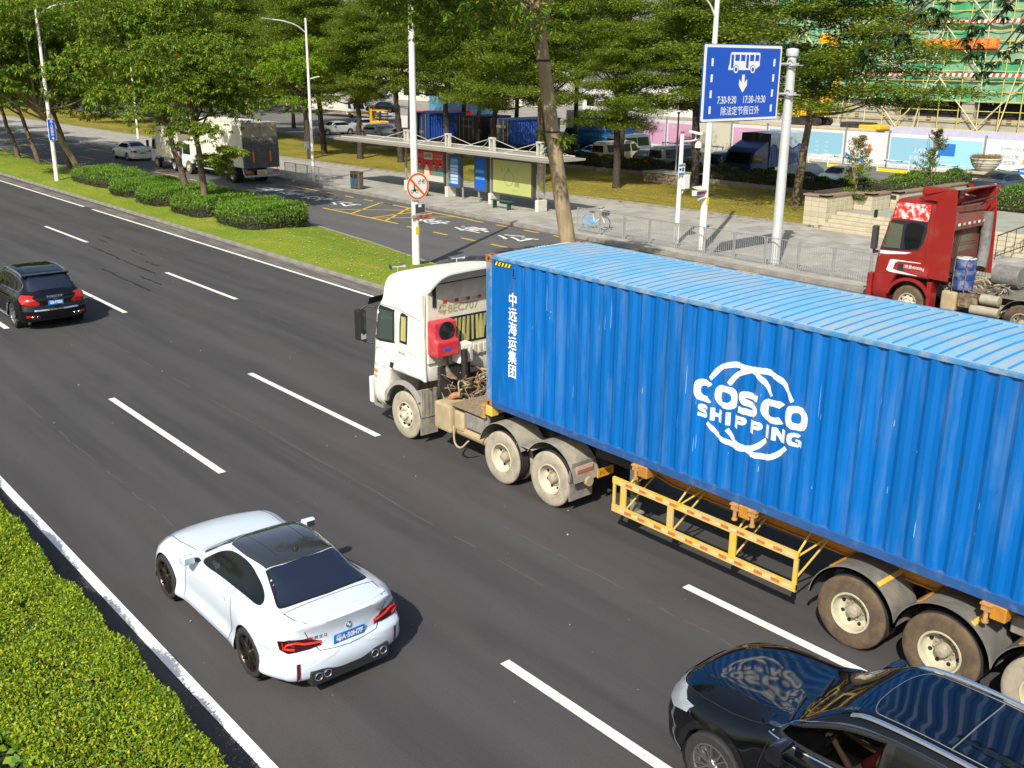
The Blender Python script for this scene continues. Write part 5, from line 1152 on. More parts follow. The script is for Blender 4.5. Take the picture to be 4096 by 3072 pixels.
    # doors, panes, trims (laid on the skin)
    def sp(n, xz, off, mat, sm=3, both=True): return side_patch(n, r, bvh, xz, off, mat, W, .09, both, sm)
    sp('window_trim', [(.17, 2.70), (.98, 2.77), (1.03, 2.70), (1.03, 2.10), (.98, 2.04), (.20, 1.97), (.13, 2.04)], .003, BLKP)
    sp('door_window', [(.26, 2.64), (.93, 2.71), (.97, 2.66), (.97, 2.13), (.93, 2.09), (.24, 2.03), (.19, 2.08)], .006, M('cab_glass', (.05, .07, .065), .06, spec=.6))
    sp('sleeper_window', [(1.26, 2.72), (1.50, 2.73), (1.52, 2.68), (1.50, 2.16), (1.47, 2.11), (1.24, 2.11), (1.22, 2.16)], .005, BLKP)
    sp('sleeper_pane', [(1.29, 2.68), (1.46, 2.69), (1.46, 2.17), (1.27, 2.16)], .008, CUR, 0)
    obj('windscreen', patch_mesh('windscreen', bvh, [(-3, -1.12, 2.72), (-3, 1.12, 2.72), (-3, 1.17, 1.95), (-3, -1.17, 1.95)], (1, 0, 0), .006, GLASS, .12), r)
    LN = []
    for s in (1, -1):
        Y = -s*3; DD = (0, s, 0)
        LN += [([(1.08, Y, 2.82), (1.08, Y, 1.9), (1.12, Y, 1.42), (.95, Y, 1.30), (.5, Y, 1.18), (.08, Y, 1.08)], DD, .004), ([(.1, Y, 2.78), (1.08, Y, 2.82), (2.06, Y, 2.70)], DD, .005), ([(1.10, Y, 3.55), (1.02, Y, 3.2), (1.06, Y, 2.82)], DD, .004),
               ([(1.14, Y, 1.98), (2.0, Y, 1.92)], DD, .003), ([(1.62, Y, 2.8), (1.62, Y, 1.55)], DD, .003)]
    lines(r, bvh, LN)
    sp('door_handle', rrect(.88, 1.04, 1.50, 1.62, .02), .006, BLKP, 0)
    sp('marker_lamp', rrect(.28, .42, 1.27, 1.34, .03), .02, AMB, 0); sp('marker_lamp', rrect(.30, .40, 1.17, 1.21, .02), .015, AMB, 0)
    LB = M('faded_blue_print', (.30, .42, .52), .6)
    for t, x, z, s in (('总质量:25000kg', .45, 1.44, .085), ('最大牵引总质量', 1.38, 1.62, .075), ('40000kg', 1.40, 1.53, .08)): wrap_text(r, 'door_lettering', bvh, t, (x, -3, z), (1, 0, 0), (0, 0, 1), D, s, LB, .004)
    wrap_text(r, 'door_lettering', bvh, '格尔发K', (1.30, -3, 1.88), (1, 0, 0), (0, 0, 1), D, .07, M('badge_grey'), .004)
    for i, c in enumerate('深圳市物流运输有限公司'): a = R_(165-150*i/10); wrap_text(r, 'door_lettering', bvh, c, (.47+.24*math.cos(a), -3, 1.60+.24*math.sin(a)), (math.sin(a), 0, -math.cos(a)), (math.cos(a), 0, math.sin(a)), D, .06, LB, .004)
    # mirrors, visor
    for s in (-1, 1):
        m = MB(); m.box(-.17, .06, s*1.30, s*1.47, 1.92, 2.60); o = m.build('mirror', BLKP, r, bevel=.03, seg=2); m = MB(); m.box(.061, .064, s*1.32, s*1.45, 2.15, 2.55); m.build('mirror_glass', M('mirror_dark', (.03, .035, .04), .05), o); m = MB(); m.box(.061, .064, s*1.32, s*1.45, 1.96, 2.11); m.build('mirror_glass', M('mirror_glass'), o)
        m = MB(); m.tube([(.15, s*1.18, 1.86), (.0, s*1.3, 1.88), (-.04, s*1.38, 1.95)], .028, 8); m.tube([(.2, s*1.15, 2.66), (.02, s*1.28, 2.68), (-.04, s*1.38, 2.60)], .022, 8); m.build('mirror_arm', BLKP, o)
    m = MB(); m.grid([[(-.10+.16*(y/1.2)**2, y, 2.86), (-.22+.2*(y/1.2)**2, y, 2.70), (-.21+.2*(y/1.2)**2, y, 2.695), (-.08+.16*(y/1.2)**2, y, 2.85)] for y in np.linspace(-1.2, 1.2, 13)]); m.build('sun_visor', BLKP, r)
    # bumper, steps, wheel arch
    for s in (-1, 1):
        m = MB(); m.box(-.02, .12, s*1.10, s*1.245, .48, 1.08); m.build('bumper', WP, r, bevel=.03, seg=2)
        for k, z in enumerate((.93, .66)): m = MB(); m.box(.16, .46, s*1.05, s*1.23, z, z+.03); m.build('step', FEND, r)
        m = MB(); m.prism([(.14, .45), (.50, .45), (.52, .75), (.60, 1.06), (.45, 1.06), (.44, .50), (.18, .50), (.18, 1.06), (.14, 1.06)], s*1.225, s*1.18, 'y'); m.build('step_frame', FEND, r)
        pts = [(1.30+.75*math.cos(a), .52+.75*math.sin(a)) for a in np.linspace(math.pi*.93, .62, 14)]; pin = [(1.30+.66*math.cos(a), .52+.66*math.sin(a)) for a in np.linspace(.62, math.pi*.93, 14)]
        m = MB(); m.prism(pts+pin, s*1.25, s*1.17, 'y'); m.build('wheel_arch', M('arch_grey', (.30, .30, .28), .6, dirt=(.4, .36, .28), da=.5, ds=3), r)
        o = arc_fender(r, 1.30, s*1.24, s*.75, .52, .66, 8, 62, FEND, name='mudguard')
        m = MB(); m.box(1.90, 1.94, s*1.23, s*.80, .22, .62); m.build('mud_flap', FEND, r)
        for k in range(4): m = MB(); m.box(1.945, 1.955, s*(1.18-.1*k), s*(1.14-.1*k), .6, 1.15); m.build('flap_rib', FEND, r)
        m = MB(); m.box(1.90, 1.945, s*1.22, s*.80, .60, 1.22); m.build('mudguard_back', FEND, r, bevel=.01)
        truck_wheel(r, 1.34, s*1.225, .52, s, 'steer', TB_DUST, RIM_DUST, dual=False)
        for x in (4.55, 5.90): truck_wheel(r, x, s*1.235, .52, s, 'drive', TB_DUST, RIM_DUST)
        arc_fender(r, 4.55, s*1.25, s*.62, .55, .66, 25, 165, FEND); arc_fender(r, 5.90, s*1.25, s*.62, .55, .68, 8, 150, FEND)
        m = MB(); m.box(4.98, 5.45, s*1.24, s*.62, .93, .955); m.build('mudguard_bridge', FEND, r, bevel=.01)
        m = MB(); m.hexa([(6.40, s*1.24, .62), (6.44, s*1.24, .62), (6.44, s*.66, .62), (6.40, s*.66, .62), (6.46, s*1.24, 1.0), (6.50, s*1.24, 1.0), (6.50, s*.66, 1.0), (6.46, s*.66, 1.0)]); m.build('lamp_bracket', FEND, r)
        m = MB(); m.box(6.50, 6.54, s*1.16, s*.74, .78, .93); o = m.build('tail_lamp', M('dusty_frame', (.3, .26, .2), .8), r, bevel=.01); m = MB(); m.box(6.541, 6.55, s*1.14, s*.76, .80, .86); m.build('lens', M('dusty_red_lens', (.42, .11, .07), .5), o); m = MB(); m.box(6.541, 6.55, s*1.14, s*.76, .865, .91); m.build('lens', M('dusty_pink_lens', (.5, .36, .28), .5), o)
        m = MB(); m.hexa([(6.42, s*1.23, .26), (6.44, s*1.23, .26), (6.44, s*.66, .26), (6.42, s*.66, .26), (6.42, s*1.23, .60), (6.44, s*1.23, .60), (6.44, s*.66, .60), (6.42, s*.66, .60)]); m.build('mud_flap', FEND, r)
        # roof horns
        for yy in ((-1.1, -.75) if s < 0 else (.45, .85),):
            z0 = 3.50; m = MB(); a, b = yy; m.tube([(.75, a, z0+.12), (.75, a+.05, z0+.13), (.75, (a+b)/2, z0+.12), (.75, b-.05, z0+.12), (.75, b, z0+.12)], [.065, .03, .018, .03, .05], 12); m.tube([(.75, (a+b)/2, z0+.12), (.75, (a+b)/2, z0-.03)], .012, 6); m.build('air_horn', CHROME, r, 40)
        # chassis rail
        m = MB(); m.box(.6, 6.6, s*.46, s*.38, .78, 1.05); m.build('chassis_rail', FRAME, r)
    m = MB(); m.box(.8, 1.9, -.5, .5, .55, 1.35); m.build('engine', CLUT, r, bevel=.05)
    bx(r, 'gearbox', (2.1, 3.0, -.3, .3, .75, 1.12), CLUT, .06)
    clutter(r, 2.2, 2.95, -1.0, .9, 1.0, 1.62, 70, 3, [CLUT, CLUT, FRAME, CLUT2, CLUT3, BLKP], (0, 0, 0)); clutter(r, 2.35, 2.9, -.6, .8, 1.15, 1.55, 26, 9, [CLUT2, M('hose_yellow', (.5, .35, .05), .6), CLUT], (0, 0, 0), 'cable')
    m = MB(); m.tube(cr([(2.55, -.95, .80), (2.55, -.95, 1.05), (2.60, -.9, 1.2), (2.75, -.8, 1.25)], 5), .065, 14); m.build('exhaust_pipe', CLUT3, r, 40)
    m = MB(); m.box(2.22, 2.30, -1.0, -.2, 1.1, 1.75); m.build('firewall', FRAME, r)
    # tanks and boxes on the near side
    bx(r, 'fuel_tank', (2.40, 2.95, -1.23, -.62, .55, 1.13), CLUT2, .05, 2); m = MB(); m.box(2.93, 3.25, -1.14, -.65, .62, 1.05); m.build('tank_end', CLUT2, r, bevel=.08, seg=3)
    b = bx(r, 'battery_box', (3.30, 3.92, -1.15, -.62, .78, 1.10), M('battery_grey', (.2, .2, .19), .7, dirt=(.36, .32, .24), da=.5, ds=4), .03, 2)
    for i in range(6): m = MB(); m.box(3.34+i*.1, 3.38+i*.1, -1.158, -1.15, .80, 1.08); m.build('box_rib', FEND, b)
    m = MB(); m.tube([(2.95, -.98, .62), (4.0, -.98, .62)], .13, 18); m.build('air_tank', CLUT2, r, 40)
    m = MB(); m.tube(cr([(3.05, -1.22, .75), (3.1, -1.24, .42), (3.3, -1.24, .36), (3.5, -1.2, .55)], 4), .02, 8); m.build('tank_guard', CLUT2, r, 40)
    m = MB(); m.box(2.95, 3.98, -1.21, .6, 1.17, 1.20); p = m.build('catwalk_plate', M('checker_plate', (.24, .18, .12), .7, var=.25, vs=10, dirt=(.4, .34, .26), da=.4, ds=3), r)
    cp = MB()
    for i in range(18):
        for j in range(30): x = 3.0+i*.054; y = -1.18+j*.058; d = .016 if (i+j) % 2 else -.016; cp.bar((x, y, 1.203), (x+.02, y+d, 1.203), .006, .005)
    o = cp.build('raised_pattern', M('checker_plate'), p); o['kind'] = 'stuff'
    m = MB(); m.lathe([(.06, .95), (.07, 1.15), (.05, 1.2), (0, 1.2)], c=(3.98, -1.1, 0), n=12); m.build('filler_cap', FEND, r)
    m = MB(); m.lathe([(.0, 1.06), (.45, 1.06), (.45, 1.12), (0, 1.14)], c=(5.2, 0, 0), n=24); m.build('fifth_wheel', FRAME, r)
    m = MB(); m.tube([(6.55, -.9, .62), (6.62, -.9, .62)], .09, 12); m.build('hook', CLUT2, r)
    m = MB(); m.box(6.64, 6.66, -.75, -.35, .66, .82); pl = m.build('number_plate', PLY, r); m = MB(); text(m, 'EC707', (6.663, -.55, .74), (0, 1, 0), (0, 0, 1), .11); m.build('plate_lettering', BLKP, pl)
white_tractor()
# ================================================================ street furniture
GALV = M('galvanised_steel', (.42, .43, .43), .45, .55, var=.12, vs=6, dirt=(.28, .27, .25), da=.4, ds=3)
GALVL = M('light_galvanised', (.55, .56, .57), .5, .25, var=.08, vs=4, dirt=(.42, .41, .38), da=.4, ds=2)
WPOLE = M('white_pole_paint', (.74, .73, .69), .4, var=.05, vs=3, dirt=(.52, .47, .38), da=.4, ds=3, stretch=(1, 1, .3))
BLU = M('sign_blue', (.008, .085, .52), .35)
SGW = M('sign_white', (.78, .78, .74), .45)
STY = M('sticker_yellow', (.75, .58, .02), .5)
def pole(r, h, r0, r1, mat, name='pole', z0=0.):
    m = MB(); m.lathe([(r0*1.02, z0), (r0, z0+.02), (r1, h), (0, h+.01)], n=20); return m.build(name, mat, r, 40)
def base_plate(r, s=.25): m = MB(); m.lathe([(s, 0), (s, .03), (s*.55, .05), (0, .05)], n=16); m.build('base_plate', GALV, r)
# -- pedestrian railing, one section per object
def railing_section(label, L=1.5):
    r = thing('railing_section', label, 'railing', (0, 0, 0), group='grey steel railing sections along the pavement kerb')
    for x in (.02, L-.02): m = MB(); m.box(x-.022, x+.022, -.022, .022, 0, 1.12); m.build('post', GALV, r, bevel=.006)
    m = MB(); m.tube(cr([(.05, 0, .95), (.06, 0, 1.07), (.12, 0, 1.10), (L/2, 0, 1.10), (L-.12, 0, 1.10), (L-.06, 0, 1.07), (L-.05, 0, .95)], 4), .019, 8); m.build('top_rail', GALV, r, 40)
    for z in (.12, .24): m = MB(); m.tube([(.04, 0, z), (L-.04, 0, z)], .013, 6); m.build('bottom_rail', GALV, r)
    bm_ = MB(); bm_.tube([(0, 0, .12), (0, 0, 1.09)], .0085, 6); me = bm_.mesh('bar', GALV)
    n = 13
    for i in range(n): obj('bar', me, r, (.05+(i+1)*(L-.1)/(n+1), 0, 0))
    return r
rs = railing_section('grey steel railing section between the pavement and the bus lane')
first = True
for k in range(22):
    x = -20.3+1.545*k; y = 22.1-.012*k
    if first: rs.location = (x, y, .15); first = False
    else: dup(rs, (x, y, .15), -.008, 'grey steel railing section, %s counted rightwards from the bicycle end' % ORD[k])
for k in range(4): c = dup(rs, (-48.8+1.5*k, 22.15, .15), 0, 'grey steel barrier section by the far white lamp post, %s from the lorry end' % ORD[k]); c['group'] = 'barrier sections by the far lamp post'
# -- lamp posts
def lamp_post(name, label, loc, h, r0, arms, mat=WPOLE, extra=None):
    r = thing(name, label, 'street lamp', loc); pole(r, h, r0, r0*.55, mat); base_plate(r, r0*1.8)
    for pts, head in arms:
        m = MB(); m.tube(cr(pts, 6), .04, 8); m.build('lamp_arm', mat, r, 40)
        if head: m = MB(); p = Vector(pts[-1]); d = (p-Vector(pts[-2])).normalized(); m.bar(p-d*.05, p+d*.62, .20, .07); m.build('lamp_head', M('lamp_grey', (.5, .52, .55), .4, .4), r, bevel=.03, seg=2)
    return r
l2 = lamp_post('street_lamp', 'white lamp post with one long curved arm behind the short railing', (-45.8, 22.6, .15), 10.2, .115, [([(0, -.0, 9.3), (0, -.7, 9.75), (0, -1.6, 9.98), (0, -2.4, 10.05)], True), ([(0, 0, 6.5), (0, .5, 6.62), (0, .8, 6.66)], False)])
m = MB(); m.box(-.12, .12, -.5, -.25, 2.2, 2.62); m.build('camera_box', GALVL, l2, bevel=.03); m = MB(); m.tube([(0, -.3, 2.15), (0, 0, 2.15)], .03, 6); m.build('bracket', GALVL, l2)
m = MB(); m.box(.105, .112, -.06, .07, 1.85, 2.05); m.build('sticker', STY, l2)
l3 = lamp_post('street_lamp', 'white lamp post with a curved arm behind the big blue bus lane sign', (-13.17, 22.6, .15), 11.2, .16, [([(0, 0, 9.3), (0, -.45, 9.85), (0, -1.1, 10.2), (0, -2.2, 10.4)], True)])
m = MB(); m.add([(-.15, -.72, 2.72), (-.15, -.12, 2.72), (.2, -.12, 2.60), (.2, -.72, 2.60)], [(0, 1, 2, 3)]); m.box(-.14, .19, -.7, -.14, 2.55, 2.58); m.build('solar_panel', M('panel_cream', (.55, .52, .42), .4), l3)
m = MB(); m.box(-.02, .12, -.85, -.12, 2.36, 2.55); wb = m.build('warning_lamp', SGW, l3, bevel=.02)
m = MB(); m.box(.121, .13, -.68, -.40, 2.39, 2.52); m.build('lens', M('lens_blue', (.01, .08, .4), .2), wb); m = MB(); m.box(.121, .13, -.39, -.14, 2.39, 2.52); m.build('lens', M('lens_red', (.5, .03, .01), .2), wb)
m = MB(); m.tube([(.1, -.55, 2.2), (.1, -.1, 2.25), (0, 0, 2.3)], .05, 8); m.build('camera', GALVL, l3)
m = MB(); m.box(.14, .156, -.07, .09, 1.98, 2.25); m.build('sticker', STY, l3)
l1 = lamp_post('street_lamp', 'white lamp post on the median grass with a narrow blue hospital sign', (-55.8, 9.42, .12), 10.9, .14, [([(0, 0, 10.2), (0, 1.0, 10.8), (0, 2.0, 11.0)], True)])
m = MB(); m.box(.16, .19, -.22, .26, 2.66, 4.0); sg = m.build('direction_sign', SGW, l1, bevel=.01); m = MB(); m.box(.191, .196, -.19, .23, 2.69, 3.97); pn = m.build('sign_panel', BLU, sg)
m = MB()
for i, c in enumerate('市人民医院'): text(m, c, (.199, .02, 3.82-i*.2), (0, 1, 0), (0, 0, 1), .2, bold=.004)
m.prism([(.02, 2.72), (.10, 2.80), (.02, 2.88), (-.06, 2.80)], .198, .199, 'x'); m.build('lettering', SGW, sg)
m = MB(); m.box(.13, .14, -.06, .06, 1.8, 2.0); m.build('sticker', STY, l1)
l4 = lamp_post('street_lamp', 'distant white lamp post standing behind the white saloon on the bus lane', (-90.5, 28.2, .15), 10, .11, [([(0, 0, 9.3), (0, -.7, 9.75), (0, -2.2, 10.05)], True)])
# -- white pole with the round prohibition sign
r = thing('sign_pole', 'white pole on the median tip with a round no motorcycles sign and small solar box', 'sign pole', (-17.93, 11.08, .15)); pole(r, 11.5, .155, .095, WPOLE); base_plate(r, .27)
def disc(name, parent, c, R, x, mat, n=40): m = MB(); m.lathe([(0, x-.004), (R, x-.004), (R, x), (0, x)], c=(0, c[0], c[1]), axis='x', n=n); return m.build(name, mat, parent)
sg = disc('round_sign', r, (.0, 3.08), .52, .20, SGW); ORR = M('sign_orange_red', (.72, .13, .015), .4)
m = MB(); m.lathe([(.50, .2035), (.425, .2035)], c=(0, 0, 3.08), axis='x', n=48); m.build('sign_rim', ORR, sg)
# black bicycle (upper right) and motorcycle (lower left)
def wheelring(m, y, z, R, w, x): m.lathe([(R, x), (R-w, x)], c=(0, y, z), axis='x', n=20)
def seg(m, a, b, w, x): m.bar((x, a[0], a[1]), (x, b[0], b[1]), w, .0012, up=(1, 0, 0))
m = MB(); cy, cz = .17, 3.22
for dy in (-.10, .12): wheelring(m, cy+dy, cz, .062, .014, .204)
for a, b in (((-.10, 0), (-.04, .09)), ((-.04, .09), (.04, .0)), ((.04, 0), (.12, 0)), ((-.04, .09), (-.07, .12)), ((.09, .09), (.12, 0)), ((.04, 0), (.08, .09)), ((.05, .09), (.16, .09))): seg(m, (cy+a[0], cz+a[1]), (cy+b[0], cz+b[1]), .014, .2045)
m.build('bicycle_symbol', BLKP, sg)
m = MB(); cy, cz = -.16, 2.90
for dy in (-.11, .11): wheelring(m, cy+dy, cz, .07, .022, .204)
m.prism([(cy-.08, cz+.0), (cy+.07, cz-.01), (cy+.10, cz+.06), (cy+.02, cz+.11), (cy-.05, cz+.07)], .2045, .2052, 'x'); m.prism([(cy-.02, cz+.09), (cy+.04, cz+.09), (cy+.02, cz+.19), (cy-.03, cz+.19)], .2054, .206, 'x'); m.lathe([(.028, .206), (0, .206)], c=(0, cy-.01, cz+.225), axis='x', n=12)
m.build('motorcycle_symbol', BLKP, sg)
m = MB(); m.add([(.208, -.40, 3.37), (.208, -.34, 3.43), (.208, .33, 2.76), (.208, .27, 2.70)][::1], [(0, 1, 2, 3)]); m.build('sign_bar', ORR, sg)
m = MB(); m.box(.14, .17, -.13, .36, 2.03, 2.42); b = m.build('solar_box', GALVL, r, bevel=.01); m = MB(); m.box(.171, .175, -.10, .33, 2.06, 2.39); b2 = m.build('solar_panel', M('panel_dark', (.06, .065, .07), .3), b); m = MB(); m.box(.176, .178, .03, .17, 2.28, 2.38); m.build('label', SGW, b)
m = MB(); m.box(.10, .20, -.28, .66, 1.86, 2.0); b = m.build('warning_lamp', M('lamp_housing', (.35, .3, .27), .6), r, bevel=.015)
for i in range(5): m = MB(); m.box(.201, .21, -.1+.15*i, .03+.15*i, 1.88, 1.98); m.build('lens', M('lens_dull_red', (.32, .06, .03), .3) if i % 2 else M('lens_dull_orange', (.42, .16, .08), .3), b)
m = MB(); m.tube([(.05, .0, 1.65), (.1, .2, 1.68), (.12, .28, 1.72)], .05, 8); m.build('bracket', M('bracket_dark', (.12, .1, .08), .7), r)
m = MB(); m.box(.145, .152, -.10, .06, 1.25, 1.55); m.build('sticker', STY, r)
# -- big blue bus lane sign
r = thing('bus_lane_sign', 'big blue bus lane sign with white bus, arrow and times on a thick grey post', 'road sign', (-9.3, 22.4, .15)); pole(r, 7.95, .20, .165, GALVL)
m = MB(); m.lathe([(.22, 7.90), (.23, 7.93), (.23, 8.12), (.2, 8.17), (0, 8.2)], n=20); m.build('post_cap', GALVL, r, 40); base_plate(r, .38)
for z in (6.55, 7.62):
    m = MB(); m.tube([(.05, -5.1, z), (.05, .35, z)], .045, 10); m.build('cross_arm', GALVL, r, 40); m = MB(); m.box(-.1, .32, -.28, .30, z-.06, z-.03); m.lathe([(.13, -.02), (.16, -.02), (.16, .02), (.13, .02), (.13, -.02)], c=(.1, -.22, z+.03), axis='y', n=16); m.build('clamp', GALVL, r)
y0, y1, z0, z1 = -5.28, -.88, 5.66, 8.24; PX = .12
m = MB(); m.prism(rrect(y0, y1, z0, z1, .06), PX, PX+.03, 'x'); sg = m.build('sign_board', SGW, r)
m = MB(); m.prism(rrect(y0-.03, y1+.03, z0-.03, z1+.03, .06), PX-.03, PX-.001, 'x'); m.build('sign_back', BLU, sg)
m = MB(); m.prism(rrect(y0+.09, y1-.09, z0+.09, z1-.09, .03), PX+.031, PX+.034, 'x'); m.build('sign_panel', BLU, sg)
X = PX+.037; yc = (y0+y1)/2
def pl_(nm, poly, mat=SGW, x=X): m = MB(); m.prism([(yc+a, b) for a, b in poly], x-.002, x, 'x'); return m.build(nm, mat, sg)
BZ = .13
pl_('bus_symbol', [(a, b+BZ*1.0-.08*(7.97-b)*0) for a, b in [(-.90, 7.27), (-.86, 7.46), (-.84, 7.46), (-.80, 7.82), (-.75, 7.87), (.86, 7.87), (.90, 7.82), (.90, 7.42), (.65, 7.29), (.3, 7.27)]])
for a, b, c, d in ((-.76, -.62, 7.47, 7.92), (-.54, -.29, 7.71, 7.92), (-.21, .03, 7.71, 7.92), (.10, .24, 7.47, 7.92), (.31, .54, 7.71, 7.92), (.62, .84, 7.71, 7.92)): pl_('symbol_window', [(a, c), (b, c), (b, d), (a, d)], BLU, X+.003)
for a in (-.47, .50):
    m = MB(); m.lathe([(0, X+.005), (.155, X+.005)], c=(0, yc+a, 7.42), axis='x', n=24); m.build('symbol_wheel', BLU, sg); m = MB(); m.lathe([(0, X+.007), (.13, X+.007)], c=(0, yc+a, 7.42), axis='x', n=24); m.build('symbol_wheel', SGW, sg); m = MB(); m.lathe([(0, X+.009), (.075, X+.009)], c=(0, yc+a, 7.42), axis='x', n=20); m.build('symbol_wheel', BLU, sg)
pl_('arrow', [(-.08, 7.24), (.08, 7.24), (.08, 6.97), (.23, 7.09), (.23, 6.87), (0, 6.62), (-.23, 6.87), (-.23, 7.09), (-.08, 6.97)])
for t, w, z, s in (('7:30-9:30', -.86, 6.37, .40), ('17:30-19:30', .72, 6.37, .40), ('除法定节假日外', -.05, 5.98, .33)):
    m = MB(); text(m, t, (X, yc+w, z), (0, 1, 0), (0, 0, 1), s*.9 if t[0] != '除' else s, sx=.8 if t[0] != '除' else .98, bold=.004 if t[0] != '除' else .002); m.build('lettering', SGW, sg)
for s in (-1.78, 1.78):
    for i in range(4): z = 7.66-i*.535; pl_('lane_mark', [(s-.055, z-.13), (s+.055, z-.13), (s+.055, z+.13), (s-.055, z+.13)])
# -- camera pole
r = thing('camera_pole', 'slim white pole with surveillance cameras and a small grey cabinet', 'camera pole', (-14.88, 22.95, .15)); pole(r, 4.75, .11, .085, WPOLE); base_plate(r, .2)
m = MB(); m.tube([(0, 0, 4.42), (0, .6, 4.42), (0, 1.15, 4.48)], .035, 8); m.build('camera_arm', WPOLE, r); m = MB(); m.bar((-.1, .55, 4.83), (.28, .98, 4.70), .13, .11); m.build('bullet_camera', WPOLE, r, bevel=.02); m = MB(); m.tube([(0, .9, 4.45), (0, .9, 4.75)], .03, 6); m.build('camera_mount', WPOLE, r)
m = MB(); m.lathe([(0, 4.42), (.06, 4.40), (.14, 4.28), (.15, 4.12), (.11, 4.10)], c=(0, 1.1, 0), n=16); d = m.build('dome_camera', WPOLE, r, 40); m = MB(); m.lathe([(.11, 4.10), (.09, 4.0), (0, 3.96)], c=(0, 1.1, 0), n=14); m.build('dome_glass', GLASS, d, 40)
m = MB(); m.tube([(0, 0, 4.75), (0, 0, 5.7)], .008, 5); m.build('lightning_rod', GALV, r)
m = MB(); m.lathe([(0, 4.73), (.07, 4.76), (.07, 4.82), (0, 4.86)], n=12); m.build('finial', M('finial_red', (.4, .02, .12), .4), r, 40)
m = MB(); m.box(.10, .12, -.26, .16, 2.98, 3.50); s_ = m.build('notice', SGW, r); m = MB(); m.box(.121, .123, -.24, .14, 3.38, 3.48); m.box(.121, .123, -.24, .14, 3.0, 3.12); m.build('notice_band', M('notice_blue', (.06, .22, .55), .5), s_); m = MB(); m.prism([(-.02, 3.17), (.10, 3.17), (.10, 3.33), (-.02, 3.33)], .121, .123, 'x'); m.prism([(-.20, 3.18), (-.06, 3.24), (-.06, 3.28), (-.20, 3.33)], .121, .123, 'x'); m.build('camera_symbol', BLKP, s_)
m = MB(); m.box(-.2, .16, .12, .50, 2.40, 3.0); m.build('cabinet', WPOLE, r, bevel=.03, seg=2); m = MB(); m.bar((0, .05, 2.1), (0, .35, 2.4), .05); m.build('cabinet_bracket', WPOLE, r)
# -- litter bin
r = thing('litter_bin', 'dark steel double litter bin with blue panels at the pavement edge', 'litter bin', (-40.9, 22.85, .15)); BRZ = M('bin_bronze', (.16, .14, .11), .4, .6, var=.15, vs=4)
m = MB(); m.prism(rrect(-.50, .50, -.2, .22, .12, 5), .06, 1.02, 'z'); b = m.build('bin_body', BRZ, r, 40); m = MB(); m.prism(rrect(-.53, .53, -.23, .25, .14, 5), 1.02, 1.06, 'z'); m.build('bin_top', BRZ, r, 40)
for x in (-.25, .22): m = MB(); m.box(x-.15, x+.15, -.215, -.205, .30, .62); m.build('bin_panel', M('bin_blue', (.02, .10, .25), .4), b); m = MB(); m.box(x-.16, x+.16, -.214, -.204, .70, .92); m.build('bin_opening', GAP, b)
m = MB(); m.box(-.46, .46, -.18, .2, 0, .06); m.build('bin_base', BLKP, r)
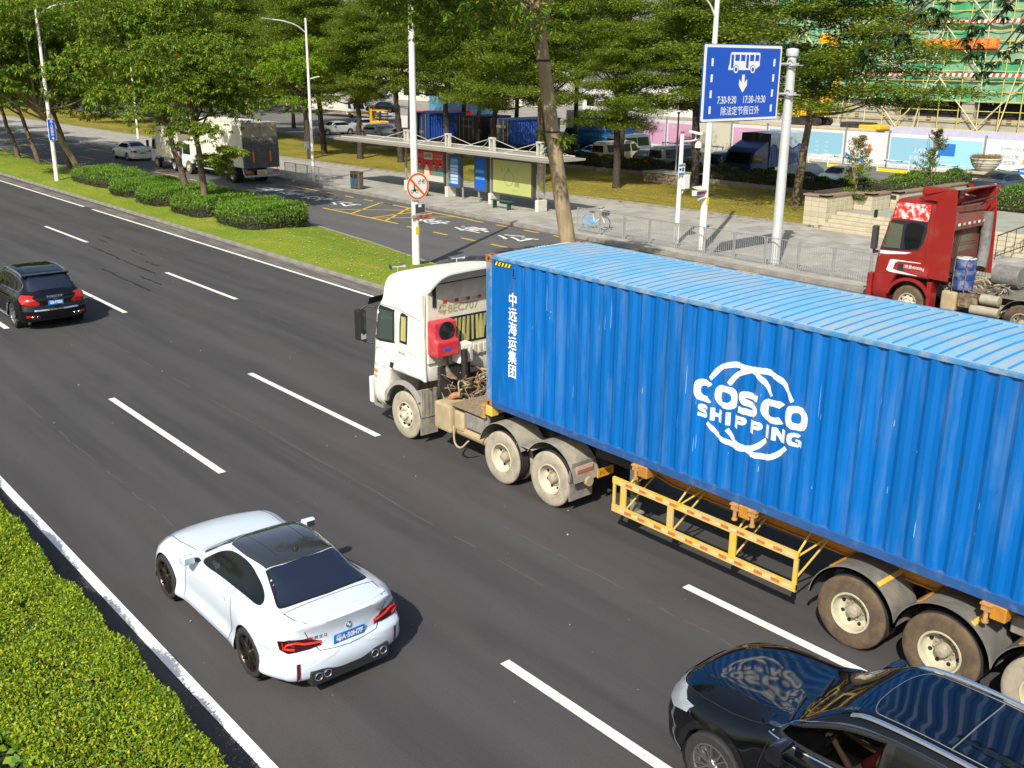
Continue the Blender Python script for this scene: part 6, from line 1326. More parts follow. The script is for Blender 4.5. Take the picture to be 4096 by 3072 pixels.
# -- bus shelter
def shelter():
    SGW = M('truss_off_white', (.50, .48, .42), .6)
    X0, Y0 = -34.2, 24.9; r = thing('bus_shelter', 'long steel bus shelter with flat roof and lit advertising panels on the pavement', 'bus shelter', (X0, Y0, .15))
    G = M('shelter_grey', (.36, .355, .33), .5, .3, var=.1, vs=3); DK = M('frame_dark', (.10, .10, .09), .5, .3)
    for x in (-38.4, -34.2, -30.15, -26.2):
        a = x-X0
        for dy in (0, .42): m = MB(); m.box(a-.045, a+.045, dy-.045, dy+.045, .0, 2.85); m.build('column', G, r)
        for z in np.arange(.75, 2.7, .48): m = MB(); m.box(a-.03, a+.03, .05, .37, z, z+.04); m.build('column_rung', G, r)
        m = MB(); m.box(a-.13, a+.13, -.12, .54, 0, .62); m.build('column_foot', M('foot_cream', (.55, .53, .46), .7, var=.1), r, bevel=.02)
        for dx in (-.16, .16): m = MB(); m.box(a+dx-.04, a+dx+.04, .0, .16, 2.9, 3.62); m.build('truss_post', SGW, r)
        m = MB(); m.box(a-.22, a+.22, -.02, .18, 3.58, 3.66); m.build('truss_cap', SGW, r)
        for e, f in ((-1.9, -1), (1.5, 1)):
            for dy in (-.9, .9): m = MB(); m.tube([(a+f*.16, .08, 3.58), (a+e, dy, 2.98)], .016, 5); m.build('tie_rod', SGW, r)
    # roof: gently cranked slab
    rows = []
    for i in range(25):
        t = i/24; x = -44.6+t*20.6; up = .10*max(0, (t-.9)/.1)*0
        rows.append([(x-X0, -1.35, 2.78), (x-X0, -1.38, 2.90), (x-X0, -1.1, 2.93), (x-X0, .4, 2.97), (x-X0, 1.3, 2.90), (x-X0, 1.28, 2.80)])
    m = MB(); m.grid(rows, cv=True); m.add([rows[0][k] for k in range(6)], [tuple(range(6))]); m.add([rows[-1][k] for k in range(6)], [tuple(range(6))]); m.build('roof', M('roof_pale_grey', (.36, .34, .29), .5, .2, dirt=(.4, .37, .3), da=.4, ds=1.2), r)
    for y in (-1.0, .9): m = MB(); m.tube([(-44.2-X0, y, 2.99), (-24.4-X0, y, 2.99)], .035, 6); m.build('roof_purlin', SGW, r)
    def panel(name, x0, x1, z0, z1, mat, y=-.02, legs=(), t=.28, fr=.09, z_b=None):
        a, b = x0-X0, x1-X0; m = MB(); m.box(a-fr, b+fr, y, y+t, z0-(z_b or fr), z1+fr); f = m.build(name, DK, r, bevel=.01)
        m = MB(); m.box(a, b, y-.012, y-.001, z0, z1); p = m.build('poster', mat, f)
        for l in legs: m = MB(); m.box(l-X0-.04, l-X0+.04, y+.08, y+.16, 0, z0-.05); m.build('panel_leg', G, f)
        return f, p
    f, p = panel('advert_panel', -37.4, -34.55, .80, 2.55, M('poster_red', (.48, .035, .025), .4))
    m = MB(); m.box(-37.4-X0, -34.55-X0, -.036, -.0325, .80, 1.14); m.build('poster_band', SGW, f)
    SK = [M('poster_skin', (.55, .33, .22), .5), M('poster_green', (.10, .20, .12), .5), M('poster_hair', (.03, .02, .02), .6), M('poster_cream', (.6, .52, .4), .5), M('poster_teal', (.02, .25, .22), .5)]
    for i, x in enumerate((-36.9, -36.2, -35.5, -34.85)):
        a = x-X0; m = MB(); m.prism([(a-.28, 1.14), (a+.26, 1.14), (a+.24, 1.48), (a+.08, 1.66), (a-.1, 1.66), (a-.25, 1.45)], -.037, -.0345, 'y', (1, 3, 1, 4)[i]); m.lathe([(0, -.0375), (.10, -.0375)], c=(a-.01, 0, 1.76), axis='y', n=14, mi=0); m.prism([(a-.12, 1.76), (a+.10, 1.77), (a+.11, 1.86), (a, 1.92), (a-.12, 1.86)], -.040, -.0385, 'y', 2); m.build('poster_figure', SK, f)
    m = MB(); text(m, '亿人在', (-37.0-X0, -.034, 2.25), (1, 0, 0), (0, 0, 1), .27); text(m, '找工作 租房子', (-35.0-X0, -.034, 2.32), (1, 0, 0), (0, 0, 1), .13); text(m, '找生活服务 保洁', (-35.05-X0, -.034, 2.14), (1, 0, 0), (0, 0, 1), .12); m.build('lettering', SGW, f)
    m = MB(); m.prism(rrect(-36.5-X0, -35.6-X0, 2.05, 2.45, .06), -.036, -.034, 'y'); m.build('text_box', SGW, f); m = MB(); text(m, '58同城', (-36.05-X0, -.039, 2.25), (1, 0, 0), (0, 0, 1), .26, bold=.003); m.build('lettering', BLKP, f)
    PB = M('poster_blue', (.01, .10, .48), .3); f, p = panel('map_panel', -33.9, -33.1, .72, 2.40, PB, legs=(-32.85,), fr=.10)
    m = MB(); m.box(-33.85-X0, -33.15-X0, -.0345, -.0325, 1.95, 2.28); m.build('map_band', M('poster_sky', (.05, .28, .55), .4), f)
    for i in range(6): m = MB(); m.box(-33.85-X0, -33.15-X0, -.036, -.0325, .85+i*.185, .99+i*.185); m.build('timetable', M('timetable_pale', (.42, .55, .68), .4), f)
    m = MB(); text(m, '公交线路', (-33.5-X0, -.038, 2.16), (1, 0, 0), (0, 0, 1), .16); m.build('lettering', SGW, f)
    m = MB(); m.box(-34.1-X0, -33.5-X0, -.08, -.05, 2.52, 2.72); n_ = m.build('stop_plate', SGW, r)
    f, p = panel('screen_panel', -31.55, -30.65, .72, 2.50, PB, legs=(-31.35,), fr=.10)
    m = MB(); text(m, '文明出行', (-31.1-X0, -.037, 1.72), (1, 0, 0), (0, 0, 1), .20); text(m, '绿色交通', (-31.1-X0, -.037, 1.36), (1, 0, 0), (0, 0, 1), .20); m.build('lettering', M('screen_cyan', (.25, .75, .75), .4), f)
    f, p = panel('advert_panel', -29.95, -26.75, .72, 2.50, M('poster_olive', (.42, .45, .16), .35, var=.06, vs=.8))
    GR = M('poster_grey_green', (.26, .28, .12), .5); m = MB()
    m.lathe([(.42, -.034), (.37, -.034)], c=(-28.6-X0, 0, 1.55), axis='y', n=26); m.box(-28.1-X0, -27.7-X0, -.0345, -.0325, 1.15, 1.4); m.prism([(-28.75-X0, 1.95), (-28.5-X0, 1.95), (-28.62-X0, 2.2)], -.0345, -.0325, 'y'); m.box(-29.25-X0, -29.17-X0, -.0345, -.0325, 1.85, 2.15); m.build('poster_print', GR, f)
    m = MB(); text(m, '一城一茶', (-28.1-X0, -.034, .92), (1, 0, 0), (0, 0, 1), .15); m.build('lettering', GR, f)
    m = MB(); m.box(-25.9-X0, -24.75-X0, .0, .06, 3.12, 3.50); s_ = m.build('stop_name_board', SGW, r); m = MB(); m.box(-25.85-X0, -24.8-X0, -.006, -.001, 3.16, 3.46); m.build('board_panel', BLU, s_); m = MB(); text(m, '国土大厦总站', (-25.32-X0, -.009, 3.34), (1, 0, 0), (0, 0, 1), .165); text(m, 'Guotu Dasha Station', (-25.32-X0, -.009, 3.21), (1, 0, 0), (0, 0, 1), .08); m.build('lettering', SGW, s_)
    return r
shelter()
def bench(label, loc):
    r = thing('bench', label, 'bench', loc); G = M('bench_green', (.012, .07, .06), .4)
    for i in range(3): m = MB(); m.box(-.85, .85, -.16+i*.12, -.06+i*.12, .43, .46); m.build('seat_slat', G, r, bevel=.008)
    for x in (-.62, .58): m = MB(); m.box(x-.03, x+.03, -.12, .14, 0, .43); m.build('leg', G, r)
    return r
bench('dark green bench in front of the olive advertising panel', (-28.25, 24.1, .15)); bench('dark green bench behind the round sign pole, below the red poster', (-35.9, 24.15, .15))
# -- blue bicycle
def bicycle():
    r = thing('bicycle', 'light blue hire bicycle standing behind the railing', 'bicycle', (-20.1, 23.15, .15), R_(12)); BB = M('bike_blue', (.04, .35, .72), .35); WH = M('bike_white', (.7, .72, .7), .4)
    for x in (-.5, .5):
        w = sub('wheel', r, (x, 0, .33)); m = MB(); m.tube([(.31*math.cos(a), 0, .31*math.sin(a)) for a in np.linspace(0, 2*math.pi, 28)[:-1]], .022, 8, closed=True); m.build('tyre', RUB if x > 0 else BB, w, 40)
        m = MB(); m.tube([(.285*math.cos(a), 0, .285*math.sin(a)) for a in np.linspace(0, 2*math.pi, 28)[:-1]], .014, 6, closed=True); m.build('rim', BB, w, 40); m = MB()
        for k in range(10): a = k*math.pi/5; m.tube([(0, 0, 0), (.28*math.cos(a), 0, .28*math.sin(a))], .003, 4)
        s_ = m.build('spokes', CHROME, w); s_['kind'] = 'stuff'
    for a, b, n, mt in (((-.5, 0, .33), (-.08, 0, .32), 'chain_stay', WH), ((-.08, 0, .30), (-.2, 0, .78), 'seat_tube', WH), ((-.08, 0, .30), (.32, 0, .62), 'down_tube', WH), ((.32, 0, .55), (.26, 0, .98), 'head_tube', WH), ((.5, 0, .33), (.33, 0, .66), 'fork', WH)): m = MB(); m.tube([a, b], .025, 8); m.build(n, mt, r, 40)
    m = MB(); m.prism([(-.62, .40), (-.3, .28), (.0, .26), (-.02, .36), (-.35, .44)], -.04, .04, 'y'); m.build('chain_cover', BB, r, bevel=.01)
    m = MB(); m.box(-.34, -.08, -.09, .09, .78, .83); m.build('saddle', BLKP, r, bevel=.03, seg=2); m = MB(); m.tube([(.30, -.28, 1.06), (.26, -.1, 1.0), (.26, .1, 1.0), (.30, .28, 1.06)], .015, 6); m.build('handlebar', BLKP, r)
    m = MB(); m.box(.38, .68, -.16, .16, .70, .92); m.build('basket', BLKP, r, bevel=.02); m = MB(); m.tube([(-.85+.36, 0, .70), (-.6, 0, .66), (-.78, 0, .5)], .02, 6); m.build('mudguard', BB, r)
bicycle()
# ================================================================ red tractor and the two box lorries
def red_tractor():
    X0 = -3.0; r = thing('truck_tractor', 'dark red high-roof lorry tractor without trailer, parked in the bus lane', 'truck', (X0, 19.85, 0))
    RP = M('cab_red', (.25, .014, .012), rough=.3, coat=.5, var=.08, vs=2, dirt=(.22, .05, .04), da=.35, ds=2); RB = M('rear_dusty_red', (.17, .045, .03), .75, var=.25, vs=3, dirt=(.12, .08, .06), da=.6, ds=2.5)
    roofs = [(0, 3.20), (.12, 3.45), (.3, 3.62), (.6, 3.74), (1.0, 3.80), (1.6, 3.82), (2.02, 3.83)]; st = []
    for x, zt in roofs:
        y = 1.25 if x > .1 else 1.215; sl = .42 if x < .7 else 1.30
        st.append((x, [(0, zt), (.66, zt-.012), (1.02, zt-.05), (1.17, zt-.20), (1.215, 2.95), (y, 2.40), (y, 1.7), (y-.01, sl+.03), (0, sl)]))
    wh = [(1.43, .54, .72)]
    me, bvh, W = body_mesh(st, wh, [(.4, .02), (1.0, .0), (1.85, .05), (2.8, .30), (3.2, .34), (3.7, .5)], [(0, 0), (4, 0)], nx=90, nv=7, round_f=.22, round_r=0, mat=RP)
    obj('cab_body', me, r)
    for s in (-1, 1):
        m = MB(); m.prism([(2.02, 1.40), (2.68, 1.38), (2.66, 3.3), (2.60, 4.18), (2.45, 4.18), (1.40, 3.84), (2.02, 3.78)] if s < 0 else [(2.02, 1.40), (2.86, 1.38), (2.76, 3.3), (2.62, 4.18), (2.45, 4.18), (1.40, 3.84), (2.02, 3.78)], s*1.25, s*1.22, 'y'); m.build('side_fin', RP, r, bevel=.006)
        if s > 0: m = MB(); [m.bar((2.46, s*1.215, 1.6+i*.26), (2.62+.02*i, s*1.215, 1.85+i*.26), .02) for i in range(9)]; m.build('fin_brace', RB, r)
    m = MB(); rows = []
    for i in range(13):
        y = -1.22+2.44*i/12; rows.append([(1.25, y*.8, 3.80), (1.7, y*.86, 3.98), (2.3, y*.97, 4.14), (2.66, y, 4.19), (2.64, y*.97, 4.15), (2.2, y*.95, 4.12), (1.7, y*.8, 3.90)])
    m.grid(rows); m.build('roof_deflector', RP, r, 50, bevel=0)
    m = MB(); m.box(1.05, 2.3, -.45, -.05, 3.82, 4.10); m.build('roof_box', RP, r, bevel=.08, seg=2)
    rx = 2.42; m = MB(); m.box(2.06, rx, -1.18, 1.18, 1.55, 3.62); m.build('rear_wall', RB, r, bevel=.02)
    m = MB(); m.add([(rx, -1.15, 3.45), (rx, 1.1, 3.45), (rx+.18, 1.1, 3.12), (rx+.18, -1.15, 3.12)], [(0, 1, 2, 3)]); m.box(rx, rx+.18, -1.15, 1.1, 2.95, 3.12); m.build('rear_step', RB, r)
    for i in range(7): y = -.9+i*.32; m = MB(); m.box(rx+.181, rx+.185, y, y+.14, 3.06, 3.14); m.build('reflective_tape', SGW if i % 2 == 0 else TAPEW, r)
    m = MB(); m.prism(rrect(-.75, .70, 1.95, 2.95, .12), rx, rx+.03, 'x'); m.build('window_frame', RB, r, bevel=.01); m = MB(); m.prism(rrect(-.50, .42, 2.20, 2.72, .06), rx+.031, rx+.04, 'x'); m.build('rear_window', M('murky_glass', (.10, .10, .06), .2), r)
    for z in (2.98, 2.9): m = MB(); m.box(rx+.02, rx+.05, -.7, .7, z-.5, z-.48); m.build('pressed_rib', RB, r)
    for i in range(6): rnd = random.Random(i); m = MB(); m.tube(cr([(rx+.05, -1.0+.12*i, 3.3), (rx+.08, -1.05+.13*i, 2.8), (rx+.05, -1.0+.1*i, 2.2), (rx+.1, -.9+.1*i, 1.7)], 5), .012, 6); m.build('cable', FRAME, r)
    m = MB(); m.tube([(rx+.2, -.9, 3.75), (rx+.3, .9, 3.85)], .03, 8); m.tube([(rx+.1, .55, 3.6), (rx+.5, .8, 3.9)], .02, 6); m.pieces('roof_strut', FRAME, r)
    m = MB(); m.tube(cr([(rx+.2, .95, 3.35), (rx+.22, .95, 2.6), (rx+.25, .9, 2.0), (rx+.35, .6, 1.6)], 5), .17, 14); m.build('intake_duct', M('duct_grey', (.16, .16, .155), .85, var=.3, vs=8), r, 40)
    def sp(n, xz, off, mat, sm=3, both=True): return side_patch(n, r, bvh, xz, off, mat, W, .09, both, sm)
    DKT = M('window_surround', (.02, .022, .03), .35)
    sp('window_surround', [(.12, 3.03), (1.0, 3.09), (1.78, 3.12), (1.80, 2.8), (1.74, 2.45), (1.6, 2.22), (1.4, 2.18), (.7, 2.11), (.03, 2.07), (.05, 2.5)], .003, DKT, 0)
    sp('door_window', [(.28, 2.90), (.92, 2.95), (.98, 2.88), (.98, 2.26), (.9, 2.2), (.30, 2.18), (.2, 2.25)], .006, M('cab_glass_clear', (.09, .10, .07), .08, spec=.7), 3); sp('sleeper_window', [(1.12, 2.98), (1.66, 3.0), (1.68, 2.7), (1.6, 2.32), (1.4, 2.24), (1.14, 2.24)], .006, GLASS, 3)
    CAM = M('sticker_camouflage', (.55, .025, .02), .45, dirt=(.75, .72, .68), da=1., ds=6, dlo=.46)
    sp('roof_sticker', [(.35, 3.60), (.9, 3.63), (1.78, 3.64), (1.82, 3.4), (1.78, 3.13), (1.0, 3.14), (.20, 3.10), (.2, 3.3), (.26, 3.52)], .006, CAM, 0)
    STR = M('stripe_white', (.72, .7, .68), .4)
    sp('stripe', [(.0, 2.05), (.5, 2.07), (1.4, 2.12), (1.2, 2.05), (.6, 1.97), (.0, 1.93)], .005, STR, 0)
    sp('stripe', [(.70, 1.80), (.78, 1.83), (1.75, 1.84), (1.75, 1.82), (.98, 1.79), (.88, 1.72), (.84, 1.52), (1.0, 1.50), (1.7, 1.44), (1.7, 1.42), (.75, 1.42), (.62, 1.46)], .005, STR, 0)
    wrap_text(r, 'door_lettering', bvh, '总质量40000kg', (1.5, -3, 1.66), (1, 0, 0), (0, 0, 1), (0, 1, 0), .12, STR, .006)
    sp('door_handle', rrect(1.0, 1.2, 1.50, 1.72, .03), .01, BLKP, 0)
    LN = []
    for s in (1, -1): Y = -s*3; LN += [([(1.06, Y, 3.1), (1.06, Y, 1.35)], (0, s, 0), .006), ([(.1, Y, 1.35), (.6, Y, 1.35), (.9, Y, 1.42), (1.9, Y, 1.36)], (0, s, 0), .006), ([(1.85, Y, 3.6), (1.85, Y, 1.4)], (0, s, 0), .005), ([(.2, Y, 3.05), (1.85, Y, 3.10)], (0, s, 0), .005)]
    lines(r, bvh, LN)
    obj('windscreen', patch_mesh('windscreen', bvh, [(-3, -1.15, 3.0), (-3, 1.15, 3.0), (-3, 1.2, 2.05), (-3, -1.2, 2.05)], (1, 0, 0), .006, GLASS, .12), r)
    for s in (-1, 1):
        m = MB(); m.box(.10, .26, s*1.32, s*1.52, 2.10, 2.85); m.build('mirror', M('mirror_housing', (.05, .045, .04), .5), r, bevel=.03, seg=2); m = MB(); m.tube([(.2, s*1.2, 2.0), (.2, s*1.42, 2.0), (.2, s*1.42, 2.1)], .05, 8); m.build('mirror_arm', BLKP, r); m = MB(); m.box(.02, .12, s*1.28, s*1.40, 3.08, 3.34); m.build('kerb_mirror', BLKP, r, bevel=.03)
        m = MB(); m.box(-.04, .14, s*1.0, s*1.26, .42, 1.28); m.build('bumper', RP, r, bevel=.04, seg=2)
        m = MB(); m.box(.6, .68, s*1.22, s*1.26, 1.02, 1.12); m.build('marker_lamp', AMB, r)
        m = MB(); m.prism([(2.05, .35), (2.16, .35), (2.16, 1.28), (2.0, 1.28)], s*1.24, s*.8, 'y'); m.build('mudguard_back', RP, r, bevel=.02)
        m = MB(); pts = [(1.43+.78*math.cos(a), .54+.78*math.sin(a)) for a in np.linspace(2.9, .4, 14)]; pin = [(1.43+.68*math.cos(a), .54+.68*math.sin(a)) for a in np.linspace(.4, 2.9, 14)]; m.prism(pts+pin, s*1.27, s*1.18, 'y'); m.build('wheel_arch', RP, r)
        truck_wheel(r, 1.43, s*1.235, .53, s, 'steer', TB_BRN, RIM_DUST, dual=False)
        for x in (5.0, 6.35): truck_wheel(r, x, s*1.24, .53, s, 'drive', TB_BRN, RIM_DUST); arc_fender(r, x, s*1.25, s*.6, .55, .66, 20, 160, FENDK)
        m = MB(); m.box(.6, 7.4, s*.46, s*.38, .8, 1.08); m.build('chassis_rail', M('chassis_dusty', (.16, .14, .11), .85, var=.2, vs=5), r)
    m = MB(); m.box(2.5, 2.98, -1.22, -.55, .5, 1.1); m.build('fuel_tank', CLUT2, r, bevel=.08, seg=3)
    m = MB(); m.tube([(3.7, -1.05, 1.02), (4.25, -1.05, 1.02)], .16, 16); m.build('air_tank', M('dusty_tank', (.32, .29, .22), .8, var=.2, vs=6), r, 40)
    for y in (-1.1, -.75): m = MB(); m.tube([(3.45, y, .66), (4.3, y, .66)], .15, 16); m.build('air_tank', M('dusty_tank'), r, 40)
    m = MB(); m.box(3.0, 3.6, -1.15, -.6, .65, 1.1); m.build('battery_box', CLUT, r, bevel=.03); clutter(r, 2.4, 4.3, -1.1, .4, .95, 1.4, 46, 21, [CLUT, FRAME, CLUT2, M('duct_grey')], (0, 0, 0)); clutter(r, 2.2, 2.8, -.8, 1.1, 1.3, 1.9, 22, 22, [FRAME, CLUT], (0, 0, 0))
    m = MB(); m.tube([(3.4, .35, 1.55), (4.2, .35, 1.55)], .33, 22); m.build('filter_drum', M('duct_grey'), r, 40)
    m = MB(); m.box(2.4, 7.2, -.95, 1.0, 1.12, 1.16); m.build('deck_plate', M('chassis_dusty'), r)
    # coiled air line
    P = [(4.0+2.6*i/220, .55+.07*math.cos(i*1.0), 1.32+.07*math.sin(i*1.0)-.1*math.sin(i/220*math.pi)) for i in range(220)]; m = MB(); m.tube(P, .014, 4); m.build('coiled_hose', FRAME, r, 40)
    b = thing('plastic_drum', 'blue plastic drum strapped behind the red cab', 'barrel', (-.0, 18.95, 1.165)); BD = M('drum_blue', (.02, .05, .20), .5, var=.2, vs=6, dirt=(.35, .35, .33), da=.45, ds=4)
    m = MB(); m.lathe([(0, 0), (.27, 0), (.30, .03), (.31, .3), (.30, .32), (.31, .34), (.31, .62), (.30, .64), (.31, .66), (.30, .92), (.27, .96)], n=28); m.build('drum_body', BD, b, 35); m = MB(); m.lathe([(.27, .96), (.29, .965), (.29, .985), (.25, .99), (.0, .98)], n=28); m.build('drum_lid', M('lid_white', (.6, .6, .56), .5, dirt=(.3, .28, .22), da=.5, ds=4), b, 35)
    for x in (-.18, .2): m = MB(); m.tube([(x, -.33, 0), (x, -.33, .95), (x, 0, 1.02), (x, .33, .95)], .015, 6); m.build('strap', CLUT, b)
red_tractor()
# ---- box lorries
def corr_panel(m, x0, x1, y, z0, z1, s, pitch=.16, dep=.03):
    x = x0
    while x < x1-1e-6:
        a = [x, x+pitch*.35, x+pitch*.5, x+pitch*.85, x+pitch]; d = [0, 0, dep, dep, 0]
        for i in range(4):
            if a[i+1] <= x1+1e-6: m.quad((a[i], y+s*d[i], z0), (a[i+1], y+s*d[i+1], z0), (a[i+1], y+s*d[i+1], z1), (a[i], y+s*d[i], z1))
        x += pitch
def box_lorry(label, X0, L, yc, W, z0, H, cab, wheels, gate, name='box_lorry', wh_R=.48):
    r = thing(name, label, 'truck', (X0, yc, 0)); BWH = M('box_white', (.70, .66, .55), .5, var=.06, vs=2, dirt=(.5, .42, .3), da=.35, ds=1.2); CW = M('cab_cool_white', (.62, .68, .70), .4, coat=.3)
    bx0 = cab+.12
    for s in (-1, 1): m = MB(); corr_panel(m, bx0, L, s*W/2, z0, H, -s); m.build('box_side', BWH, r); m = MB(); m.box(bx0, L, s*(W/2+.01), s*(W/2-.05), z0-.08, z0); m.build('box_sill', GALVL, r)
    m = MB(); m.box(bx0, L, -W/2, W/2, H, H+.03); m.build('box_roof', BWH, r); m = MB(); m.box(bx0, bx0+.03, -W/2+.01, W/2-.01, z0, H); m.build('box_front', BWH, r); m = MB(); m.box(bx0, L, -W/2+.03, W/2-.03, z0-.03, z0); m.build('box_floor', FRAME, r)
    for s in (-1, 1): m = MB(); m.box(.5, L-.1, s*.42, s*.34, z0-.32, z0-.05); m.build('chassis_rail', FRAME, r)
    # rear door with pressed ribs
    DG = M('door_tan', (.30, .26, .18), .7, var=.15, vs=3)
    for s in (-1, 1):
        m = MB(); m.box(L, L+.04, s*.01, s*(W/2-.02), z0+.02, H-.02); d = m.build('rear_door', DG, r)
        for k in range(4): z = z0+.25+k*(H-z0)/4.2; m = MB(); m.box(L+.041, L+.055, s*.08, s*(W/2-.1), z, z+(H-z0)/5.5); m.build('door_rib', DG, d, bevel=.01)
        m = MB(); m.tube([(L+.07, s*.18, z0+.05), (L+.07, s*.18, H-.05)], .018, 6); m.build('lock_bar', GALV, d)
    if gate:
        GD = M('tail_lift_grey', (.075, .078, .082), .6, var=.2, vs=4, dirt=(.2, .18, .14), da=.4, ds=3); OG = M('tail_lift_orange', (.65, .17, .03), .5)
        m = MB(); m.box(L+.09, L+.14, -W/2, W/2, z0-.1, z0+1.55); g_ = m.build('tail_lift', GD, r)
        for k in range(6): z = z0+.0+k*.26; m = MB(); m.box(L+.141, L+.16, -W/2+.04, W/2-.04, z, z+.045); m.build('lift_rib', GD, g_)
        for y in (-W*.24, W*.24): m = MB(); m.box(L+.141, L+.19, y-.08, y+.08, z0-.1, z0+1.5); m.build('lift_rail', GD, g_); m = MB(); m.box(L+.191, L+.197, y-.07, y+.05, z0+.28, z0+.95); m.build('warning_flag', OG, g_)
        m = MB(); text(m, '粤A·5K5908', (L+.165, 0, z0+1.72), (0, 1, 0), (0, 0, 1), .28, sx=1.1); m.build('lettering', M('faded_white', (.4, .38, .33), .7), r); m = MB(); m.box(L+.09, L+.13, -W/2, W/2, z0+1.56, z0+1.86); m.build('lift_top', M('lift_top_grey', (.13, .12, .11), .7, var=.3, vs=5), r)
        m = MB(); text(m, '5K5908', (L+.058, .1, H-.35), (0, 1, 0), (0, 0, 1), .30, sx=1.3); m.build('lettering', M('faded_dark', (.16, .15, .14), .7), r)
        m = MB(); m.box(L+.1, L+.14, -.38, .34, z0-.55, z0-.22); p_ = m.build('plate_holder', M('holder_cream', (.5, .48, .4), .6), r); m = MB(); m.box(L+.141, L+.15, -.2, .18, z0-.50, z0-.30); m.build('number_plate', PLY, p_)
    m = MB(); m.box(L-.02, L+.1, -W/2+.05, W/2-.05, z0-.68, z0-.56); m.build('rear_bumper', GALV, r)
    for s in (-1, 1): m = MB(); m.box(L+.05, L+.1, s*(W/2-.05), s*(W/2-.45), z0-.42, z0-.26); m.build('tail_lamp', REDL, r); m = MB(); m.tube([(L-.2, s*(W/2-.02), z0-.1), (L-.05, s*(W/2-.02), z0-.5), (L+.1, s*(W/2-.05), z0-.62), (L+.1, s*(W/2-.45), z0-.62)], .03, 6); m.build('lamp_guard', GALVL, r)
    # cab
    m = MB(); m.prism([(.0, .45), (-.02, 1.15), (.10, 1.35), (.36, 2.15), (.55, 2.28), (cab, 2.30), (cab, .8), (1.5, .75), (1.3, .75), (1.0, .45)], -W/2+.12, W/2-.12, 'y'); m.build('cab_body', CW, r, bevel=.06, seg=3)
    for s in (-1, 1):
        m = MB(); m.prism([(.30, 1.38), (.46, 2.05), (cab-.35, 2.12), (cab-.35, 1.38)], s*(W/2-.118), s*(W/2-.112), 'y'); m.build('door_window', GLASS, r)
        m = MB(); m.box(-.1, .05, s*(W/2+.0), s*(W/2+.18), 1.5, 2.0); m.build('mirror', BLKP, r, bevel=.03)
    m = MB(); m.add([(.10, -W/2+.2, 1.36), (.10, W/2-.2, 1.36), (.355, W/2-.25, 2.13), (.355, -W/2+.25, 2.13)], [(0, 1, 2, 3)]); m.build('windscreen', GLASS, r, loc=(-.012, 0, 0))
    for x, dual in wheels:
        for s in (-1, 1): truck_wheel(r, x, s*(W/2-.05), wh_R, s, 'drive' if dual else 'steer', TB_BRN if not dual else RUB, RIM_DUST, dual=dual)
    for s in (-1, 1):
        for z in (.62, .85): m = MB(); m.box(2.6, wheels[-1][0]-.8, s*(W/2-.04), s*(W/2-.07), z, z+.07); m.build('guard_rail', GALVL, r)
        m = MB(); m.box(wheels[-1][0]-1.8, wheels[-1][0]-.65, s*(W/2-.06), s*(W/2-.5), .55, 1.02); m.build('tool_box', M('tool_box_grey', (.3, .28, .24), .7, var=.2), r, bevel=.02)
    return r
box_lorry('large white box lorry with a dark grey tail lift, second vehicle behind the white saloon', -57.9, 10.05, 19.95, 2.5, 1.18, 3.93, 1.9, [(1.25, False), (8.15, True)], True)
box_lorry('small white box lorry directly behind the white saloon in the bus lane', -63.6, 5.4, 19.8, 2.1, .98, 3.05, 1.35, [(1.1, False), (4.3, True)], False, wh_R=.40)
# ================================================================ vegetation
def leafmat(name, a, b, c=None, tl=.35, rough=.5):
    m = bpy.data.materials.new(name); m.use_nodes = True; MATS[name] = m; n = m.node_tree.nodes; l = m.node_tree.links; p = n['Principled BSDF']
    g = n.new('ShaderNodeNewGeometry'); r = n.new('ShaderNodeValToRGB'); e = r.color_ramp.elements; e[0].color = (*a, 1); e[1].color = (*b, 1); e[1].position = .93 if c else 1
    if c: q = e.new(.97); q.color = (*c, 1)
    l.new(g.outputs['Random Per Island'], r.inputs[0]); l.new(r.outputs[0], p.inputs['Base Color']); p.inputs['Roughness'].default_value = rough; p.inputs['Specular IOR Level'].default_value = .3
    t = n.new('ShaderNodeBsdfTranslucent'); x = n.new('ShaderNodeMixShader'); x.inputs[0].default_value = tl
    l.new(r.outputs[0], t.inputs[0]); l.new(p.outputs[0], x.inputs[1]); l.new(t.outputs[0], x.inputs[2]); l.new(x.outputs[0], n['Material Output'].inputs[0]); return m
def leaf_mesh(name, C, D, N, ln, wd, mats, mi=None):
    """C base points, D unit axes, N unit normals, ln/wd arrays -> one diamond leaf each"""
    n = len(C); S_ = np.cross(D, N); S_ /= np.linalg.norm(S_, axis=1)[:, None]+1e-9; ln = np.broadcast_to(ln, n)[:, None]; wd = np.broadcast_to(wd, n)[:, None]
    V = np.stack([C, C+D*ln*.45+S_*wd*.5+N*wd*.18, C+D*ln-N*ln*.10, C+D*ln*.45-S_*wd*.5+N*wd*.18], 1).reshape(-1, 3)
    me = bpy.data.meshes.new(name); me.vertices.add(4*n); me.vertices.foreach_set('co', V.ravel().astype(np.float32)); me.loops.add(4*n); me.loops.foreach_set('vertex_index', np.arange(4*n, dtype=np.int32)); me.polygons.add(n); me.polygons.foreach_set('loop_start', np.arange(0, 4*n, 4, dtype=np.int32))
    for m in mats: me.materials.append(m)
    if mi is not None: me.polygons.foreach_set('material_index', mi.astype(np.int32))
    me.update(); me.validate(); return me
def unit(a): return a/(np.linalg.norm(a, axis=-1, keepdims=True)+1e-9)
LF_A = leafmat('leaf_olive', (.07, .14, .012), (.23, .34, .035), (.42, .30, .02)); LF_AB = leafmat('leaf_bright', (.16, .25, .018), (.30, .38, .035))
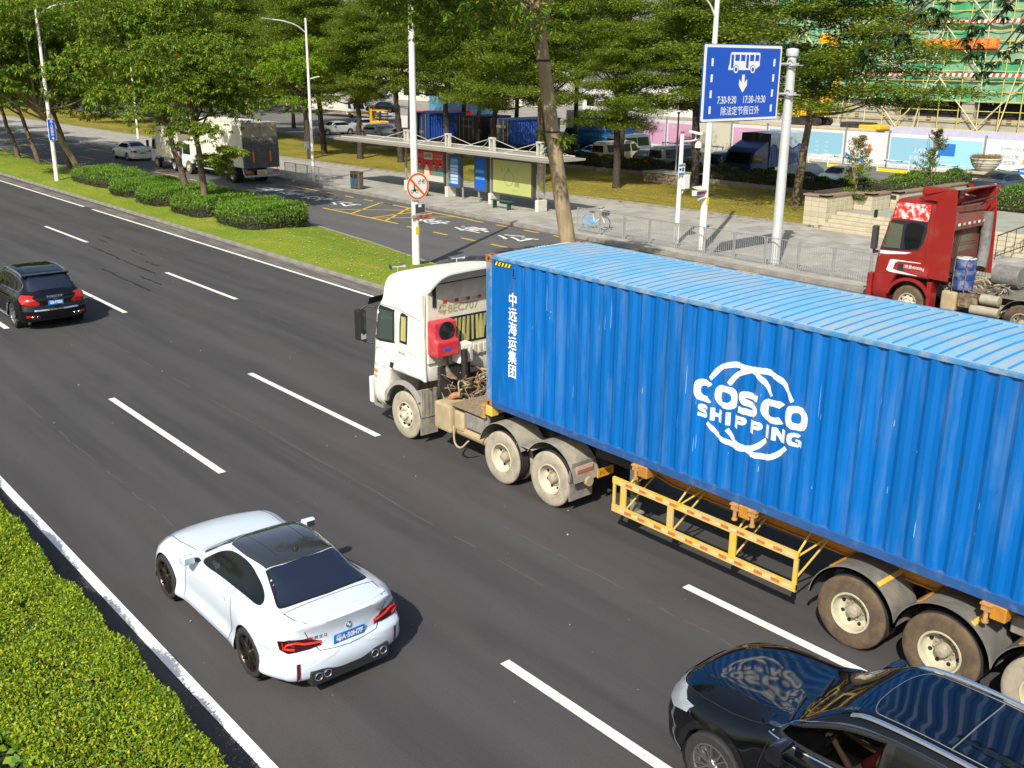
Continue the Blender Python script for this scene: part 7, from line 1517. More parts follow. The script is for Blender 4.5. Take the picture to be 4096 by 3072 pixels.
LF_B = leafmat('leaf_layered', (.065, .115, .012), (.25, .32, .03)); LF_BR = leafmat('leaf_yellow_green', (.14, .28, .01), (.30, .45, .02)); LF_D = leafmat('leaf_dark', (.010, .026, .008), (.035, .060, .018), tl=.2)
LF_H = leafmat('hedge_leaf', (.17, .26, .010), (.42, .50, .025), (.60, .55, .04), tl=.35); LF_S = leafmat('shrub_leaf', (.05, .13, .02), (.18, .33, .045), tl=.3); LF_SB = leafmat('shrub_leaf_bright', (.18, .32, .02), (.28, .46, .035)); LF_U = leafmat('shrub_twig', (.03, .025, .018), (.06, .05, .03), tl=.1)
BARK = M('bark_brown', (.10, .07, .045), .9, var=.35, vs=9, bump=.7, bs=14, dirt=(.22, .16, .10), da=.5, ds=5, stretch=(1, 1, .35)); BARKL = M('bark_pale', (.30, .23, .14), .9, var=.22, vs=7, bump=.8, bs=16, dirt=(.15, .11, .07), da=.45, ds=3, stretch=(1, 1, .3)); BARKD = M('bark_dark', (.045, .034, .026), .9, var=.3, vs=8, bump=.6, bs=14)
def crown_droop(seed, R, H, ncl, ll=.20, wl=.055, per=15, mats=None, lobes=9, flat=.55):
    rg = np.random.default_rng(seed); L = []; 
    for k in range(lobes):
        a = rg.uniform(0, 6.28); rr = R*rg.uniform(.25, .72); L.append((rr*math.cos(a), rr*math.sin(a), H*rg.uniform(.12, .88), R*rg.uniform(.33, .52)))
    C = []
    for k in range(ncl):
        x, y, z, r = L[rg.integers(len(L))]; d = unit(rg.normal(size=3)); d[2] = abs(d[2])*.8 if rg.random() < .62 else d[2]; s = r*rg.uniform(.72, 1.05); C.append((x+d[0]*s, y+d[1]*s, z+d[2]*s*flat))
    C = np.array(C); n = ncl*per; B = np.repeat(C, per, 0)+rg.normal(scale=.03, size=(n, 3)); az = rg.uniform(0, 6.28, n); el = rg.normal(-.45, .38, n); D = np.stack([np.cos(az)*np.cos(el), np.sin(az)*np.cos(el), np.sin(el)], 1)
    B = B+D*.04; N = unit(np.stack([-D[:, 0]*D[:, 2]*0+rg.normal(scale=.3, size=n), rg.normal(scale=.3, size=n), np.ones(n)], 1)); N = unit(N-D*(N*D).sum(1)[:, None])
    mi = np.repeat((rg.random(ncl) < .12).astype(int), per)
    return leaf_mesh('crown', B, D, N, ll*rg.uniform(.7, 1.15, n), wl*rg.uniform(.8, 1.2, n), mats or [LF_A, LF_AB], mi), L
def crown_layer(seed, R, H, npad, per, ll=.085, wl=.05, mats=None, droop=.12):
    rg = np.random.default_rng(seed); P = []
    for k in range(npad):
        t = (k+.5)/npad; z = H*t+rg.normal(scale=.12); rm = R*(1-.75*abs(t-.30)**1.25); a = k*2.399+rg.uniform(-.5, .5); rr = rm*rg.uniform(.12, .92); P.append((rr*math.cos(a), rr*math.sin(a), z, rg.uniform(.9, 1.7), rr))
    Cs = []
    for x, y, z, r, rr in P:
        n = int(per*r*r/1.6); q = np.sqrt(rg.random(n))*r*(1+.25*np.sin(rg.uniform(0, 6.28)+3*rg.uniform(0, 6.28, n))); a = rg.uniform(0, 6.28, n); zz = rg.normal(scale=.13, size=n)-droop*(q/r)**2*r*.7+.14*np.sin(q*4+a*3)-.02*rr; ang = math.atan2(y, x); dx, dy = q*np.cos(a)*1.12, q*np.sin(a)*.95
        Cs.append(np.stack([x+dx*math.cos(ang)-dy*math.sin(ang), y+dx*math.sin(ang)+dy*math.cos(ang), z+zz], 1))
    B = np.concatenate(Cs); n = len(B); az = rg.uniform(0, 6.28, n); el = rg.normal(.05, .4, n); D = np.stack([np.cos(az)*np.cos(el), np.sin(az)*np.cos(el), np.sin(el)], 1); N = unit(rg.normal(size=(n, 3))*.45+np.array([0, 0, 1])); N = unit(N-D*(N*D).sum(1)[:, None])
    return leaf_mesh('crown', B, D, N, ll*rg.uniform(.7, 1.3, n), wl*rg.uniform(.7, 1.3, n), mats or [LF_B]), P
def trunk_mesh(seed, h, r0, lean, targets, bark, n=10, wob=.12):
    rnd = random.Random(seed); m = MB(); P = [(0, 0, -.1)]; K = 6
    for i in range(1, K+1): t = i/K; P.append((lean[0]*t**1.2+rnd.uniform(-wob, wob)*t, lean[1]*t**1.2+rnd.uniform(-wob, wob)*t, h*t))
    Q = cr(P, 3); rr = [r0*(1.25 if i == 0 else 1-.45*i/(len(Q)-1)) for i in range(len(Q))]; m.tube(Q, rr, n)
    for (x, y, z, r, *_) in targets:
        s = Vector(Q[-1-rnd.randrange(0, 6)]); e = Vector((x, y, z)); mid = s.lerp(e, .5)+Vector((rnd.uniform(-.2, .2), rnd.uniform(-.2, .2), -.25)); q = cr([tuple(s), tuple(mid), tuple(e)], 4); m.tube(q, [r0*.42*(1-.85*i/(len(q)-1)) for i in range(len(q))], 6)
    return m.mesh('trunk', bark, 50)
CA = [crown_droop(s, 4.1, 7.4, 2300, .24, .07, 15, lobes=20) for s in (1, 2, 3)]
CBL = [crown_layer(s, 5.2, 8.8, 78, 1150, .13, .075) for s in (11, 12, 13)]
TREES = {}
def tree(name, label, loc, crown, base, h, r0, lean, bark, sc=1., rz=0., group=None, top=None, cs=None):
    me, targ = crown; r = thing(name, label, 'tree', loc, rz, group); cx, cy = lean; key = (id(me), round(h, 1), round(r0, 2), lean, bark.name, sc)
    if key not in TREES: TREES[key] = trunk_mesh(int(h*100+r0*1000), h, r0, lean, [(x*sc+cx, y*sc+cy, base+z*sc, q) for x, y, z, q, *_ in targ[:14]], bark)
    obj('trunk', TREES[key], r); o = obj('crown', me, r, (cx, cy, base), scale=cs or (sc, sc, sc)); return r
gA = 'street trees with drooping leaves along the grass median'
LA = ['median tree with a rough brown trunk, leftmost of the pair by the hospital sign pole', 'leaning median tree just left of the hospital sign pole', 'dark upright median tree right of the hospital sign pole', 'pale leaning median tree at the left end of the clipped shrubs', 'median tree rising from the shrubs, left of the two in front of the box lorry', 'median tree rising from the shrubs, right of the two in front of the box lorry']
for i, (x, y, b, h, ln, rz, sc) in enumerate(((-74, 12.2, 3.2, 5, (-1.6, -.8), .3, 1.25), (-67.4, 11.8, 3.0, 5, (-1.9, -.8), 1.7, 1.25), (-63.1, 12.6, 3.0, 5, (.4, -.9), 2.9, 1.15), (-60.4, 12.4, 3.2, 5, (1.2, -2.9), 4.1, 1.3), (-41.2, 12.0, 3.9, 5.6, (-1.6, -.6), 5.2, 1.15), (-35.6, 10.5, 3.2, 5.2, (-.7, .0), .9, .86))):
    rad = rz; c, s = math.cos(-rad), math.sin(-rad); l2_ = (round(ln[0]*c-ln[1]*s, 2), round(ln[0]*s+ln[1]*c, 2))
    tree('median_tree', LA[i], (x, y, .15), CA[i % 3], b, h, .19 if i != 3 else .23, l2_, BARK if i not in (3,) else BARKL, sc, rad, gA)
LB_ = crown_droop(33, 1.15, 1.0, 120, .22, .06, 15, [LF_AB, LF_A], lobes=6, flat=.4)[0]; t = bpy.data.objects['median_tree.005']; obj('low_branch', LB_, t, (.5, .5, 2.1)); obj('low_branch', LB_, t, (1.5, -.6, 2.6), (0, 0, 2))
for i, (x, y, sc) in enumerate(((-82, 12.4, 1.1), (-90, 13.2, 1.1), (-99, 13, 1.15), (-110, 13.5, 1.2), (-124, 13, 1.3))): tree('median_tree', 'distant median tree, %s beyond the hospital sign pole' % ORD[i], (x, y, .15), CA[i % 3], 3.2, 5, .2, (.4, .1), BARK, sc, i*1.3, gA)
# lone leaning tree behind the container
cn = crown_droop(21, 4.6, 5.6, 1900, .24, .06, 15, lobes=16)
t = thing('leaning_tree', 'tall leaning pale trunk rising behind the blue container, crown above the frame', 'tree', (-7.6, 9.75, .2))
P = [(0, 0, -.1), (-.35, .0, 2.0), (-.62, -.2, 4.0), (-.75, -.5, 6.0), (-.75, -.95, 8.2), (-.8, -1.3, 10.5)]; m = MB(); q = cr(P, 6); m.tube(q, [.27-.11*i/(len(q)-1) for i in range(len(q))], 16)
for x, y, z, r_, in cn[1][:12]: m.tube(cr([P[-2], ((x-1)*.5-.4, (y-1.3)*.5-.6, 10.0), (x-1, y-1.5, 8.6+z)], 4), [.09, .085, .08, .075, .07, .06, .05, .04, .03], 7)
m.build('trunk', BARKL, t, 50); obj('crown', cn[0], t, (-1.2, -3.2, 7.75)); c2 = obj('crown', cn[0], t, (-1.0, -5.9, 8.1), (0, 0, 2.1), (.8, .8, .8))
for z in (3.3, 5.6, 7.6): m = MB(); m.lathe([(.20, -.03), (.215, 0), (.20, .03)], c=(0, 0, 0), n=16); m.build('trunk_ring_scar', BARKD, t, loc=(np.interp(z, [p[2] for p in P], [p[0] for p in P]), np.interp(z, [p[2] for p in P], [p[1] for p in P]), z))
cs_ = crown_droop(22, .62, .7, 34, .24, .05, 16, [LF_AB, LF_A], lobes=5); obj('side_shoots', cs_[0], t, (-.75, -.35, 5.0))
# overhanging branches at the upper right: tree standing beyond the right edge on the median line
t = thing('overhanging_tree', 'dark leafy branches hanging into the upper right corner', 'tree', (13.5, 9.3, 0)); DR = np.random.default_rng(5)
def hang(pts, n): 
    m = MB(); q = cr(pts, 5); m.tube(q, [.035-.027*i/(len(q)-1) for i in range(len(q))], 6); m.build('branch', BARKD, t, 40, loc=(-13.5, -9.3, 0)); return q
tips = []
HP_ = ((3.6, 7.3, 8.2), (3.2, 7.0, 7.9), (4.2, 7.9, 9.0), (4.1, 7.8, 8.6), (4.6, 8.1, 7.95), (4.5, 8.05, 8.3), (5.0, 8.35, 8.7), (5.2, 8.5, 9.0), (5.15, 8.5, 8.0), (5.3, 8.55, 8.45), (4.85, 8.25, 7.6), (3.8, 7.5, 8.8))
for p in HP_:
    q = hang(((8, 8.9, 11), ((8+p[0])/2+.3, 8.7, 10.4), (p[0]+.25, p[1]+.1, p[2]+.55), p), 0); tips += [q[-1], q[-1], q[-2], q[-3]]
BL = []
for p in tips:
    for k in range(2): BL.append(np.array(p)+DR.normal(scale=.10, size=3))
BL = np.array(BL); per = 9; n = len(BL)*per; Bp = np.repeat(BL, per, 0); az = DR.uniform(0, 6.28, n); el = DR.normal(-.7, .35, n); D = np.stack([np.cos(az)*np.cos(el), np.sin(az)*np.cos(el), np.sin(el)], 1); N = unit(DR.normal(size=(n, 3))*.3+np.array([0, 0, 1])); N = unit(N-D*(N*D).sum(1)[:, None])
obj('crown', leaf_mesh('crown', Bp-np.array([13.5, 9.3, 0]), D, N, .17*DR.uniform(.7, 1.2, n), .05, [LF_D]), t)  # backlit darkness of these branches is put into the leaf colour
m = MB(); m.tube(cr([(0, 0, 0), (-.3, .1, 4), (-1, .1, 8), (-2.5, 0, 10.2), (-4.5, -.3, 11)], 5), [.25-.2*i/20 for i in range(21)], 10); m.build('trunk', BARKL, t, 50)
# layered trees on the park lawn
gB = 'dark layered trees on the park lawn'
LB = ['layered lawn tree behind the far lamp post, trunk leaning left', 'layered lawn tree, second to the right of the far lamp post', 'layered lawn tree whose trunk bends left, behind the left end of the bus shelter roof', 'layered lawn tree standing right behind the bus shelter roof', 'layered lawn tree with a forked trunk behind the bus shelter', 'layered lawn tree beside the stop name board, trunk orange-brown', 'layered lawn tree with a straight trunk left of the stone plinth', 'layered lawn tree in front of the dark parked van', 'wide layered lawn tree behind the big sign post, branches reaching right']
for i, (x, y, b, h, ln, rz, sc) in enumerate(((-63.4, 33.8, 6.4, 7.6, (-1.1, 0), 0, .95), (-57.6, 33.7, 4.4, 6.2, (-.2, .1), 2, .74), (-53.1, 34.6, 5.8, 7.2, (-.9, .1), 4, .92), (-46.1, 33.8, 5.3, 6.4, (.1, 0), 1, .95), (-41.3, 34.2, 4.7, 6.2, (.1, .2), 5, .98), (-35.6, 33.6, 5.0, 6.6, (-.3, 0), 3, .95), (-30.7, 35.6, 3.7, 5.6, (-.1, 0), .6, .72), (-27.6, 39.5, 5.0, 7, (-.4, 0), 2.2, .98), (-18.6, 37.3, 5.3, 6.8, (.5, .2), 4.4, 1.08))):
    c, s = math.cos(-rz), math.sin(-rz); ln = (round(ln[0]*c-ln[1]*s, 2), round(ln[0]*s+ln[1]*c, 2))
    tree('lawn_tree', LB[i], (x, y, .25), CBL[i % 3], b, h, .26, ln, BARKD if i not in (5, 8) else BARK, sc, rz, gB, cs=(1.5, 1.5, 1.05) if i == 8 else None)
for i, (x, y, b, sc) in enumerate(((-72, 37, 4.6, 1.0), (-80, 33.5, 4.2, 1.1), (-90, 36, 3.6, 1.2), (-102, 35, 3.2, 1.3), (-116, 38, 2.5, 1.4), (-134, 40, 2, 1.6), (-66, 44.5, 7.2, 1.1), (-57, 45.5, 7.4, 1.15), (-49, 46, 7.4, 1.15), (-40, 45.8, 7.4, 1.1), (-33, 46, 7.5, 1.0), (-155, 46, 2, 1.9), (-98, 50, 7., 1.5), (-82, 54, 7.6, 1.5))):
    tree('park_tree', ('tall dark park tree, %s in the row running off to the far left' % ORD[i]) if x < -66.5 else ('tall dark tree, %s in the second row behind the lawn trees' % ORD[i-6]), (x, y, .2), CBL[i % 3], b, 6, .24, (.1, 0), BARKD, sc, i*1.1, 'trees filling the park behind the lawn')
for i in range(3): tree('park_tree', 'dense tree, %s in the third row behind the parked lorries' % ORD[i], (-70+8.2*i, 54, .2), CBL[i % 3], 7.3, 8, .26, (.1, 0), BARKD, 1.25, i*.9, 'trees filling the park behind the lawn')
cy = crown_droop(31, 3.6, 5.8, 1100, .15, .065, 16, [LF_BR, leafmat('leaf_lime', (.14, .26, .01), (.26, .40, .02))], lobes=14, flat=.6)
tree('bright_tree', 'bright yellow-green tree behind the white box lorry', (-60.2, 30.6, .2), cy, 3.4, 5.5, .24, (-.5, .2), BARKD, 1.05, .5)
# far-off wood closing the view
rg = np.random.default_rng(77); n = 60000; xs = rg.uniform(-620, -130, n); band = rg.random(n); C = np.stack([xs, np.interp(xs, [-620, -130], [30, 62])+rg.uniform(0, 1, n)*np.interp(xs, [-620, -130], [70, 22]), 1+np.abs(rg.normal(0, 1, n))*0+rg.uniform(0, 1, n)**.8*(17+5*np.sin(xs*.11)+3*np.sin(xs*.31))], 1)
az = rg.uniform(0, 6.28, n); D = np.stack([np.cos(az), np.sin(az), rg.normal(0, .3, n)], 1); N = unit(rg.normal(size=(n, 3))*.6+np.array([0, 0, 1.])); D = unit(D); N = unit(N-D*(N*D).sum(1)[:, None])
fw = obj('distant_wood', leaf_mesh('distant_wood', C, D, N, rg.uniform(.9, 2., n), rg.uniform(.7, 1.3, n), [LF_B, LF_A], (rg.random(n) < .4).astype(int))); fw['kind'] = 'stuff'; fw['label'] = 'far-off trees closing the view along the road'
# ---- clipped hedges
def hedge(name, label, cat, inside, zt, box, n, ll, wl, mats, mi_f=None, seed=1, upright=.6, kind=None, side=.35, sq=.62):
    """leaves on the top and the flanks of a clipped volume; inside(x,y) -> 0..1 distance-like value, zt(x,y) -> top height"""
    rg = np.random.default_rng(seed); x = rg.uniform(box[0], box[1], n*3); y = rg.uniform(box[2], box[3], n*3); v = inside(x, y); k = v > 0; x, y, v = x[k][:n], y[k][:n], v[k][:n]; n = len(x); top = zt(x, y)*np.minimum(1, (sq+(1-sq)*np.minimum(1, v/.28)**.5)); edge = v < side
    z = np.where(edge, top*rg.uniform(.05, 1, n)**.7, top-np.abs(rg.normal(0, .045, n))); C = np.stack([x, y, z], 1); D = unit(rg.normal(size=(n, 3))+np.array([0, 0, upright])); N = unit(rg.normal(size=(n, 3))*.7+np.array([0, 0, 1])); N = unit(N-D*(N*D).sum(1)[:, None]); mi = (mi_f(x, y, z, rg) if mi_f else np.zeros(n)).astype(int)
    o = obj(name, leaf_mesh(name, C, D, N, ll*rg.uniform(.6, 1.3, n), wl*rg.uniform(.7, 1.3, n), mats, mi)); tag(o, label, cat, kind=kind); return o
# foreground hedge, lower left: a yellow-green clipped strip
def fin(x, y):
    e = -7.97+.04*np.sin(x*2.1)+.04*np.sin(x*5.3); d = np.minimum(e-y, y+13.6); hole = np.exp(-(((x-3.75)/1.05)**2+((y+9.95)/.50)**2)*1.3); return np.where((hole > .55) | (np.sin(9*x+4*y)*np.sin(8*y-3*x)*np.sin(2.1*x+y) > .82), -1, d)
fz = lambda x, y: .60+.05*np.sin(x*1.3+y)+.04*np.sin(x*3.1-y*2.3)+.03*np.sin(y*5+x*4)
fm = lambda x, y, z, rg: np.select([rg.random(len(x)) < .03+.10*(np.sin(x*2.7+y*1.9)*np.sin(y*3.3-x) > .72), rg.random(len(x)) < .2, rg.random(len(x)) < .06], [3, 1, 2], 0)
near_hedge = hedge('clipped_hedge', 'yellow-green clipped hedge along the white edge line in the lower left corner', 'hedge', fin, fz, (-7, 8.5, -12.2, -7.9), 240000, .052, .025, [LF_H, LF_S, LF_SB, LF_U], fm, 8, .5, side=.30, sq=.9)
m = MB(); rows = []
for x in np.linspace(-60, 12, 180):
    rows.append([(x, -8.1, .12), (x, -8.09, .46), (x, -8.3, .47), (x, -9.3, .47), (x, -9.6, .25 if 2.7 < x < 4.8 else .47), (x, -10.4, .25 if 2.7 < x < 4.8 else .47), (x, -11, .47), (x, -13.5, .47)])
m.grid(rows); m.build('hedge_twigs', M('twig_mass', (.02, .018, .010), .95, var=.5, vs=25, bump=1, bs=30), near_hedge)
fr_ = hedge('fringe', None, None, lambda x, y: np.where(np.minimum(-7.95+.03*np.sin(x*2.1)+.03*np.sin(x*5.3)-y, y+8.45) > 0, .2, -1), fz, (-7, 8.5, -8.45, -7.9), 50000, .052, .025, [LF_H, LF_S], lambda x, y, z, rg: (rg.random(len(x)) < .3), 19, .6, side=.1, sq=.93); fr_.parent = near_hedge
far = hedge('hedge_run', None, None, lambda x, y: np.minimum(-8.02-y, y+10.2), fz, (-60, -6.5, -10.2, -7.9), 30000, .09, .05, [LF_H, LF_S], None, 9, .5); far.parent = near_hedge
bw = hedge('broad_leaf_weeds', 'broad leaved weeds in the gap of the foreground hedge', 'weeds', lambda x, y: 1-((x-3.75)/1.1)**2-((y+9.95)/.62)**2, lambda x, y: .5+0*x, (2.4, 5, -10.8, -9.1), 500, .12, .085, [LF_SB, LF_S], lambda x, y, z, rg: (rg.random(len(x)) < .6).astype(int), 10, .3, kind='stuff', side=0)
# shrubs on the median, each clipped apart
random.seed(4); SHL = ['long clipped shrub block with two tree trunks, left end of the median shrubs', 'clipped shrub block in front of the first trunk, second from the left', 'clipped shrub block between the two trunks on the median', 'clipped shrub block with dry twigs just right of the trunks', 'rounded clipped shrub at the right end of the median shrubs']
TW = M('dry_twig_core', (.028, .022, .014), .95, var=.5, vs=18, bump=1, bs=20)
for i, (x0, x1, y0, y1, h) in enumerate(((-56, -47.9, 9.8, 13.2, .95), (-47.5, -43.3, 9.35, 13.3, .88), (-42.9, -38.8, 9.2, 13.3, .92), (-38.3, -33.7, 9.15, 13.2, .98), (-33.3, -28.4, 9.3, 13.0, 1.08))):
    cx, cy, a, b = (x0+x1)/2, (y0+y1)/2, (x1-x0)/2, (y1-y0)/2
    ins = lambda x, y, cx=cx, cy=cy, a=a, b=b: (1-(np.abs((x-cx)/a)**3+np.abs((y-cy)/b)**3))*min(a, b)*.5+.06*np.sin(x*5)*np.sin(y*4)
    rt = thing('median_shrub', SHL[i], 'shrub', (cx, cy, .15), group='clipped shrubs on the grass median')
    o = hedge('foliage', None, None, ins, lambda x, y, h=h: h+.07*np.sin(x*2.3+y)+.05*np.sin(x*5.1), (x0, x1, y0, y1), 26000, .15, .03, [LF_S, LF_SB, LF_U], lambda x, y, z, rg: np.where(z < .45, 2*(rg.random(len(x)) < .75), (rg.random(len(x)) < .35)), 40+i, 1.0, side=.5); o.parent = rt; o.location = (-cx, -cy, 0)
    m = MB(); rows = []
    for k in range(25):
        t = 2*math.pi*k/24; c, s = math.cos(t), math.sin(t); f = lambda v: math.copysign(abs(v)**.5, v); rows.append([(a*.90*f(c), b*.90*f(s), .0), (a*.90*f(c), b*.90*f(s), h*.62), (a*.75*f(c), b*.75*f(s), h*.82), (0, 0, h*.88)])
    m.grid(rows); m.build('twigs', TW, rt, 40)
# ================================================================ steps, planter and terrace on the right
STO = M('cream_stone', (.46, .41, .29), .8, var=.12, vs=3, dirt=(.30, .27, .2), da=.45, ds=2.5, bump=.2); STO2 = M('cream_stone_b', (.40, .36, .26), .8, var=.12, vs=3); CAP = M('brown_coping', (.25, .17, .12), .8, var=.15, vs=3); TER = M('terrace_stone', (.30, .31, .26), .85, var=.15, vs=1.5, dirt=(.2, .2, .16), da=.5, ds=1)
st = thing('stone_steps', None, None, (-13.3, 31.6, .15)); st['kind'] = 'structure'
blk = {}
def slab(w, d, h, mat):
    k = (w, d, h, mat.name)
    if k not in blk: m = MB(); m.box(.006, w-.006, 0, d, 0, h-.004); blk[k] = m.mesh('stone_slab', mat, bevel=.012)
    return blk[k]
for s in range(5):
    for i in range(20): obj('step_slab', slab(1.3, .40 if s < 4 else .5, .15, STO if (i+s) % 3 else STO2), st, (i*1.3-(s % 2)*.5+.2*(s == 1), s*.34, s*.15))
m = MB(); m.box(0, 26, .08, 2.0, -.02, .0); m.prism([(.05, 0), (.39, .0), (.39, .14), (.73, .14), (.73, .29), (1.07, .29), (1.07, .44), (1.41, .44), (1.41, .59), (2.2, .59), (2.2, 0)], 0, 26, 'x'); m.build('step_core', GAP, st)
terr = poly_sheet('terrace', [(-13.3, 33.3), (13, 33.3), (13, 60), (-13.3, 60)], .90, TER)
pl = thing('planter_wall', 'cream stone planter wall with brown coping, stepping back beside the stairs', 'wall', (-14.2, 32.1, .15))
path = [(-14.6, 32.1), (-13.35, 32.1), (-13.35, 34.5), (-12.35, 34.5), (-12.35, 36.2), (-11.9, 36.2), (-11.9, 43.2)]
for a, b in zip(path, path[1:]):
    a, b = Vector(a), Vector(b); L = (b-a).length; t = (b-a)/L; n = round(L/.42); w = L/n; z0 = 0. if a.y < 33 else .55; ang = math.atan2(t.y, t.x)
    for c in range(6):
        if .15+z0 > .15+c*.25+.1 and z0 > 0 and c < 2: continue
        for k in range(n): obj('stone_block', slab(round(w, 3), .10, .25, STO if random.random() < .6 else STO2), pl, (a.x+t.x*w*k+14.2, a.y+t.y*w*k-32.1, c*.25), (0, 0, ang))
    m = MB(); q = Vector((-t.y, t.x)); m.add([(*(a-t*.06-q*.06-Vector((-14.2, 32.1))), 1.5), (*(b+t*.06-q*.06-Vector((-14.2, 32.1))), 1.5), (*(b+t*.06+q*.42-Vector((-14.2, 32.1))), 1.5), (*(a-t*.06+q*.42-Vector((-14.2, 32.1))), 1.5)]+[(*(a-t*.06-q*.06-Vector((-14.2, 32.1))), 1.58), (*(b+t*.06-q*.06-Vector((-14.2, 32.1))), 1.58), (*(b+t*.06+q*.42-Vector((-14.2, 32.1))), 1.58), (*(a-t*.06+q*.42-Vector((-14.2, 32.1))), 1.58)], [(0, 3, 2, 1), (4, 5, 6, 7), (0, 1, 5, 4), (1, 2, 6, 5), (2, 3, 7, 6), (3, 0, 4, 7)]); cp_ = m.build('coping', CAP, pl); cp_.location.z = .005*len([k for k in pl.children if k.name.startswith('coping')])
m = MB(); m.box(-.2, .72, .5, 2.40, 1.2, 1.42); m.box(-1.5, 1.72, 2.5, 4.0, 1.2, 1.42); m.box(-1.5, 2.16, 4.1, 11, 1.2, 1.42); m.build('planter_soil', M('verge_soil'), pl)
def simple_hedge(name, label, cat, x0, x1, y0, y1, z0, h, n, ll, wl, mats, seed, group=None):
    rt = thing(name, label, cat, ((x0+x1)/2, (y0+y1)/2, z0), group=group)
    o = hedge('foliage', None, None, lambda x, y: np.minimum(np.minimum(x-x0, x1-x), np.minimum(y-y0, y1-y))+.04*np.sin(x*3)*np.sin(y*3.3), lambda x, y: h+.12*np.sin(x*1.9+y)+.07*np.sin(x*4.7+y*3), (x0, x1, y0, y1), n, ll, wl, mats, lambda x, y, z, rg: (rg.random(len(x)) < .3), seed, .8, side=.5); o.parent = rt; o.location = (-(x0+x1)/2, -(y0+y1)/2, 0)
    m = MB(); m.box(x0-(x0+x1)/2+.12, x1-(x0+x1)/2-.12, y0-(y0+y1)/2+.12, y1-(y0+y1)/2-.12, 0, h*.8); m.build('twigs', TW, rt, bevel=.1); return rt
simple_hedge('shrub_row', 'dark shrubs behind the low wall, in front of the parked cars', 'shrubs', -58, -14.6, 42.6, 44.6, .25, .95, 42000, .16, .05, [LF_D, LF_B], 61)
simple_hedge('shrub_row', 'shrubs in the planter above the stone wall by the steps', 'shrubs', -14.4, -12.2, 36.5, 45.5, 1.4, .75, 9000, .13, .045, [LF_S, LF_B], 62)
simple_hedge('shrub_row', 'low spreading ground cover at the front corner of the stone planter', 'shrubs', -14.2, -12.6, 34.2, 36.4, 1.4, .32, 3500, .09, .04, [LF_B, LF_S], 63)
simple_hedge('shrub', 'rounded green shrub right of the dark blue saloon on the terrace', 'shrub', -9.2, -6.8, 39.6, 41.2, .9, 1.15, 6000, .13, .05, [LF_S, LF_SB], 64)
def feather(label, loc, h, w, seed):
    rg = np.random.default_rng(seed); t = thing('young_tree', label, 'tree', loc); tips = []; rnd = random.Random(seed)
    m = MB()
    for k in range(5): a = rnd.uniform(0, 6.28); e = (w*.45*math.cos(a), w*.45*math.sin(a), h*rnd.uniform(.75, 1.0)); m.tube(cr([(0, 0, -.1), (e[0]*.2, e[1]*.2, h*.3), e], 4), [.035, .03, .027, .024, .02, .017, .014, .01, .006], 6); 
    m.build('trunk', BARKL, t, 50)
    for k in range(46): a = rg.uniform(0, 6.28); z = h*(.18+.8*k/46); r = w*(.95-.72*k/46)*rg.uniform(.65, 1.05); tips += [(r*s*math.cos(a)+rg.normal(0, .04), r*s*math.sin(a)+rg.normal(0, .04), z+.28*s*r+rg.normal(0, .04)) for s in np.linspace(.15, 1, 13)]
    B = np.repeat(np.array(tips), 6, 0); n = len(B); B = B+rg.normal(0, .03, (n, 3)); D = unit(rg.normal(size=(n, 3))+np.array([0, 0, .3])); N = unit(rg.normal(size=(n, 3))+np.array([0, 0, .6])); N = unit(N-D*(N*D).sum(1)[:, None]); mi = ((B[:, 2] > h*.72)*(rg.random(n) < .55)).astype(int)
    obj('crown', leaf_mesh('crown', B, D, N, .085, .045, [LF_B, leafmat('leaf_russet', (.20, .11, .03), (.38, .26, .07))], mi), t)
feather('young feathery tree with russet tips in the planter, left one', (-14.0, 35.6, 1.4), 3.0, 1.35, 5); feather('young feathery tree with russet tips in the planter, right one', (-12.9, 41.2, 1.4), 3.2, 1.3, 6)
u = thing('flower_urn', 'ribbed cream stone urn with dry flowers on a square pedestal', 'urn', (-12.0, 45.2, .9)); m = MB(); m.box(-.62, .62, -.62, .62, 0, 1.2); m.build('pedestal', STO, u, bevel=.02); m = MB(); m.box(-.85, .85, -.85, .85, 1.2, 1.36); m.build('pedestal_cap', STO2, u, bevel=.03)
m = MB(); m.lathe([(0, 1.36), (.38, 1.36), (.50, 1.45), (.62, 1.56), (.60, 1.58), (.70, 1.68), (.68, 1.70), (.77, 1.82), (.75, 1.84), (.80, 1.98), (.84, 2.0), (.84, 2.06), (.72, 2.06), (.68, 1.9), (0, 1.9)], n=28); m.build('bowl', M('urn_stone', (.52, .50, .42), .8, var=.1, vs=4), u, 40)
rg = np.random.default_rng(3); n = 900; a = rg.uniform(0, 6.28, n); q = np.sqrt(rg.random(n))*.7; B = np.stack([q*np.cos(a), q*np.sin(a), np.full(n, 1.95)], 1); D = unit(np.stack([.5*np.cos(a)*q, .5*np.sin(a)*q, np.ones(n)], 1)+rg.normal(0, .3, (n, 3))); N = unit(rg.normal(size=(n, 3))); N = unit(N-D*(N*D).sum(1)[:, None]); obj('dry_flowers', leaf_mesh('dry_flowers', B, D, N, .38*rg.uniform(.5, 1, n), .035, [leafmat('dry_stems', (.22, .15, .06), (.42, .30, .14))]), u)
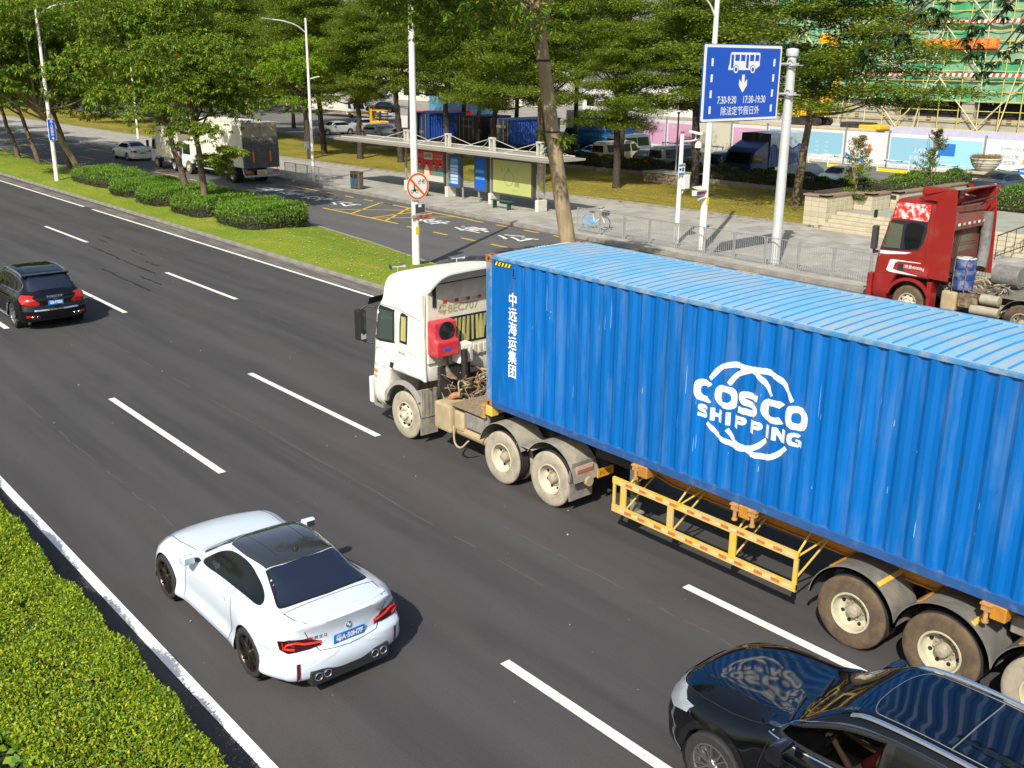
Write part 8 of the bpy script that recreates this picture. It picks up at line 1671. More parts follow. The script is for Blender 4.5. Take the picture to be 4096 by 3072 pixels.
# flag post plinth on the lawn
f = thing('flag_post', 'thin post with a magenta upper half on a rough stone plinth', 'post', (-30.2, 40.4, .3)); CR = M('crazy_stone', (.26, .21, .14), .85, var=.3, vs=5, dirt=(.1, .09, .07), da=.6, ds=4)
m = MB(); m.box(-1.7, 1.7, -.9, .9, 0, .62); m.build('plinth_core', GAP, f); random.seed(9)
for i in range(13):
    for j in range(3): w = .25; m = MB(); x = -1.72+i*.265; z = .01+j*.2; e = lambda: random.uniform(-.04, .04); m.prism([(x+e(), z), (x+.24+e(), z+e()*.4), (x+.25+e(), z+.17), (x+.12, z+.19+e()*.3), (x+e(), z+.17)], -.90, -.95, 'y'); m.build('rubble_stone', CR if (i+j) % 3 else M('crazy_stone_b', (.36, .27, .16), .85, var=.2), f)
m = MB(); m.box(-1.8, 1.8, -1.0, 1.0, .62, .70); m.build('plinth_cap', M('plinth_cap', (.3, .28, .25), .8, var=.15), f, bevel=.02)
m = MB(); m.tube([(.2, 0, .7), (.2, 0, 2.4)], .05, 10); m.build('post', GALV, f, 40); m = MB(); m.tube([(.2, 0, 2.4), (.2, 0, 4.4)], .05, 10); m.lathe([(0, 4.38), (.09, 4.42), (.09, 4.5), (0, 4.54)], c=(.2, 0, 0), n=12); m.build('post_sleeve', M('sleeve_magenta', (.22, .01, .07), .5), f, 40)
for i, (x, y) in enumerate(((-63, 41.2), (-44.5, 40.6))): b = thing('stone_block_seat', ('low rubble stone block on the lawn at the far left', 'low rubble stone block on the lawn behind the bus shelter roof')[i], 'stone block', (x, y, .3)); m = MB(); m.box(-1.0, 1.0, -.5, .5, 0, .6); m.build('plinth', CR, b, bevel=.05); m = MB(); m.box(-1.05, 1.05, -.55, .55, .6, .68); m.build('plinth_cap', M('plinth_cap'), b)
# pavement railing right of the red tractor, running up the steps
hr = thing('handrail', 'dark metal handrail sloping down the steps at the right edge', 'handrail', (-4.2, 30.4, .15)); m = MB(); m.tube([(0, 0, 1.0), (1.3, 3.6, 1.9)], .03, 8); m.tube([(0, 0, .15), (1.3, 3.6, 1.0)], .02, 6); m.build('rail', FRAME, hr)
for i in range(9): t = i/8; m = MB(); m.tube([(1.3*t, 3.6*t, .0+.75*t), (1.3*t, 3.6*t, 1.0+.9*t)], .015, 6); m.build('baluster', FRAME, hr)
# ================================================================ parked vehicles (nose-in row behind the shrubs)
CARM = {}
def paint(n, c, **k): return M('paint_'+n, c, rough=.25, coat=.6, **k)
def generic_car(label, kind, color, loc, rz, name='parked_car', L=None, platem=None, ptxt='粤B·8L26K'):
    """simple but complete car: shaped shell, glass, lamps, wheels"""
    K = {'sedan': (4.7, 1.82, 1.46, .98, .72, 1.35, 1.95, 3.25, 3.95, 1.08, .98), 'hatch': (4.1, 1.74, 1.52, .98, .72, 1.15, 1.75, 3.3, 3.75, 1.1, .98), 'suv': (4.6, 1.86, 1.72, 1.08, .8, 1.25, 1.95, 3.7, 4.2, 1.2, 1.08)}[kind]
    key = (kind, color.name)
    if key not in CARM:
        Lc, W0, H, hz, fz, cw, rf, rr, dk, dz, bl = K; st = auto_sections(Lc, W0, H, hz, fz, cw, rf, rr, dk, dz, bl, tail='sedan' if kind == 'sedan' else 'suv'); R = .33; wh = [(.9, R, R+.04), (Lc-.95, R, R+.04)]
        CARM[key] = (body_mesh(st, wh, [(.2, .04), (.6, -.02), (1.0, .1)], [(.2, .04), (.6, 0), (1.0, .03), (1.6, 0)], .02, nx=56, nv=4, mat=color), st, wh, K)
    (me, bvh, W), st, wh, (Lc, W0, H, hz, fz, cw, rf, rr, dk, dz, bl) = CARM[key]
    r = thing(name, label, 'car', loc, rz); obj('body', me, r); r2 = 'c'+str(key)
    if r2 not in _vf:
        w = W0/2; up = lambda xy: [(x, y, 3) for x, y in xy]; P = {}
        a = .72*w; b = .60*w; P['windscreen'] = patch_mesh('windscreen', bvh, up([(cw+.02, -.5*w), (cw+.02, .5*w), (cw+.22, a), (rf, b), (rf-.04, 0), (rf, -b), (cw+.22, -a)]), (0, 0, -1), .006, GLASS, .14)
        if kind == 'sedan': P['rear_window'] = patch_mesh('rear_window', bvh, up([(rr+.03, -b*.95), (dk-.04, -a*.9), (dk+.02, 0), (dk-.04, a*.9), (rr+.03, b*.95)]), (0, 0, -1), .006, GLASS, .14)
        else: P['rear_window'] = patch_mesh('rear_window', bvh, [(9, -.62*w, H-.45), (9, .62*w, H-.45), (9, .76*w, bl+.04), (9, -.76*w, bl+.04)], (-1, 0, 0), .006, GLASS, .14)
        zt = H-.14; sd = [(cw+.28, bl+.04), (rf+.05, zt-.02), (rr-.05, zt), (dk-.15 if kind == 'sedan' else Lc-.35, bl+.16), (dk-.3 if kind == 'sedan' else Lc-.45, bl+.04)]
        s1 = patch_mesh('side_window', bvh, [(x, -3, z) for x, z in sd], (0, 1, 0), .006, GLASS, .14); P['side_window'] = s1; P['side_window.1'] = mirror_mesh(s1)
        for s in (1, -1):
            P['tail_lamp%d' % s] = patch_mesh('tail_lamp', bvh, [(9, s*.93*w, fz+.16), (9, s*.5*w, fz+.13), (9, s*.5*w, fz-.02), (9, s*.93*w, fz-.04)], (-1, 0, 0), .01, REDL, .12); P['headlight%d' % s] = patch_mesh('headlight', bvh, [(-5, s*.92*w, fz-.02), (-5, s*.5*w, fz-.04), (-5, s*.5*w, fz-.18), (-5, s*.9*w, fz-.16)], (1, 0, 0), .01, LAMPC, .12)
        P['pillar'] = None; _vf[r2] = P
    for n, me2 in _vf[r2].items():
        if me2: obj(''.join(c for c in n if c.isalpha() or c == '_'), me2, r)
    for x, _, _ in wh:
        for s in (-1, 1): wheel_car(r, x, s*(W0/2-.11), .33, .22, .22, s, 6, ALU, twin=False)
    q = skin_at(bvh, (9, 0, fz-.02), (-1, 0, 0)); m = MB(); m.box(0, .012, -.22, .22, -.07, .07); o = m.build('number_plate', platem or PLB, r, loc=(q.x+.01, 0, fz-.05)); m = MB(); text(m, ptxt, (.014, 0, 0), (0, 1, 0), (0, 0, 1), .1, sx=.75); m.build('plate_lettering', WHT, o)
    for s in (-1, 1): m = MB(); m.box(cw+.35, cw+.5, s*W0/2, s*(W0/2+.16), bl-.02, bl+.12); m.build('mirror', color, r, bevel=.03)
    return r
def van(label, color, loc, rz, L=4.9, W=1.72, H=1.95, name='parked_van', lamps=REDL):
    r = thing(name, label, 'van', loc, rz); w = W/2
    st = [(0, [(0, .95), (.5, .95), (.7, .93), (.78, .88), (.80, .8), (.82, .6), (.82, .4), (.78, .25), (0, .25)]), (.25, [(0, 1.15), (.5, 1.14), (.72, 1.1), (.8, 1.0), (.84, .85), (.86, .6), (.86, .4), (.82, .22), (0, .22)]), (.95, [(0, H-.12), (.4, H-.13), (.62, H-.2), (.76, 1.25), (.84, 1.05), (.86, .7), (.86, .4), (.82, .22), (0, .22)]), (1.5, [(0, H), (.42, H-.01), (.66, H-.09), (.78, 1.3), (.85, 1.1), (.86, .7), (.86, .4), (.82, .22), (0, .22)]), (L-.5, [(0, H), (.42, H-.01), (.66, H-.09), (.78, 1.3), (.85, 1.1), (.86, .7), (.86, .4), (.82, .22), (0, .22)]), (L, [(0, H-.12), (.42, H-.13), (.62, H-.22), (.74, 1.25), (.80, 1.1), (.82, .7), (.82, .45), (.78, .3), (0, .3)])]
    wh = [(.85, .31, .35), (L-1.0, .31, .35)]; me, bvh, W1 = body_mesh(st, wh, [(.2, .02), (1.5, 0)], [(.3, .0), (.9, .0), (1.9, -.10)], .01, nx=60, nv=4, round_f=.12, round_r=.05, mat=color); obj('body', me, r)
    obj('rear_window', patch_mesh('rear_window', bvh, [(9, -.56, H-.30), (9, .56, H-.30), (9, .64, 1.12), (9, -.64, 1.12)], (-1, 0, 0), .006, GLASS, .15), r)
    obj('windscreen', patch_mesh('windscreen', bvh, [(-5, -.58, H-.28), (-5, .58, H-.28), (-5, .68, 1.18), (-5, -.68, 1.18)], (1, 0, 0), .006, GLASS, .15), r)
    for a, b in ((.8, 1.6), (1.72, 3.0), (3.12, L-.35)): side_patch('side_window', r, bvh, [(a+(.25 if a < 1 else 0), H-.25), (b, H-.25), (b, 1.12), (a, 1.12)], .006, GLASS, W1, .15)
    for s in (1, -1):
        obj('tail_lamp', patch_mesh('tail_lamp', bvh, [(9, s*.80, .95), (9, s*.56, .95), (9, s*.56, .75), (9, s*.80, .75)], (-1, 0, 0), .01, lamps, .1), r); obj('headlight', patch_mesh('headlight', bvh, [(-5, s*.76, .82), (-5, s*.5, .82), (-5, s*.5, .66), (-5, s*.76, .66)], (1, 0, 0), .01, LAMPC, .1), r)
        m = MB(); m.box(.9, 1.05, s*W/2, s*(W/2+.18), 1.15, 1.35); m.build('mirror', BLKP, r, bevel=.03)
        for x, _, _ in wh: wheel_car(r, x, s*(w-.11), .31, .2, .2, s, 6, GALV, twin=False)
    lines(r, bvh, [([(x, -s*3, 1.85), (x, -s*3, .4)], (0, s, 0), .008) for s in (1, -1) for x in (1.66, 3.06)])
    m = MB(); m.box(L-.1, L+.06, -.8, .8, .35, .5); m.build('rear_bumper', BLKP, r, bevel=.02); return r
HP = math.pi/2
PB_ = {k: paint(k, c) for k, c in dict(white=(.62, .62, .6), silver=(.36, .38, .40), blue=(.015, .05, .42), beige=(.42, .36, .2), grey=(.17, .175, .175), black=(.02, .022, .025), navy=(.02, .032, .055), palegrey=(.45, .48, .52)).items()}
A = lambda x, y, L: (x, y+L, .12)
generic_car('bright white saloon driving in the bus lane ahead of the box lorries', 'sedan', PB_['white'], (-72.9, 19.95, 0), 0, 'white_saloon', platem=PLG, ptxt='粤BD20865')
van('white van with a row of dark side windows parked by the blue advert lorry', PB_['white'], (-45.5, 49.6, .12), HP, 4.8, 1.7, 2.05)
generic_car('bright blue saloon parked between the white van and the beige van', 'sedan', PB_['blue'], A(-44.4, 45.6, 4.7), -HP)
van('beige people carrier with dark windows, rear towards the lawn', PB_['beige'], A(-42.2, 45.4, 4.6), -HP, 4.6, 1.74, 1.92)
generic_car('black hatchback squeezed between the beige van and the grey van', 'hatch', PB_['black'], A(-38.6, 46.2, 4.1), -HP)
van('dark grey van parked behind the stone plinth', PB_['grey'], A(-36.3, 45.4, 4.9), -HP, 4.9, 1.74, 1.95)
generic_car('black off-roader half hidden left of the blue tarped lorry', 'suv', PB_['black'], A(-32.6, 47.5, 4.6), -HP)
generic_car('pale saloon with its windscreen towards the shrubs beside the covered car', 'sedan', PB_['white'], (-22.6, 45.6, .12), HP)
generic_car('dark blue saloon on the terrace beside the stone urn', 'sedan', PB_['navy'], (-10.9, 47.6, .9), -HP)
generic_car('white car end just inside the right frame edge on the terrace', 'sedan', PB_['white'], (-6.6, 45.5, .9), -HP)
generic_car('silver saloon parked at the left of the park, windscreen towards the trees', 'sedan', PB_['silver'], (-85.5, 45.8, .12), HP)
van('silver grey estate car with a long dark window band, left of the shelter roof', PB_['palegrey'], A(-77.8, 45.6, 4.8), -HP+.5, 4.8, 1.8, 1.62, 'parked_estate')
generic_car('silver hatchback with yellow and black cabin reflections behind the silver saloon', 'hatch', PB_['silver'], (-88, 51, .12), HP); generic_car('pale car parked behind the bus shelter roof', 'sedan', PB_['palegrey'], A(-71.6, 45.6, 4.7), -HP)
generic_car('pale hatchback parked beside the white hoarding at left', 'hatch', PB_['palegrey'], A(-68.9, 45.9, 4.1), -HP)
for i, (x, y, k, c) in enumerate(((-118, 74, 'suv', 'white'), (-128, 76, 'sedan', 'silver'), (-108, 66.8, 'sedan', 'black'), (-150, 66, 'suv', 'white'), (-158, 70, 'sedan', 'palegrey'))): generic_car(('white off-roader far back by the light blue container', 'silver car far back in the yard', 'dark car carried on the yellow vehicle carrier', 'distant white off-roader seen between trunks at the far left', 'distant pale saloon seen between trunks at the far left')[i], k, PB_[c], (x, y, .12 if i != 2 else 1.2), .3*i)
# covered car
TP = M('cover_sheet_grey', (.40, .42, .44), .6, var=.12, vs=2, bump=.5, bs=6); c = thing('covered_car', 'car hidden under a crumpled pale grey cover', 'covered car', (-25.2, 47.4, .12)); rows = []
rnd = random.Random(4)
for i in range(25):
    x = -1.3+2.6*i/24; r_ = []
    for j in range(33): y = -2.3+4.6*j/32; e = max(0, 1-abs(x/1.15)**5)*max(0, 1-abs(y/2.28)**8); z = (.95+.5*max(0, 1-((y-.2)/1.35)**4)**.7*(1-abs(x/1.2)**2.2*.35))*e**.5 if e > 0 else .02; r_.append((x+rnd.uniform(-.02, .02), y, z+.02*math.sin(x*9+y*4)+.015*math.sin(y*13-x*7)))
    rows.append(r_)
m = MB(); m.grid(rows); m.build('cover', TP, c, 60)
# ---- containers on chassis behind the shrubs
def yard_container(label, x0, x1, y0, y1, z0, z1, col, txt=None, endcol=None, cab=False, tcol=None):
    cx, cy = (x0+x1)/2, (y0+y1)/2; r = thing('container_lorry', label, 'container', (cx, cy, .12)); o = (-cx, -cy, -.12)
    for s in (0, 1):
        m = MB(); X = x1 if s else x0; sg = -1 if s else 1; y = y0+.1
        while y < y1-.25: m.quad((X, y, z0), (X, y+.1, z0), (X, y+.1, z1), (X, y, z1)); m.quad((X, y+.1, z0), (X+sg*.04, y+.14, z0), (X+sg*.04, y+.14, z1), (X, y+.1, z1)); m.quad((X+sg*.04, y+.14, z0), (X+sg*.04, y+.24, z0), (X+sg*.04, y+.24, z1), (X+sg*.04, y+.14, z1)); m.quad((X+sg*.04, y+.24, z0), (X, y+.28, z0), (X, y+.28, z1), (X+sg*.04, y+.24, z1)); y += .28
        m.build('side_panel', col, r, loc=o)
        for z in (z0, z1-.08): m = MB(); m.box(X-.06, X+.06, y0, y1, z, z+.1); m.build('rail', col, r, loc=o)
    for s in (0, 1): xa = x0+(x1-x0)/2*s; m = MB(); m.box(xa+.02, xa+(x1-x0)/2-.02, y0-.04, y0, z0+.05, z1-.05); d = m.build('end_door', endcol or col, r, loc=o); m = MB(); [m.tube([(xa+k, y0-.07, z0+.05), (xa+k, y0-.07, z1-.05)], .02, 6) for k in ((x1-x0)*.14, (x1-x0)*.36)]; [d2.__setattr__('parent', d) for d2 in m.pieces('lock_bar', GALV)]; [setattr(k, 'location', (0, 0, 0)) for k in d.children]
    for X in (x0, x1): m = MB(); m.box(X-.09, X+.09, y0-.05, y0+.1, z0, z1); m.build('corner_post', col, r, loc=o, bevel=.01)
    m = MB(); m.box(x0, x1, y0, y1, z1-.02, z1+.02); m.build('roof_panel', tcol or col, r, loc=o)
    if txt:
        m = MB()
        for t, fx, fz, s in txt: text(m, t, (x0+(x1-x0)*fx, y0-.045, z0+(z1-z0)*fz), (1, 0, 0), (0, 0, 1), s)
        m.build('lettering', M('faded_white'), r, loc=o)
    m = MB(); m.box(x0+.1, x1-.1, y0+.05, y1, z0-.35, z0-.02); m.build('chassis', FRAME, r, loc=o)
    for yy in (y0+.9, y0+2.1, y1-1.2):
        for s in (-1, 1): truck_wheel(r, s*((x1-x0)/2-.02), yy-cy, .5, s, 'drive', RUB, RIM_DUST) if False else None
    m = MB(); [m.lathe([(0, -.28), (.5, -.28), (.52, -.2), (.52, 0), (.5, .05), (0, .05)], c=(X, yy, .62), axis='x', n=20) for X in (x0+.3, x1-.05) for yy in (y0+.9, y0+2.2, y1-1.2)]; m.pieces('wheel', RUB, r, 40)
    for w in r.children:
        if w.name.startswith('wheel'): w.location = o
    return r
DB = M('yard_blue', (.01, .06, .33), .5, var=.1, vs=2); DBD = M('yard_dark_door', (.035, .035, .035), .6, var=.2, vs=3); LBc = M('yard_light_blue', (.10, .28, .48), .5, var=.1, vs=2)
yard_container('blue container lorry with end doors coloured for tree shade, left of the three behind the shelter roof', -68.2, -65.3, 46.2, 50.4, .9, 3.2, DB, [('MBF 6E212', .5, .25, .3)], M('shaded_navy_door', (.02, .04, .09), .6))  # tree shade over the end doors is put into their colour
yard_container('black container lorry end with faint lettering, middle one behind the shelter roof', -60.6, -57.9, 46.0, 50.0, .9, 3.22, DBD, [('VGCA R 6S', .5, .88, .3), ('V USAG 65', .5, .62, .3)], DBD)
yard_container('blue container lorry with dark doors and bright blue side, right of the shelter truss', -56.0, -53.4, 46.2, 52.0, .9, 3.15, DB, [('M95U 30', .5, .72, .32)], DBD)
yard_container('light blue container standing behind the trees beside the pink hoarding', -57.2, -54.9, 58, 62, .35, 2.75, LBc, [('FEIS UE 8816', .5, .62, .26)])
yard_container('light blue ribbed container far back above the red boards', -100.5, -91.5, 72, 76, 1.3, 3.9, LBc)
# blue advert lorry
r = thing('advert_lorry', 'bright blue box lorry with white Chinese lettering on its side', 'truck', (-56.5, 56.0, .12)); AB = M('advert_blue', (.01, .19, .55), .4, var=.05); m = MB(); m.box(1.0, 6.2, 0, 2.1, .75, 2.95); m.build('box_body', AB, r, bevel=.03)
m = MB(); text(m, '您的办公采购中心', (3.65, -.008, 2.05), (1, 0, 0), (0, 0, 1), .58, sx=1.05); text(m, '10000平方办公出行', (3.65, -.008, 1.42), (1, 0, 0), (0, 0, 1), .42); text(m, '工业商务', (3.6, -.008, 2.68), (1, 0, 0), (0, 0, 1), .3); m.build('lettering', M('advert_pale', (.35, .62, .78), .5), r)
m = MB(); m.prism([(1.5, 2.6), (1.8, 2.75), (1.5, 2.92), (1.2, 2.75)], -.012, -.004, 'y'); m.build('logo', STY, r); m = MB(); m.prism([(-.9, .5), (-.95, 1.2), (-.6, 1.9), (.9, 2.0), (.9, .5)], .1, 2.0, 'y'); m.build('cab_body', AB, r, bevel=.05); m = MB(); m.prism([(-.75, 1.25), (-.5, 1.8), (.3, 1.85), (.3, 1.25)], .08, .098, 'y'); m.build('door_window', GLASS, r)
m = MB(); [m.lathe([(0, -.1), (.4, -.1), (.42, 0), (.42, .15)], c=(x, .1, .42), axis='y', n=18) for x in (0, 4.8)]; m.pieces('wheel', RUB, r, 40)
# blue lorry with a tarpaulin over its container body
r = thing('tarped_lorry', 'dark blue lorry facing the lawn with a pale tarpaulin over its load', 'truck', (-29.3, 45.9, .12)); NB = M('lorry_navy', (.008, .02, .11), .35, coat=.3, var=.1)
m = MB(); m.prism([(.0, .5), (-.03, 1.2), (.35, 2.0), (.75, 2.25), (1.7, 2.65), (1.9, 2.65), (1.95, .7)], -1.15, 1.15, 'x'); m.build('cab_body', NB, r, bevel=.06, seg=2)
m = MB(); m.add([(-1.0, -.03, 1.22), (1.0, -.03, 1.22), (.92, .30, 1.95), (-.92, .30, 1.95)], [(0, 1, 2, 3)]); m.build('windscreen', GLASS, r)
m = MB(); m.prism([(.30, 1.25), (.50, 1.85), (1.25, 1.9), (1.25, 1.25)], 1.152, 1.158, 'x'); m.build('door_window', GLASS, r); m = MB(); m.box(1.2, 1.35, -.1, .1, 1.3, 1.75); m.build('mirror', BLKP, r, bevel=.03)
SB = M('slate_blue_box', (.08, .13, .25), .6, var=.15, vs=3, dirt=(.3, .3, .3), da=.4, ds=2); m = MB(); y = 2.0
while y < 6.2: m.box(1.12, 1.18, y, y+.14, .9, 3.0); y += .28
for q in m.pieces('side_rib', SB, r): pass
m = MB(); m.box(-1.15, 1.14, 2.0, 6.3, .9, 3.1); m.build('load_box', SB, r); rows = []; rnd = random.Random(8)
for i in range(20):
    y = 1.95+4.1*i/19; rows.append([(-1.2, y, 2.2+.1*math.sin(i)), (-1.2, y, 3.14), (-.4, y, 3.2+.03*math.sin(i*2)), (.5, y, 3.18+.03*math.sin(i*1.3)), (1.2, y+.02, 3.15), (1.22+.02*math.sin(i*2.3), y, 2.7), (1.23+.03*math.sin(i*3.1), y+.05*math.sin(i), 2.30+.16*math.sin(i*.9)+rnd.uniform(-.05, .05))])
m = MB(); m.grid(rows); m.build('tarpaulin', M('tarpaulin_pale_blue', (.42, .50, .55), .7, var=.12, vs=2, bump=.4, bs=5), r, 60)
m = MB(); m.grid([[(x, 1.93+.05*math.sin(x*5), 1.6+.12*math.sin(x*4)), (x, 1.92+.04*math.sin(x*7), 2.4), (x, 1.94, 3.16)] for x in np.linspace(-1.2, 1.2, 16)]); m.build('front_tarpaulin', M('tarpaulin_black', (.015, .015, .016), .6, bump=.5, bs=5), r, 60)
m = MB(); [m.lathe([(0, -.15), (.45, -.15), (.48, 0), (.48, .2)], c=(x, y, .48), axis='x', n=18) for x in (-.95, 1.0) for y in (.9, 5.0)]; m.pieces('wheel', RUB, r, 40)
# ---- hoarding around the building site
HW = M('hoarding_white', (.66, .67, .68), .45, var=.03); PK = M('hoarding_pink', (.60, .34, .50), .5); SKY_ = M('hoarding_sky', (.25, .48, .62), .5); BEI = M('hoarding_beige', (.58, .55, .44), .5); SWB = M('hoarding_deep_blue', (.02, .17, .55), .5); PUR = M('print_purple', (.30, .04, .25), .5); ORP = M('print_orange', (.72, .16, .04), .5); GRY = M('print_grey', (.35, .38, .42), .5); YLP = M('print_yellow', (.6, .42, .06), .5); GRN_ = M('hoarding_cyan', (.3, .6, .7), .5)
hx = -62.6; plan = ['white', 'pink', 'pink', 'pink2', 'beige', 'pink', 'skyA', 'skyA', 'swoosh', 'skyB', 'blue', 'draw', 'skyA', 'pink', 'swoosh']
names = {'white': 'plain white hoarding panel', 'pink': 'white hoarding panel with a pink poster of two bowing figures', 'pink2': 'white hoarding panel with a pink poster and small white heading', 'beige': 'bare cream hoarding panel', 'skyA': 'hoarding panel with a sky blue poster of small text', 'swoosh': 'white hoarding panel with an orange figure and a blue swoosh', 'skyB': 'hoarding panel with a sky blue poster about roses', 'blue': 'hoarding panel with a cyan poster behind the young tree', 'draw': 'white hoarding panel with an outline drawing and a blue wave'}
for i, kd in enumerate(plan):
    x0 = hx+i*3.8; y = 63.6+.02*i; r = thing('hoarding_panel', names[kd]+', %s panel from the left' % ORD[i], 'hoarding', (x0, y, .12), group='hoarding panels around the building site')
    m = MB(); m.box(.04, 3.76, 0, .06, .05, 2.62); m.build('board', HW if kd != 'beige' else BEI, r); m = MB(); m.box(-.07, .07, -.08, .08, 0, 2.85); m.build('post', GALV, r)
    m = MB(); m.box(0, 3.8, -.06, .1, 0, .22); m.build('plinth', M('hoarding_plinth', (.5, .5, .46), .8, var=.15), r)
    def pan(a, b, c, d, mat, n='poster', e=.012): m = MB(); m.box(a, b, -e, -e+.005, c, d); return m.build(n, mat, r)
    def tx(t, x, z, s, mat, **k): m = MB(); text(m, t, (x, -.02, z), (1, 0, 0), (0, 0, 1), s, **k); m.build('lettering', mat, r)
    if kd in ('pink', 'pink2'):
        pan(.2, 3.6, .35, 2.35, PK); tx('文明礼让' if kd == 'pink' else '诚信友善', 1.1, 2.05, .22, HW)
        for s in (-.25, .25): m = MB(); m.tube([(1.9+s*.5, -.02, 1.5), (1.9+s*.9, -.02, 1.15), (1.9+s, -.02, .55)], .03, 5); m.lathe([(.06, -.03), (0, -.03)], c=(1.9+s*.35, 0, 1.62), axis='y', n=10); m.build('printed_figure', PUR, r)
    if kd == 'skyA': pan(.2, 3.55, .4, 2.4, SKY_); [tx(t, x, z, .2, HW) for t, x, z in (('自由', 1.2, 1.6), ('平等', 2.1, 1.6), ('公正', 1.2, 1.25), ('法治', 2.1, 1.25), ('爱国', 1.2, .9), ('敬业', 2.1, .9))]; m = MB(); m.prism([(.2, .4), (3.55, .4), (3.55, .75), (2.9, .62), (2.2, .72), (1.4, .55), (.8, .66), (.2, .5)], -.018, -.013, 'y'); m.build('printed_skyline', HW, r)
    if kd == 'swoosh': m = MB(); m.prism([(.1, .95), (.8, .6), (1.8, .5), (1.8, .25), (.6, .3), (.1, .5)], -.012, -.007, 'y'); m.build('poster_wave', SWB, r); m = MB(); m.prism([(2.0, 1.0), (2.3, .95), (2.35, 1.5), (2.2, 1.75), (2.05, 1.6)], -.012, -.007, 'y'); m.build('printed_figure', ORP, r); tx('关爱', 1.0, 1.7, .2, ORP)
    if kd == 'skyB': pan(.15, 3.65, .35, 2.35, SKY_); tx('人玫瑰', 2.7, 1.4, .42, HW); tx('手有余香', 2.6, .85, .42, HW)
    if kd == 'blue': pan(.2, 3.6, .35, 2.4, GRN_); pan(.3, 1.6, 1.2, 2.1, SWB, 'printed_block', .018)
    if kd == 'draw': tx('五位同创一流工家', 2.0, 2.0, .22, GRY); tx('高高兴兴上岗', 1.6, 1.45, .34, GRY, sx=.9); tx('平安安回家', 1.6, 1.02, .34, GRY, sx=.9); m = MB(); m.prism([(0.1, .3), (3.7, .3), (3.7, .95), (2.8, .72), (1.6, .50), (.1, .42)], -.012, -.007, 'y'); m.build('poster_wave', SWB, r); m = MB(); m.prism([(2.75, 1.0), (3.2, 1.0), (3.1, 1.3), (2.95, 1.45), (2.8, 1.3)], -.013, -.008, 'y'); m.build('printed_figure', YLP, r)
# left white hoarding with notices
r = thing('site_board', 'white site boards with pale blue notice panels behind the left lawn trees', 'hoarding', (-79.5, 52.5, .12)); m = MB(); m.box(0, 12, 0, .1, 0, 2.2); m.build('board', HW, r)
for x, c, w in ((.1, ORP, .5), (1.0, HW, 1.6), (4.2, SWB, .9), (5.2, SKY_, 1.2), (6.6, GRN_, 1.1)): m = MB(); m.box(x, x+w, -.012, -.006, .3, 1.9); m.build('notice', c, r)
# low yellow and black hoops along the hoarding
for i in range(9):
    x = -53+i*4.3; r = thing('barrier_hoop', 'white and black hoop barrier before the hoarding, %s from the left' % ORD[i], 'barrier', (x, 60.4, .12), group='hoop barriers along the hoarding'); m = MB(); m.tube(cr([(0, 0, 0), (0, 0, .75), (.1, 0, .85), (2.4, 0, .85), (2.5, 0, .75), (2.5, 0, 0)], 3), .05, 6); m.build('hoop', HW, r, 40)
    for k in (0.5, 1.5): m = MB(); m.tube([(k, 0, .85), (k+.5, 0, .85)], .055, 6); m.build('black_band', BLKP, r)
    m = MB(); m.box(-.1, 2.6, .1, .25, 0, .22); m.build('yellow_kerb', STY, r)
# ---- far yard: lorries, boards, forklift
def far_lorry(label, x, y, L, H, col, cabcol, z0=.12, flip=False):
    r = thing('far_lorry', label, 'truck', (x, y, z0), 0 if not flip else math.pi); m = MB(); m.box(-L, 0, 0, 2.3, .9, H); m.build('box_body', col, r, bevel=.04); m = MB(); m.prism([(.1, .5), (1.9, .5), (1.95, 1.2), (1.5, 2.1), (.1, 2.25)], .05, 2.2, 'y'); m.build('cab_body', cabcol, r, bevel=.08, seg=2); m = MB(); m.prism([(.7, 1.3), (1.6, 1.3), (1.3, 1.9), (.7, 1.95)], .03, .048, 'y'); m.build('door_window', GLASS, r); m = MB(); m.add([(1.93, .2, 1.25), (1.93, 2.05, 1.25), (1.55, 2.0, 2.0), (1.55, .25, 2.0)], [(0, 1, 2, 3)]); m.build('windscreen', GLASS, r, loc=(.03, 0, 0)); m = MB(); [m.lathe([(0, -.1), (.42, -.1), (.45, 0), (.45, .2)], c=(q, .1, .45), axis='y', n=18) for q in (1.1, -L+1.2)]; m.pieces('wheel', RUB, r, 40); return r
WB = M('lorry_white', (.66, .62, .52), .5, var=.04)
far_lorry('white box lorry parked beyond the left lawn trees, cab to the right', -115.5, 68, 9.5, 3.1, WB, PB_['white']); far_lorry('second white box lorry far left behind the bright tree', -131, 70, 7, 3.0, WB, PB_['white'])
far_lorry('bright blue box lorry with a light blue cab beside the leaning trunk', -107.0, 80, 6.8, 3.7, M('lorry_sky', (.02, .25, .58), .4), LBc, flip=True); far_lorry('white lorry half hidden behind the leaning trunk', -62.5, 66, 5, 2.9, WB, PB_['white'])
r = thing('red_side_boards', 'long row of bright red water-filled barriers behind the container lorries', 'barrier', (-101, 70, .12)); RDB = M('barrier_red', (.62, .03, .02), .45, var=.08)
for i in range(15): m = MB(); m.prism([(0, 0), (1.1, 0), (1.1, .9), (1.0, 1.3), (.1, 1.3), (0, .9)], 0, .4, 'y'); m.build('barrier_unit', RDB, r, bevel=.03, loc=(i*1.12, -.28*i, .2+.05*i))
r = thing('sign_hoarding', 'tall white and red notice board with a green frame tower, far left between trunks', 'sign', (-150, 92, .12)); m = MB(); m.box(0, 8.4, 0, .2, 1, 6.2); m.build('board', HW, r)
for i in range(3):
    for j in range(4): m = MB(); m.box(.3+j*2, 2.0+j*2, -.02, -.006, 1.4+i*1.6, 2.7+i*1.6); m.build('notice', M('notice_red', (.6, .16, .10), .6, dirt=(.75, .7, .66), da=1, ds=1.2, dlo=.48), r)
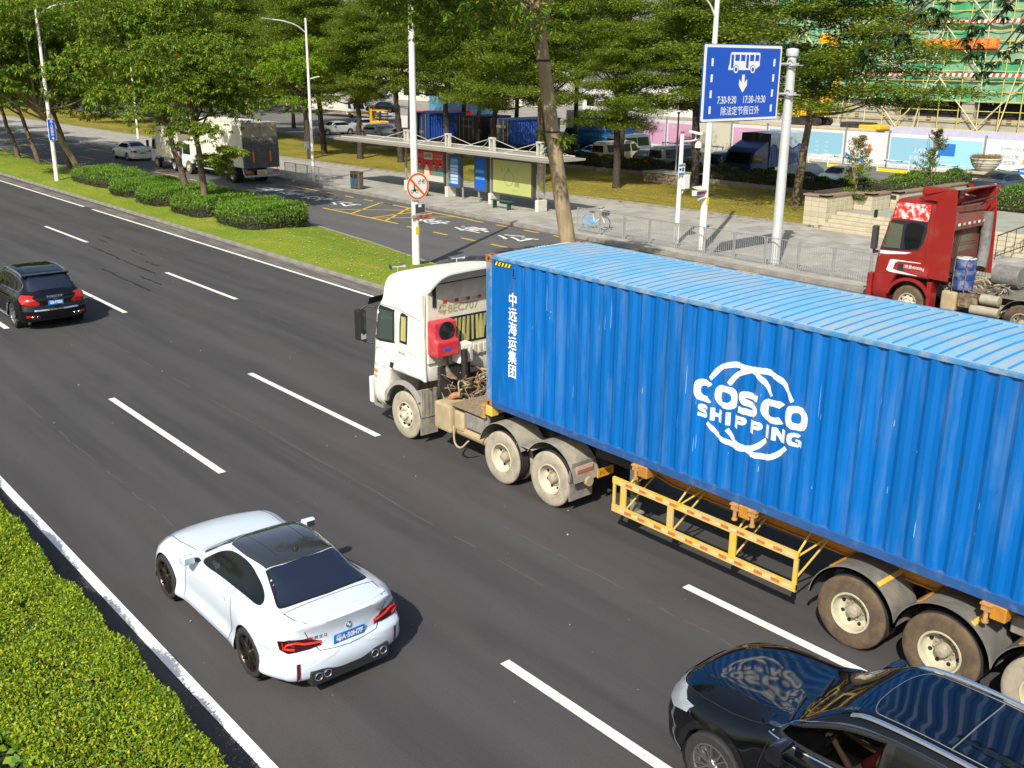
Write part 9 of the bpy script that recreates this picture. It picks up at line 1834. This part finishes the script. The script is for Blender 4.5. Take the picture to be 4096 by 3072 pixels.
for i in range(12): m = MB(); m.box(8.8, 10.6, 0, .15, .5+i*.5, .6+i*.5); m.build('frame_rung', M('net_green'.replace('net', 'rung'), (.05, .3, .22), .6), r)
YM = M('machine_yellow', (.72, .42, .015), .45, var=.1, vs=3, dirt=(.3, .2, .08), da=.35, ds=2)
r = thing('forklift', 'yellow forklift with a dark cabin standing behind the left lawn trees', 'forklift', (-86.5, 53.5, .12)); m = MB(); m.box(0, 1.9, 0, 1.2, .4, 1.3); m.build('body', YM, r, bevel=.1, seg=2)
for x in (-.35, -.15): m = MB(); m.box(x, x+.08, .1, .25, .1, 2.6); m.build('mast_rail', YM, r)
for x, y in ((.3, .05), (1.6, .05), (.3, 1.1), (1.6, 1.1)): m = MB(); m.box(x, x+.08, y, y+.08, 1.3, 2.4); m.build('cabin_post', BLKP, r)
m = MB(); m.box(.2, 1.8, 0, 1.2, 2.4, 2.48); m.build('cabin_roof', YM, r); m = MB(); [m.lathe([(0, -.05), (.35, -.05), (.35, .2), (0, .2)], c=(x, 0, .36), axis='y', n=16) for x in (.3, 1.6)]; m.pieces('wheel', RUB, r, 40)
r = thing('vehicle_carrier', 'yellow vehicle carrier ramp holding a dark car, far left', 'trailer', (-111, 65.5, .12)); m = MB(); m.box(0, 7, 0, 2.2, .9, 1.1); m.build('deck', YM, r); m = MB(); [m.box(x, x+.15, 0, .15, 0, 2.2) for x in (5.5, 6.6)]; m.pieces('ramp_post', YM, r)
# flatbed with the excavator
r = thing('flatbed_trailer', 'long black and cream flatbed trailer behind the hoarding', 'trailer', (-53, 77, .12)); m = MB(); m.box(0, 15.5, 0, 2.8, 1.75, 2.0); m.build('deck', M('deck_cream', (.45, .38, .24), .7, var=.15), r, bevel=.03); m = MB(); m.box(0, 15, .1, 2.7, 1.35, 1.74); m.build('frame', FRAME, r)
m = MB(); [m.lathe([(0, -.1), (.2, -.1), (.5, -.06), (.52, 0), (.52, .2)], c=(x, .1, 1.1), axis='y', n=20) for x in (1.2, 2.5, 3.8, 8.6, 9.9, 14.6)]; m.pieces('wheel', M('tyre_dusty', (.3, .28, .24), .9), r, 40); m = MB(); m.box(11.5, 14.5, .5, 2.3, 1.9, 2.5); m.build('gooseneck', FRAME, r, bevel=.1)
m = MB(); m.box(13.6, 15.8, .3, 2.3, 1.9, 2.35); m.build('winch', YM, r, bevel=.1)
e = thing('excavator', 'yellow excavator with a bent boom loaded on the flatbed trailer', 'excavator', (-45.5, 78.4, 2.12)); 
for s in (-1, 1): m = MB(); m.prism(rrect(-1.9, 1.9, 0, .75, .36), s*1.25, s*.7, 'y'); m.build('track', FRAME, e)
m = MB(); m.prism([(-1.9, .9), (1.5, .9), (1.5, 1.6), (.6, 1.75), (.2, 2.5), (-1.8, 2.3), (-2.1, 1.8)], -1.1, 1.1, 'y'); m.build('engine_house', YM, e, bevel=.1, seg=2); m = MB(); m.prism([(.5, 1.0), (2.0, 1.0), (2.2, 1.6), (1.9, 2.75), (.7, 2.8)], -1.15, -.15, 'y'); c = m.build('cabin', YM, e, bevel=.12, seg=2); m = MB(); m.prism([(.9, 1.7), (1.95, 1.7), (1.8, 2.55), (.95, 2.6)], -1.17, -1.155, 'y'); m.build('cabin_window', GLASSW, c)
m = MB(); m.prism([(1.0, 1.5), (1.5, 1.3), (2.6, 3.2), (2.9, 5.4), (2.5, 5.5), (2.0, 3.6)], .1, .55, 'y'); m.build('boom', YM, e, bevel=.03); m = MB(); m.prism([(2.5, 5.4), (2.9, 5.3), (2.0, 7.9), (1.5, 8.3), (1.3, 8.0)], .12, .5, 'y'); m.build('stick', YM, e, bevel=.03); m = MB(); m.tube([(1.2, .3, 1.9), (2.4, .3, 3.8)], .08, 8); m.build('ram', CHROME, e); m = MB(); m.prism([(1.3, 8.3), (.6, 8.6), (.2, 7.9), (.7, 7.5), (1.2, 7.7)], -.1, .8, 'y'); m.build('bucket', YM, e, bevel=.03)
m = MB(); m.lathe([(.62, -.12), (.7, 0), (.62, .12)], c=(2.3, -.9, 1.8), axis='y', n=20); m.build('guard_ring', FRAME, e)
# ---- building under construction with bamboo scaffold
def building():
    BX0, BX1, BY = -66., 4., 100.; r = thing('construction_building', 'building under construction wrapped in green netting and yellow bamboo scaffolding', 'building', (-30, BY, .1)); o = (30, -BY, -.1)
    CON = M('site_concrete', (.36, .34, .28), .9, var=.12, vs=.6, dirt=(.25, .22, .16), da=.4, ds=.5); DKI = M('dark_interior', (.012, .012, .012), .95)
    m = MB(); m.box(BX0, BX1, BY+1.6, BY+16, .1, 34); m.build('dark_core', DKI, r, loc=o)
    m = MB(); m.box(BX0, BX1, BY+1.0, BY+1.5, 4.1, 34); m.build('upper_wall', M('wall_behind_net', (.30, .32, .26), .9, var=.1, vs=.4), r, loc=o)
    m = MB(); m.box(BX0, BX1, BY+.6, BY+1.6, .1, 2.35); m.build('base_wall', CON, r, loc=o); m = MB(); m.box(BX0, -49.6, BY+.8, BY+1.5, 2.35, 4.1); m.build('base_wall', CON, r, loc=o)
    x = -49.6
    while x < BX1: m = MB(); m.box(x-.7, x+.7, BY+.5, BY+1.5, .1, 9); m.build('pillar', CON, r, loc=o); x += 9.2
    NETS = [M('net_green_a', (.05, .30, .14), .8, var=.12, vs=.8, dirt=(.22, .36, .24), da=.5, ds=.5), M('net_green_b', (.07, .34, .18), .8, var=.12, vs=.8, dirt=(.28, .42, .28), da=.6, ds=.4), M('net_green_c', (.14, .34, .20), .8, var=.1, vs=1, dirt=(.32, .40, .30), da=.6, ds=.6)]
    rnd = random.Random(12); z = 4.05
    while z < 28:
        hh = 2.05; x = BX0
        while x < BX1:
            w = 4.4; rows = [[(x+w*i/8, BY+.42+.10*math.sin(i*1.3+z)+.04*rnd.random(), z+hh*j/3+.02) for j in range(4)] for i in range(9)]; mm = MB(); mm.grid(rows); mm.build('safety_net', rnd.choice(NETS), r, 60, loc=o); x += w
        z += hh
    BAM = M('bamboo_yellow', (.52, .44, .10), .7, var=.2, vs=2); BAM2 = M('bamboo_pale', (.58, .52, .30), .7, var=.2, vs=2)
    x = BX0; k = 0; pv = {}
    def pole_(a, b, rr, mat, nm='bamboo_pole'):
        m = MB(); m.tube([a, b], rr, 6); m.build(nm, mat, r, loc=o)
    while x < BX1: pole_((x, BY+.1, .1), (x+.2*math.sin(k*3), BY+.2, 28), .055, BAM if k % 3 else BAM2); x += 2.25; k += 1
    z = 1.1
    while z < 27.5: pole_((BX0, BY+.22+.06*math.sin(z*3), z), (BX1, BY+.22-.06*math.sin(z*5), z+.06*math.sin(z*7)), .05, BAM); z += 1.03
    for xc in (-62, -53.3, -43.7, -34.2, -24.6, -15, -5):
        for zt in (6.75, 12.2, 17.6, 23): 
            pole_((xc-5, BY-.05, zt-5.6), (xc+.2, BY-.02, zt), .07, BAM2, 'bamboo_brace'); pole_((xc+5, BY-.12, zt-5.6), (xc-.2, BY-.09, zt), .07, BAM2, 'bamboo_brace')
        pole_((xc-2, BY-1.6, .1), (xc, BY-.2, 12), .06, BAM2, 'bamboo_brace')
    RS, WS = M('tape_site_red', (.62, .04, .03), .5), M('tape_site_white', (.72, .70, .66), .5)
    for zz in (6.72, 12.15, 17.5):
        x = -56; 
        for i in range(100):
            if x+.34 > BX1: break
            m = MB(); m.add([(x, BY-.16, zz), (x+.34, BY-.16, zz), (x+.46, BY-.16, zz+.36), (x+.12, BY-.16, zz+.36)], [(0, 1, 2, 3)]); m.build('hazard_tape', RS if i % 2 else WS, r, loc=o); x += .5 if False else .34
    m = MB(); m.box(-46, -37.6, BY-.3, BY-.24, 9.6, 10.6); m.build('banner', M('banner_red', (.68, .10, .02), .6), r, loc=o); m = MB(); text(m, '安全施工 人人有责', (-41.8, BY-.32, 10.08), (1, 0, 0), (0, 0, 1), .92, sx=1.05); m.build('banner_lettering', M('banner_gold', (.8, .42, .04), .6), r, loc=o)
    for x in (-60, -54, -47.2, -45, -38.2, -36, -29, -27): m = MB(); m.box(x, x+.5, BY+.5, BY+.59, 2.0, 2.4); m.build('beam_stub', M('stub_brown', (.2, .12, .06), .8), r, loc=o)
    m = MB(); m.box(BX0, BX1, BY-3.2, BY-3.0, .1, 1.3); m.build('inner_fence', M('inner_fence_lilac', (.42, .42, .55), .7, var=.1), r, loc=o)
building()
# glimpsed buildings and a crane-yellow boom beyond the trees at left
for i, (x, y, w, h, c, lb) in enumerate(((-190, 118, 60, 6.5, (.62, .60, .54), 'long pale site office block beyond the yard at left'), (-112, 112, 34, 5, (.60, .58, .56), 'low white site building behind the blue lorry'), (-300, 130, 70, 30, (.5, .5, .5), 'tall pale block far beyond the trees at left'))):
    r = thing('site_building', lb, 'building', (x, y, .1)); m = MB(); m.box(0, w, 0, 10, 0, h); m.build('wall', M('wall_pale_%d' % i, c, .8, var=.05), r)
    for k in range(int(w/4)):
        for z in range(int(h/3.2)): m = MB(); m.box(1+k*4, 2.8+k*4, -.05, -.01, 1+z*3.2, 2.4+z*3.2); m.build('window', GLASS, r)
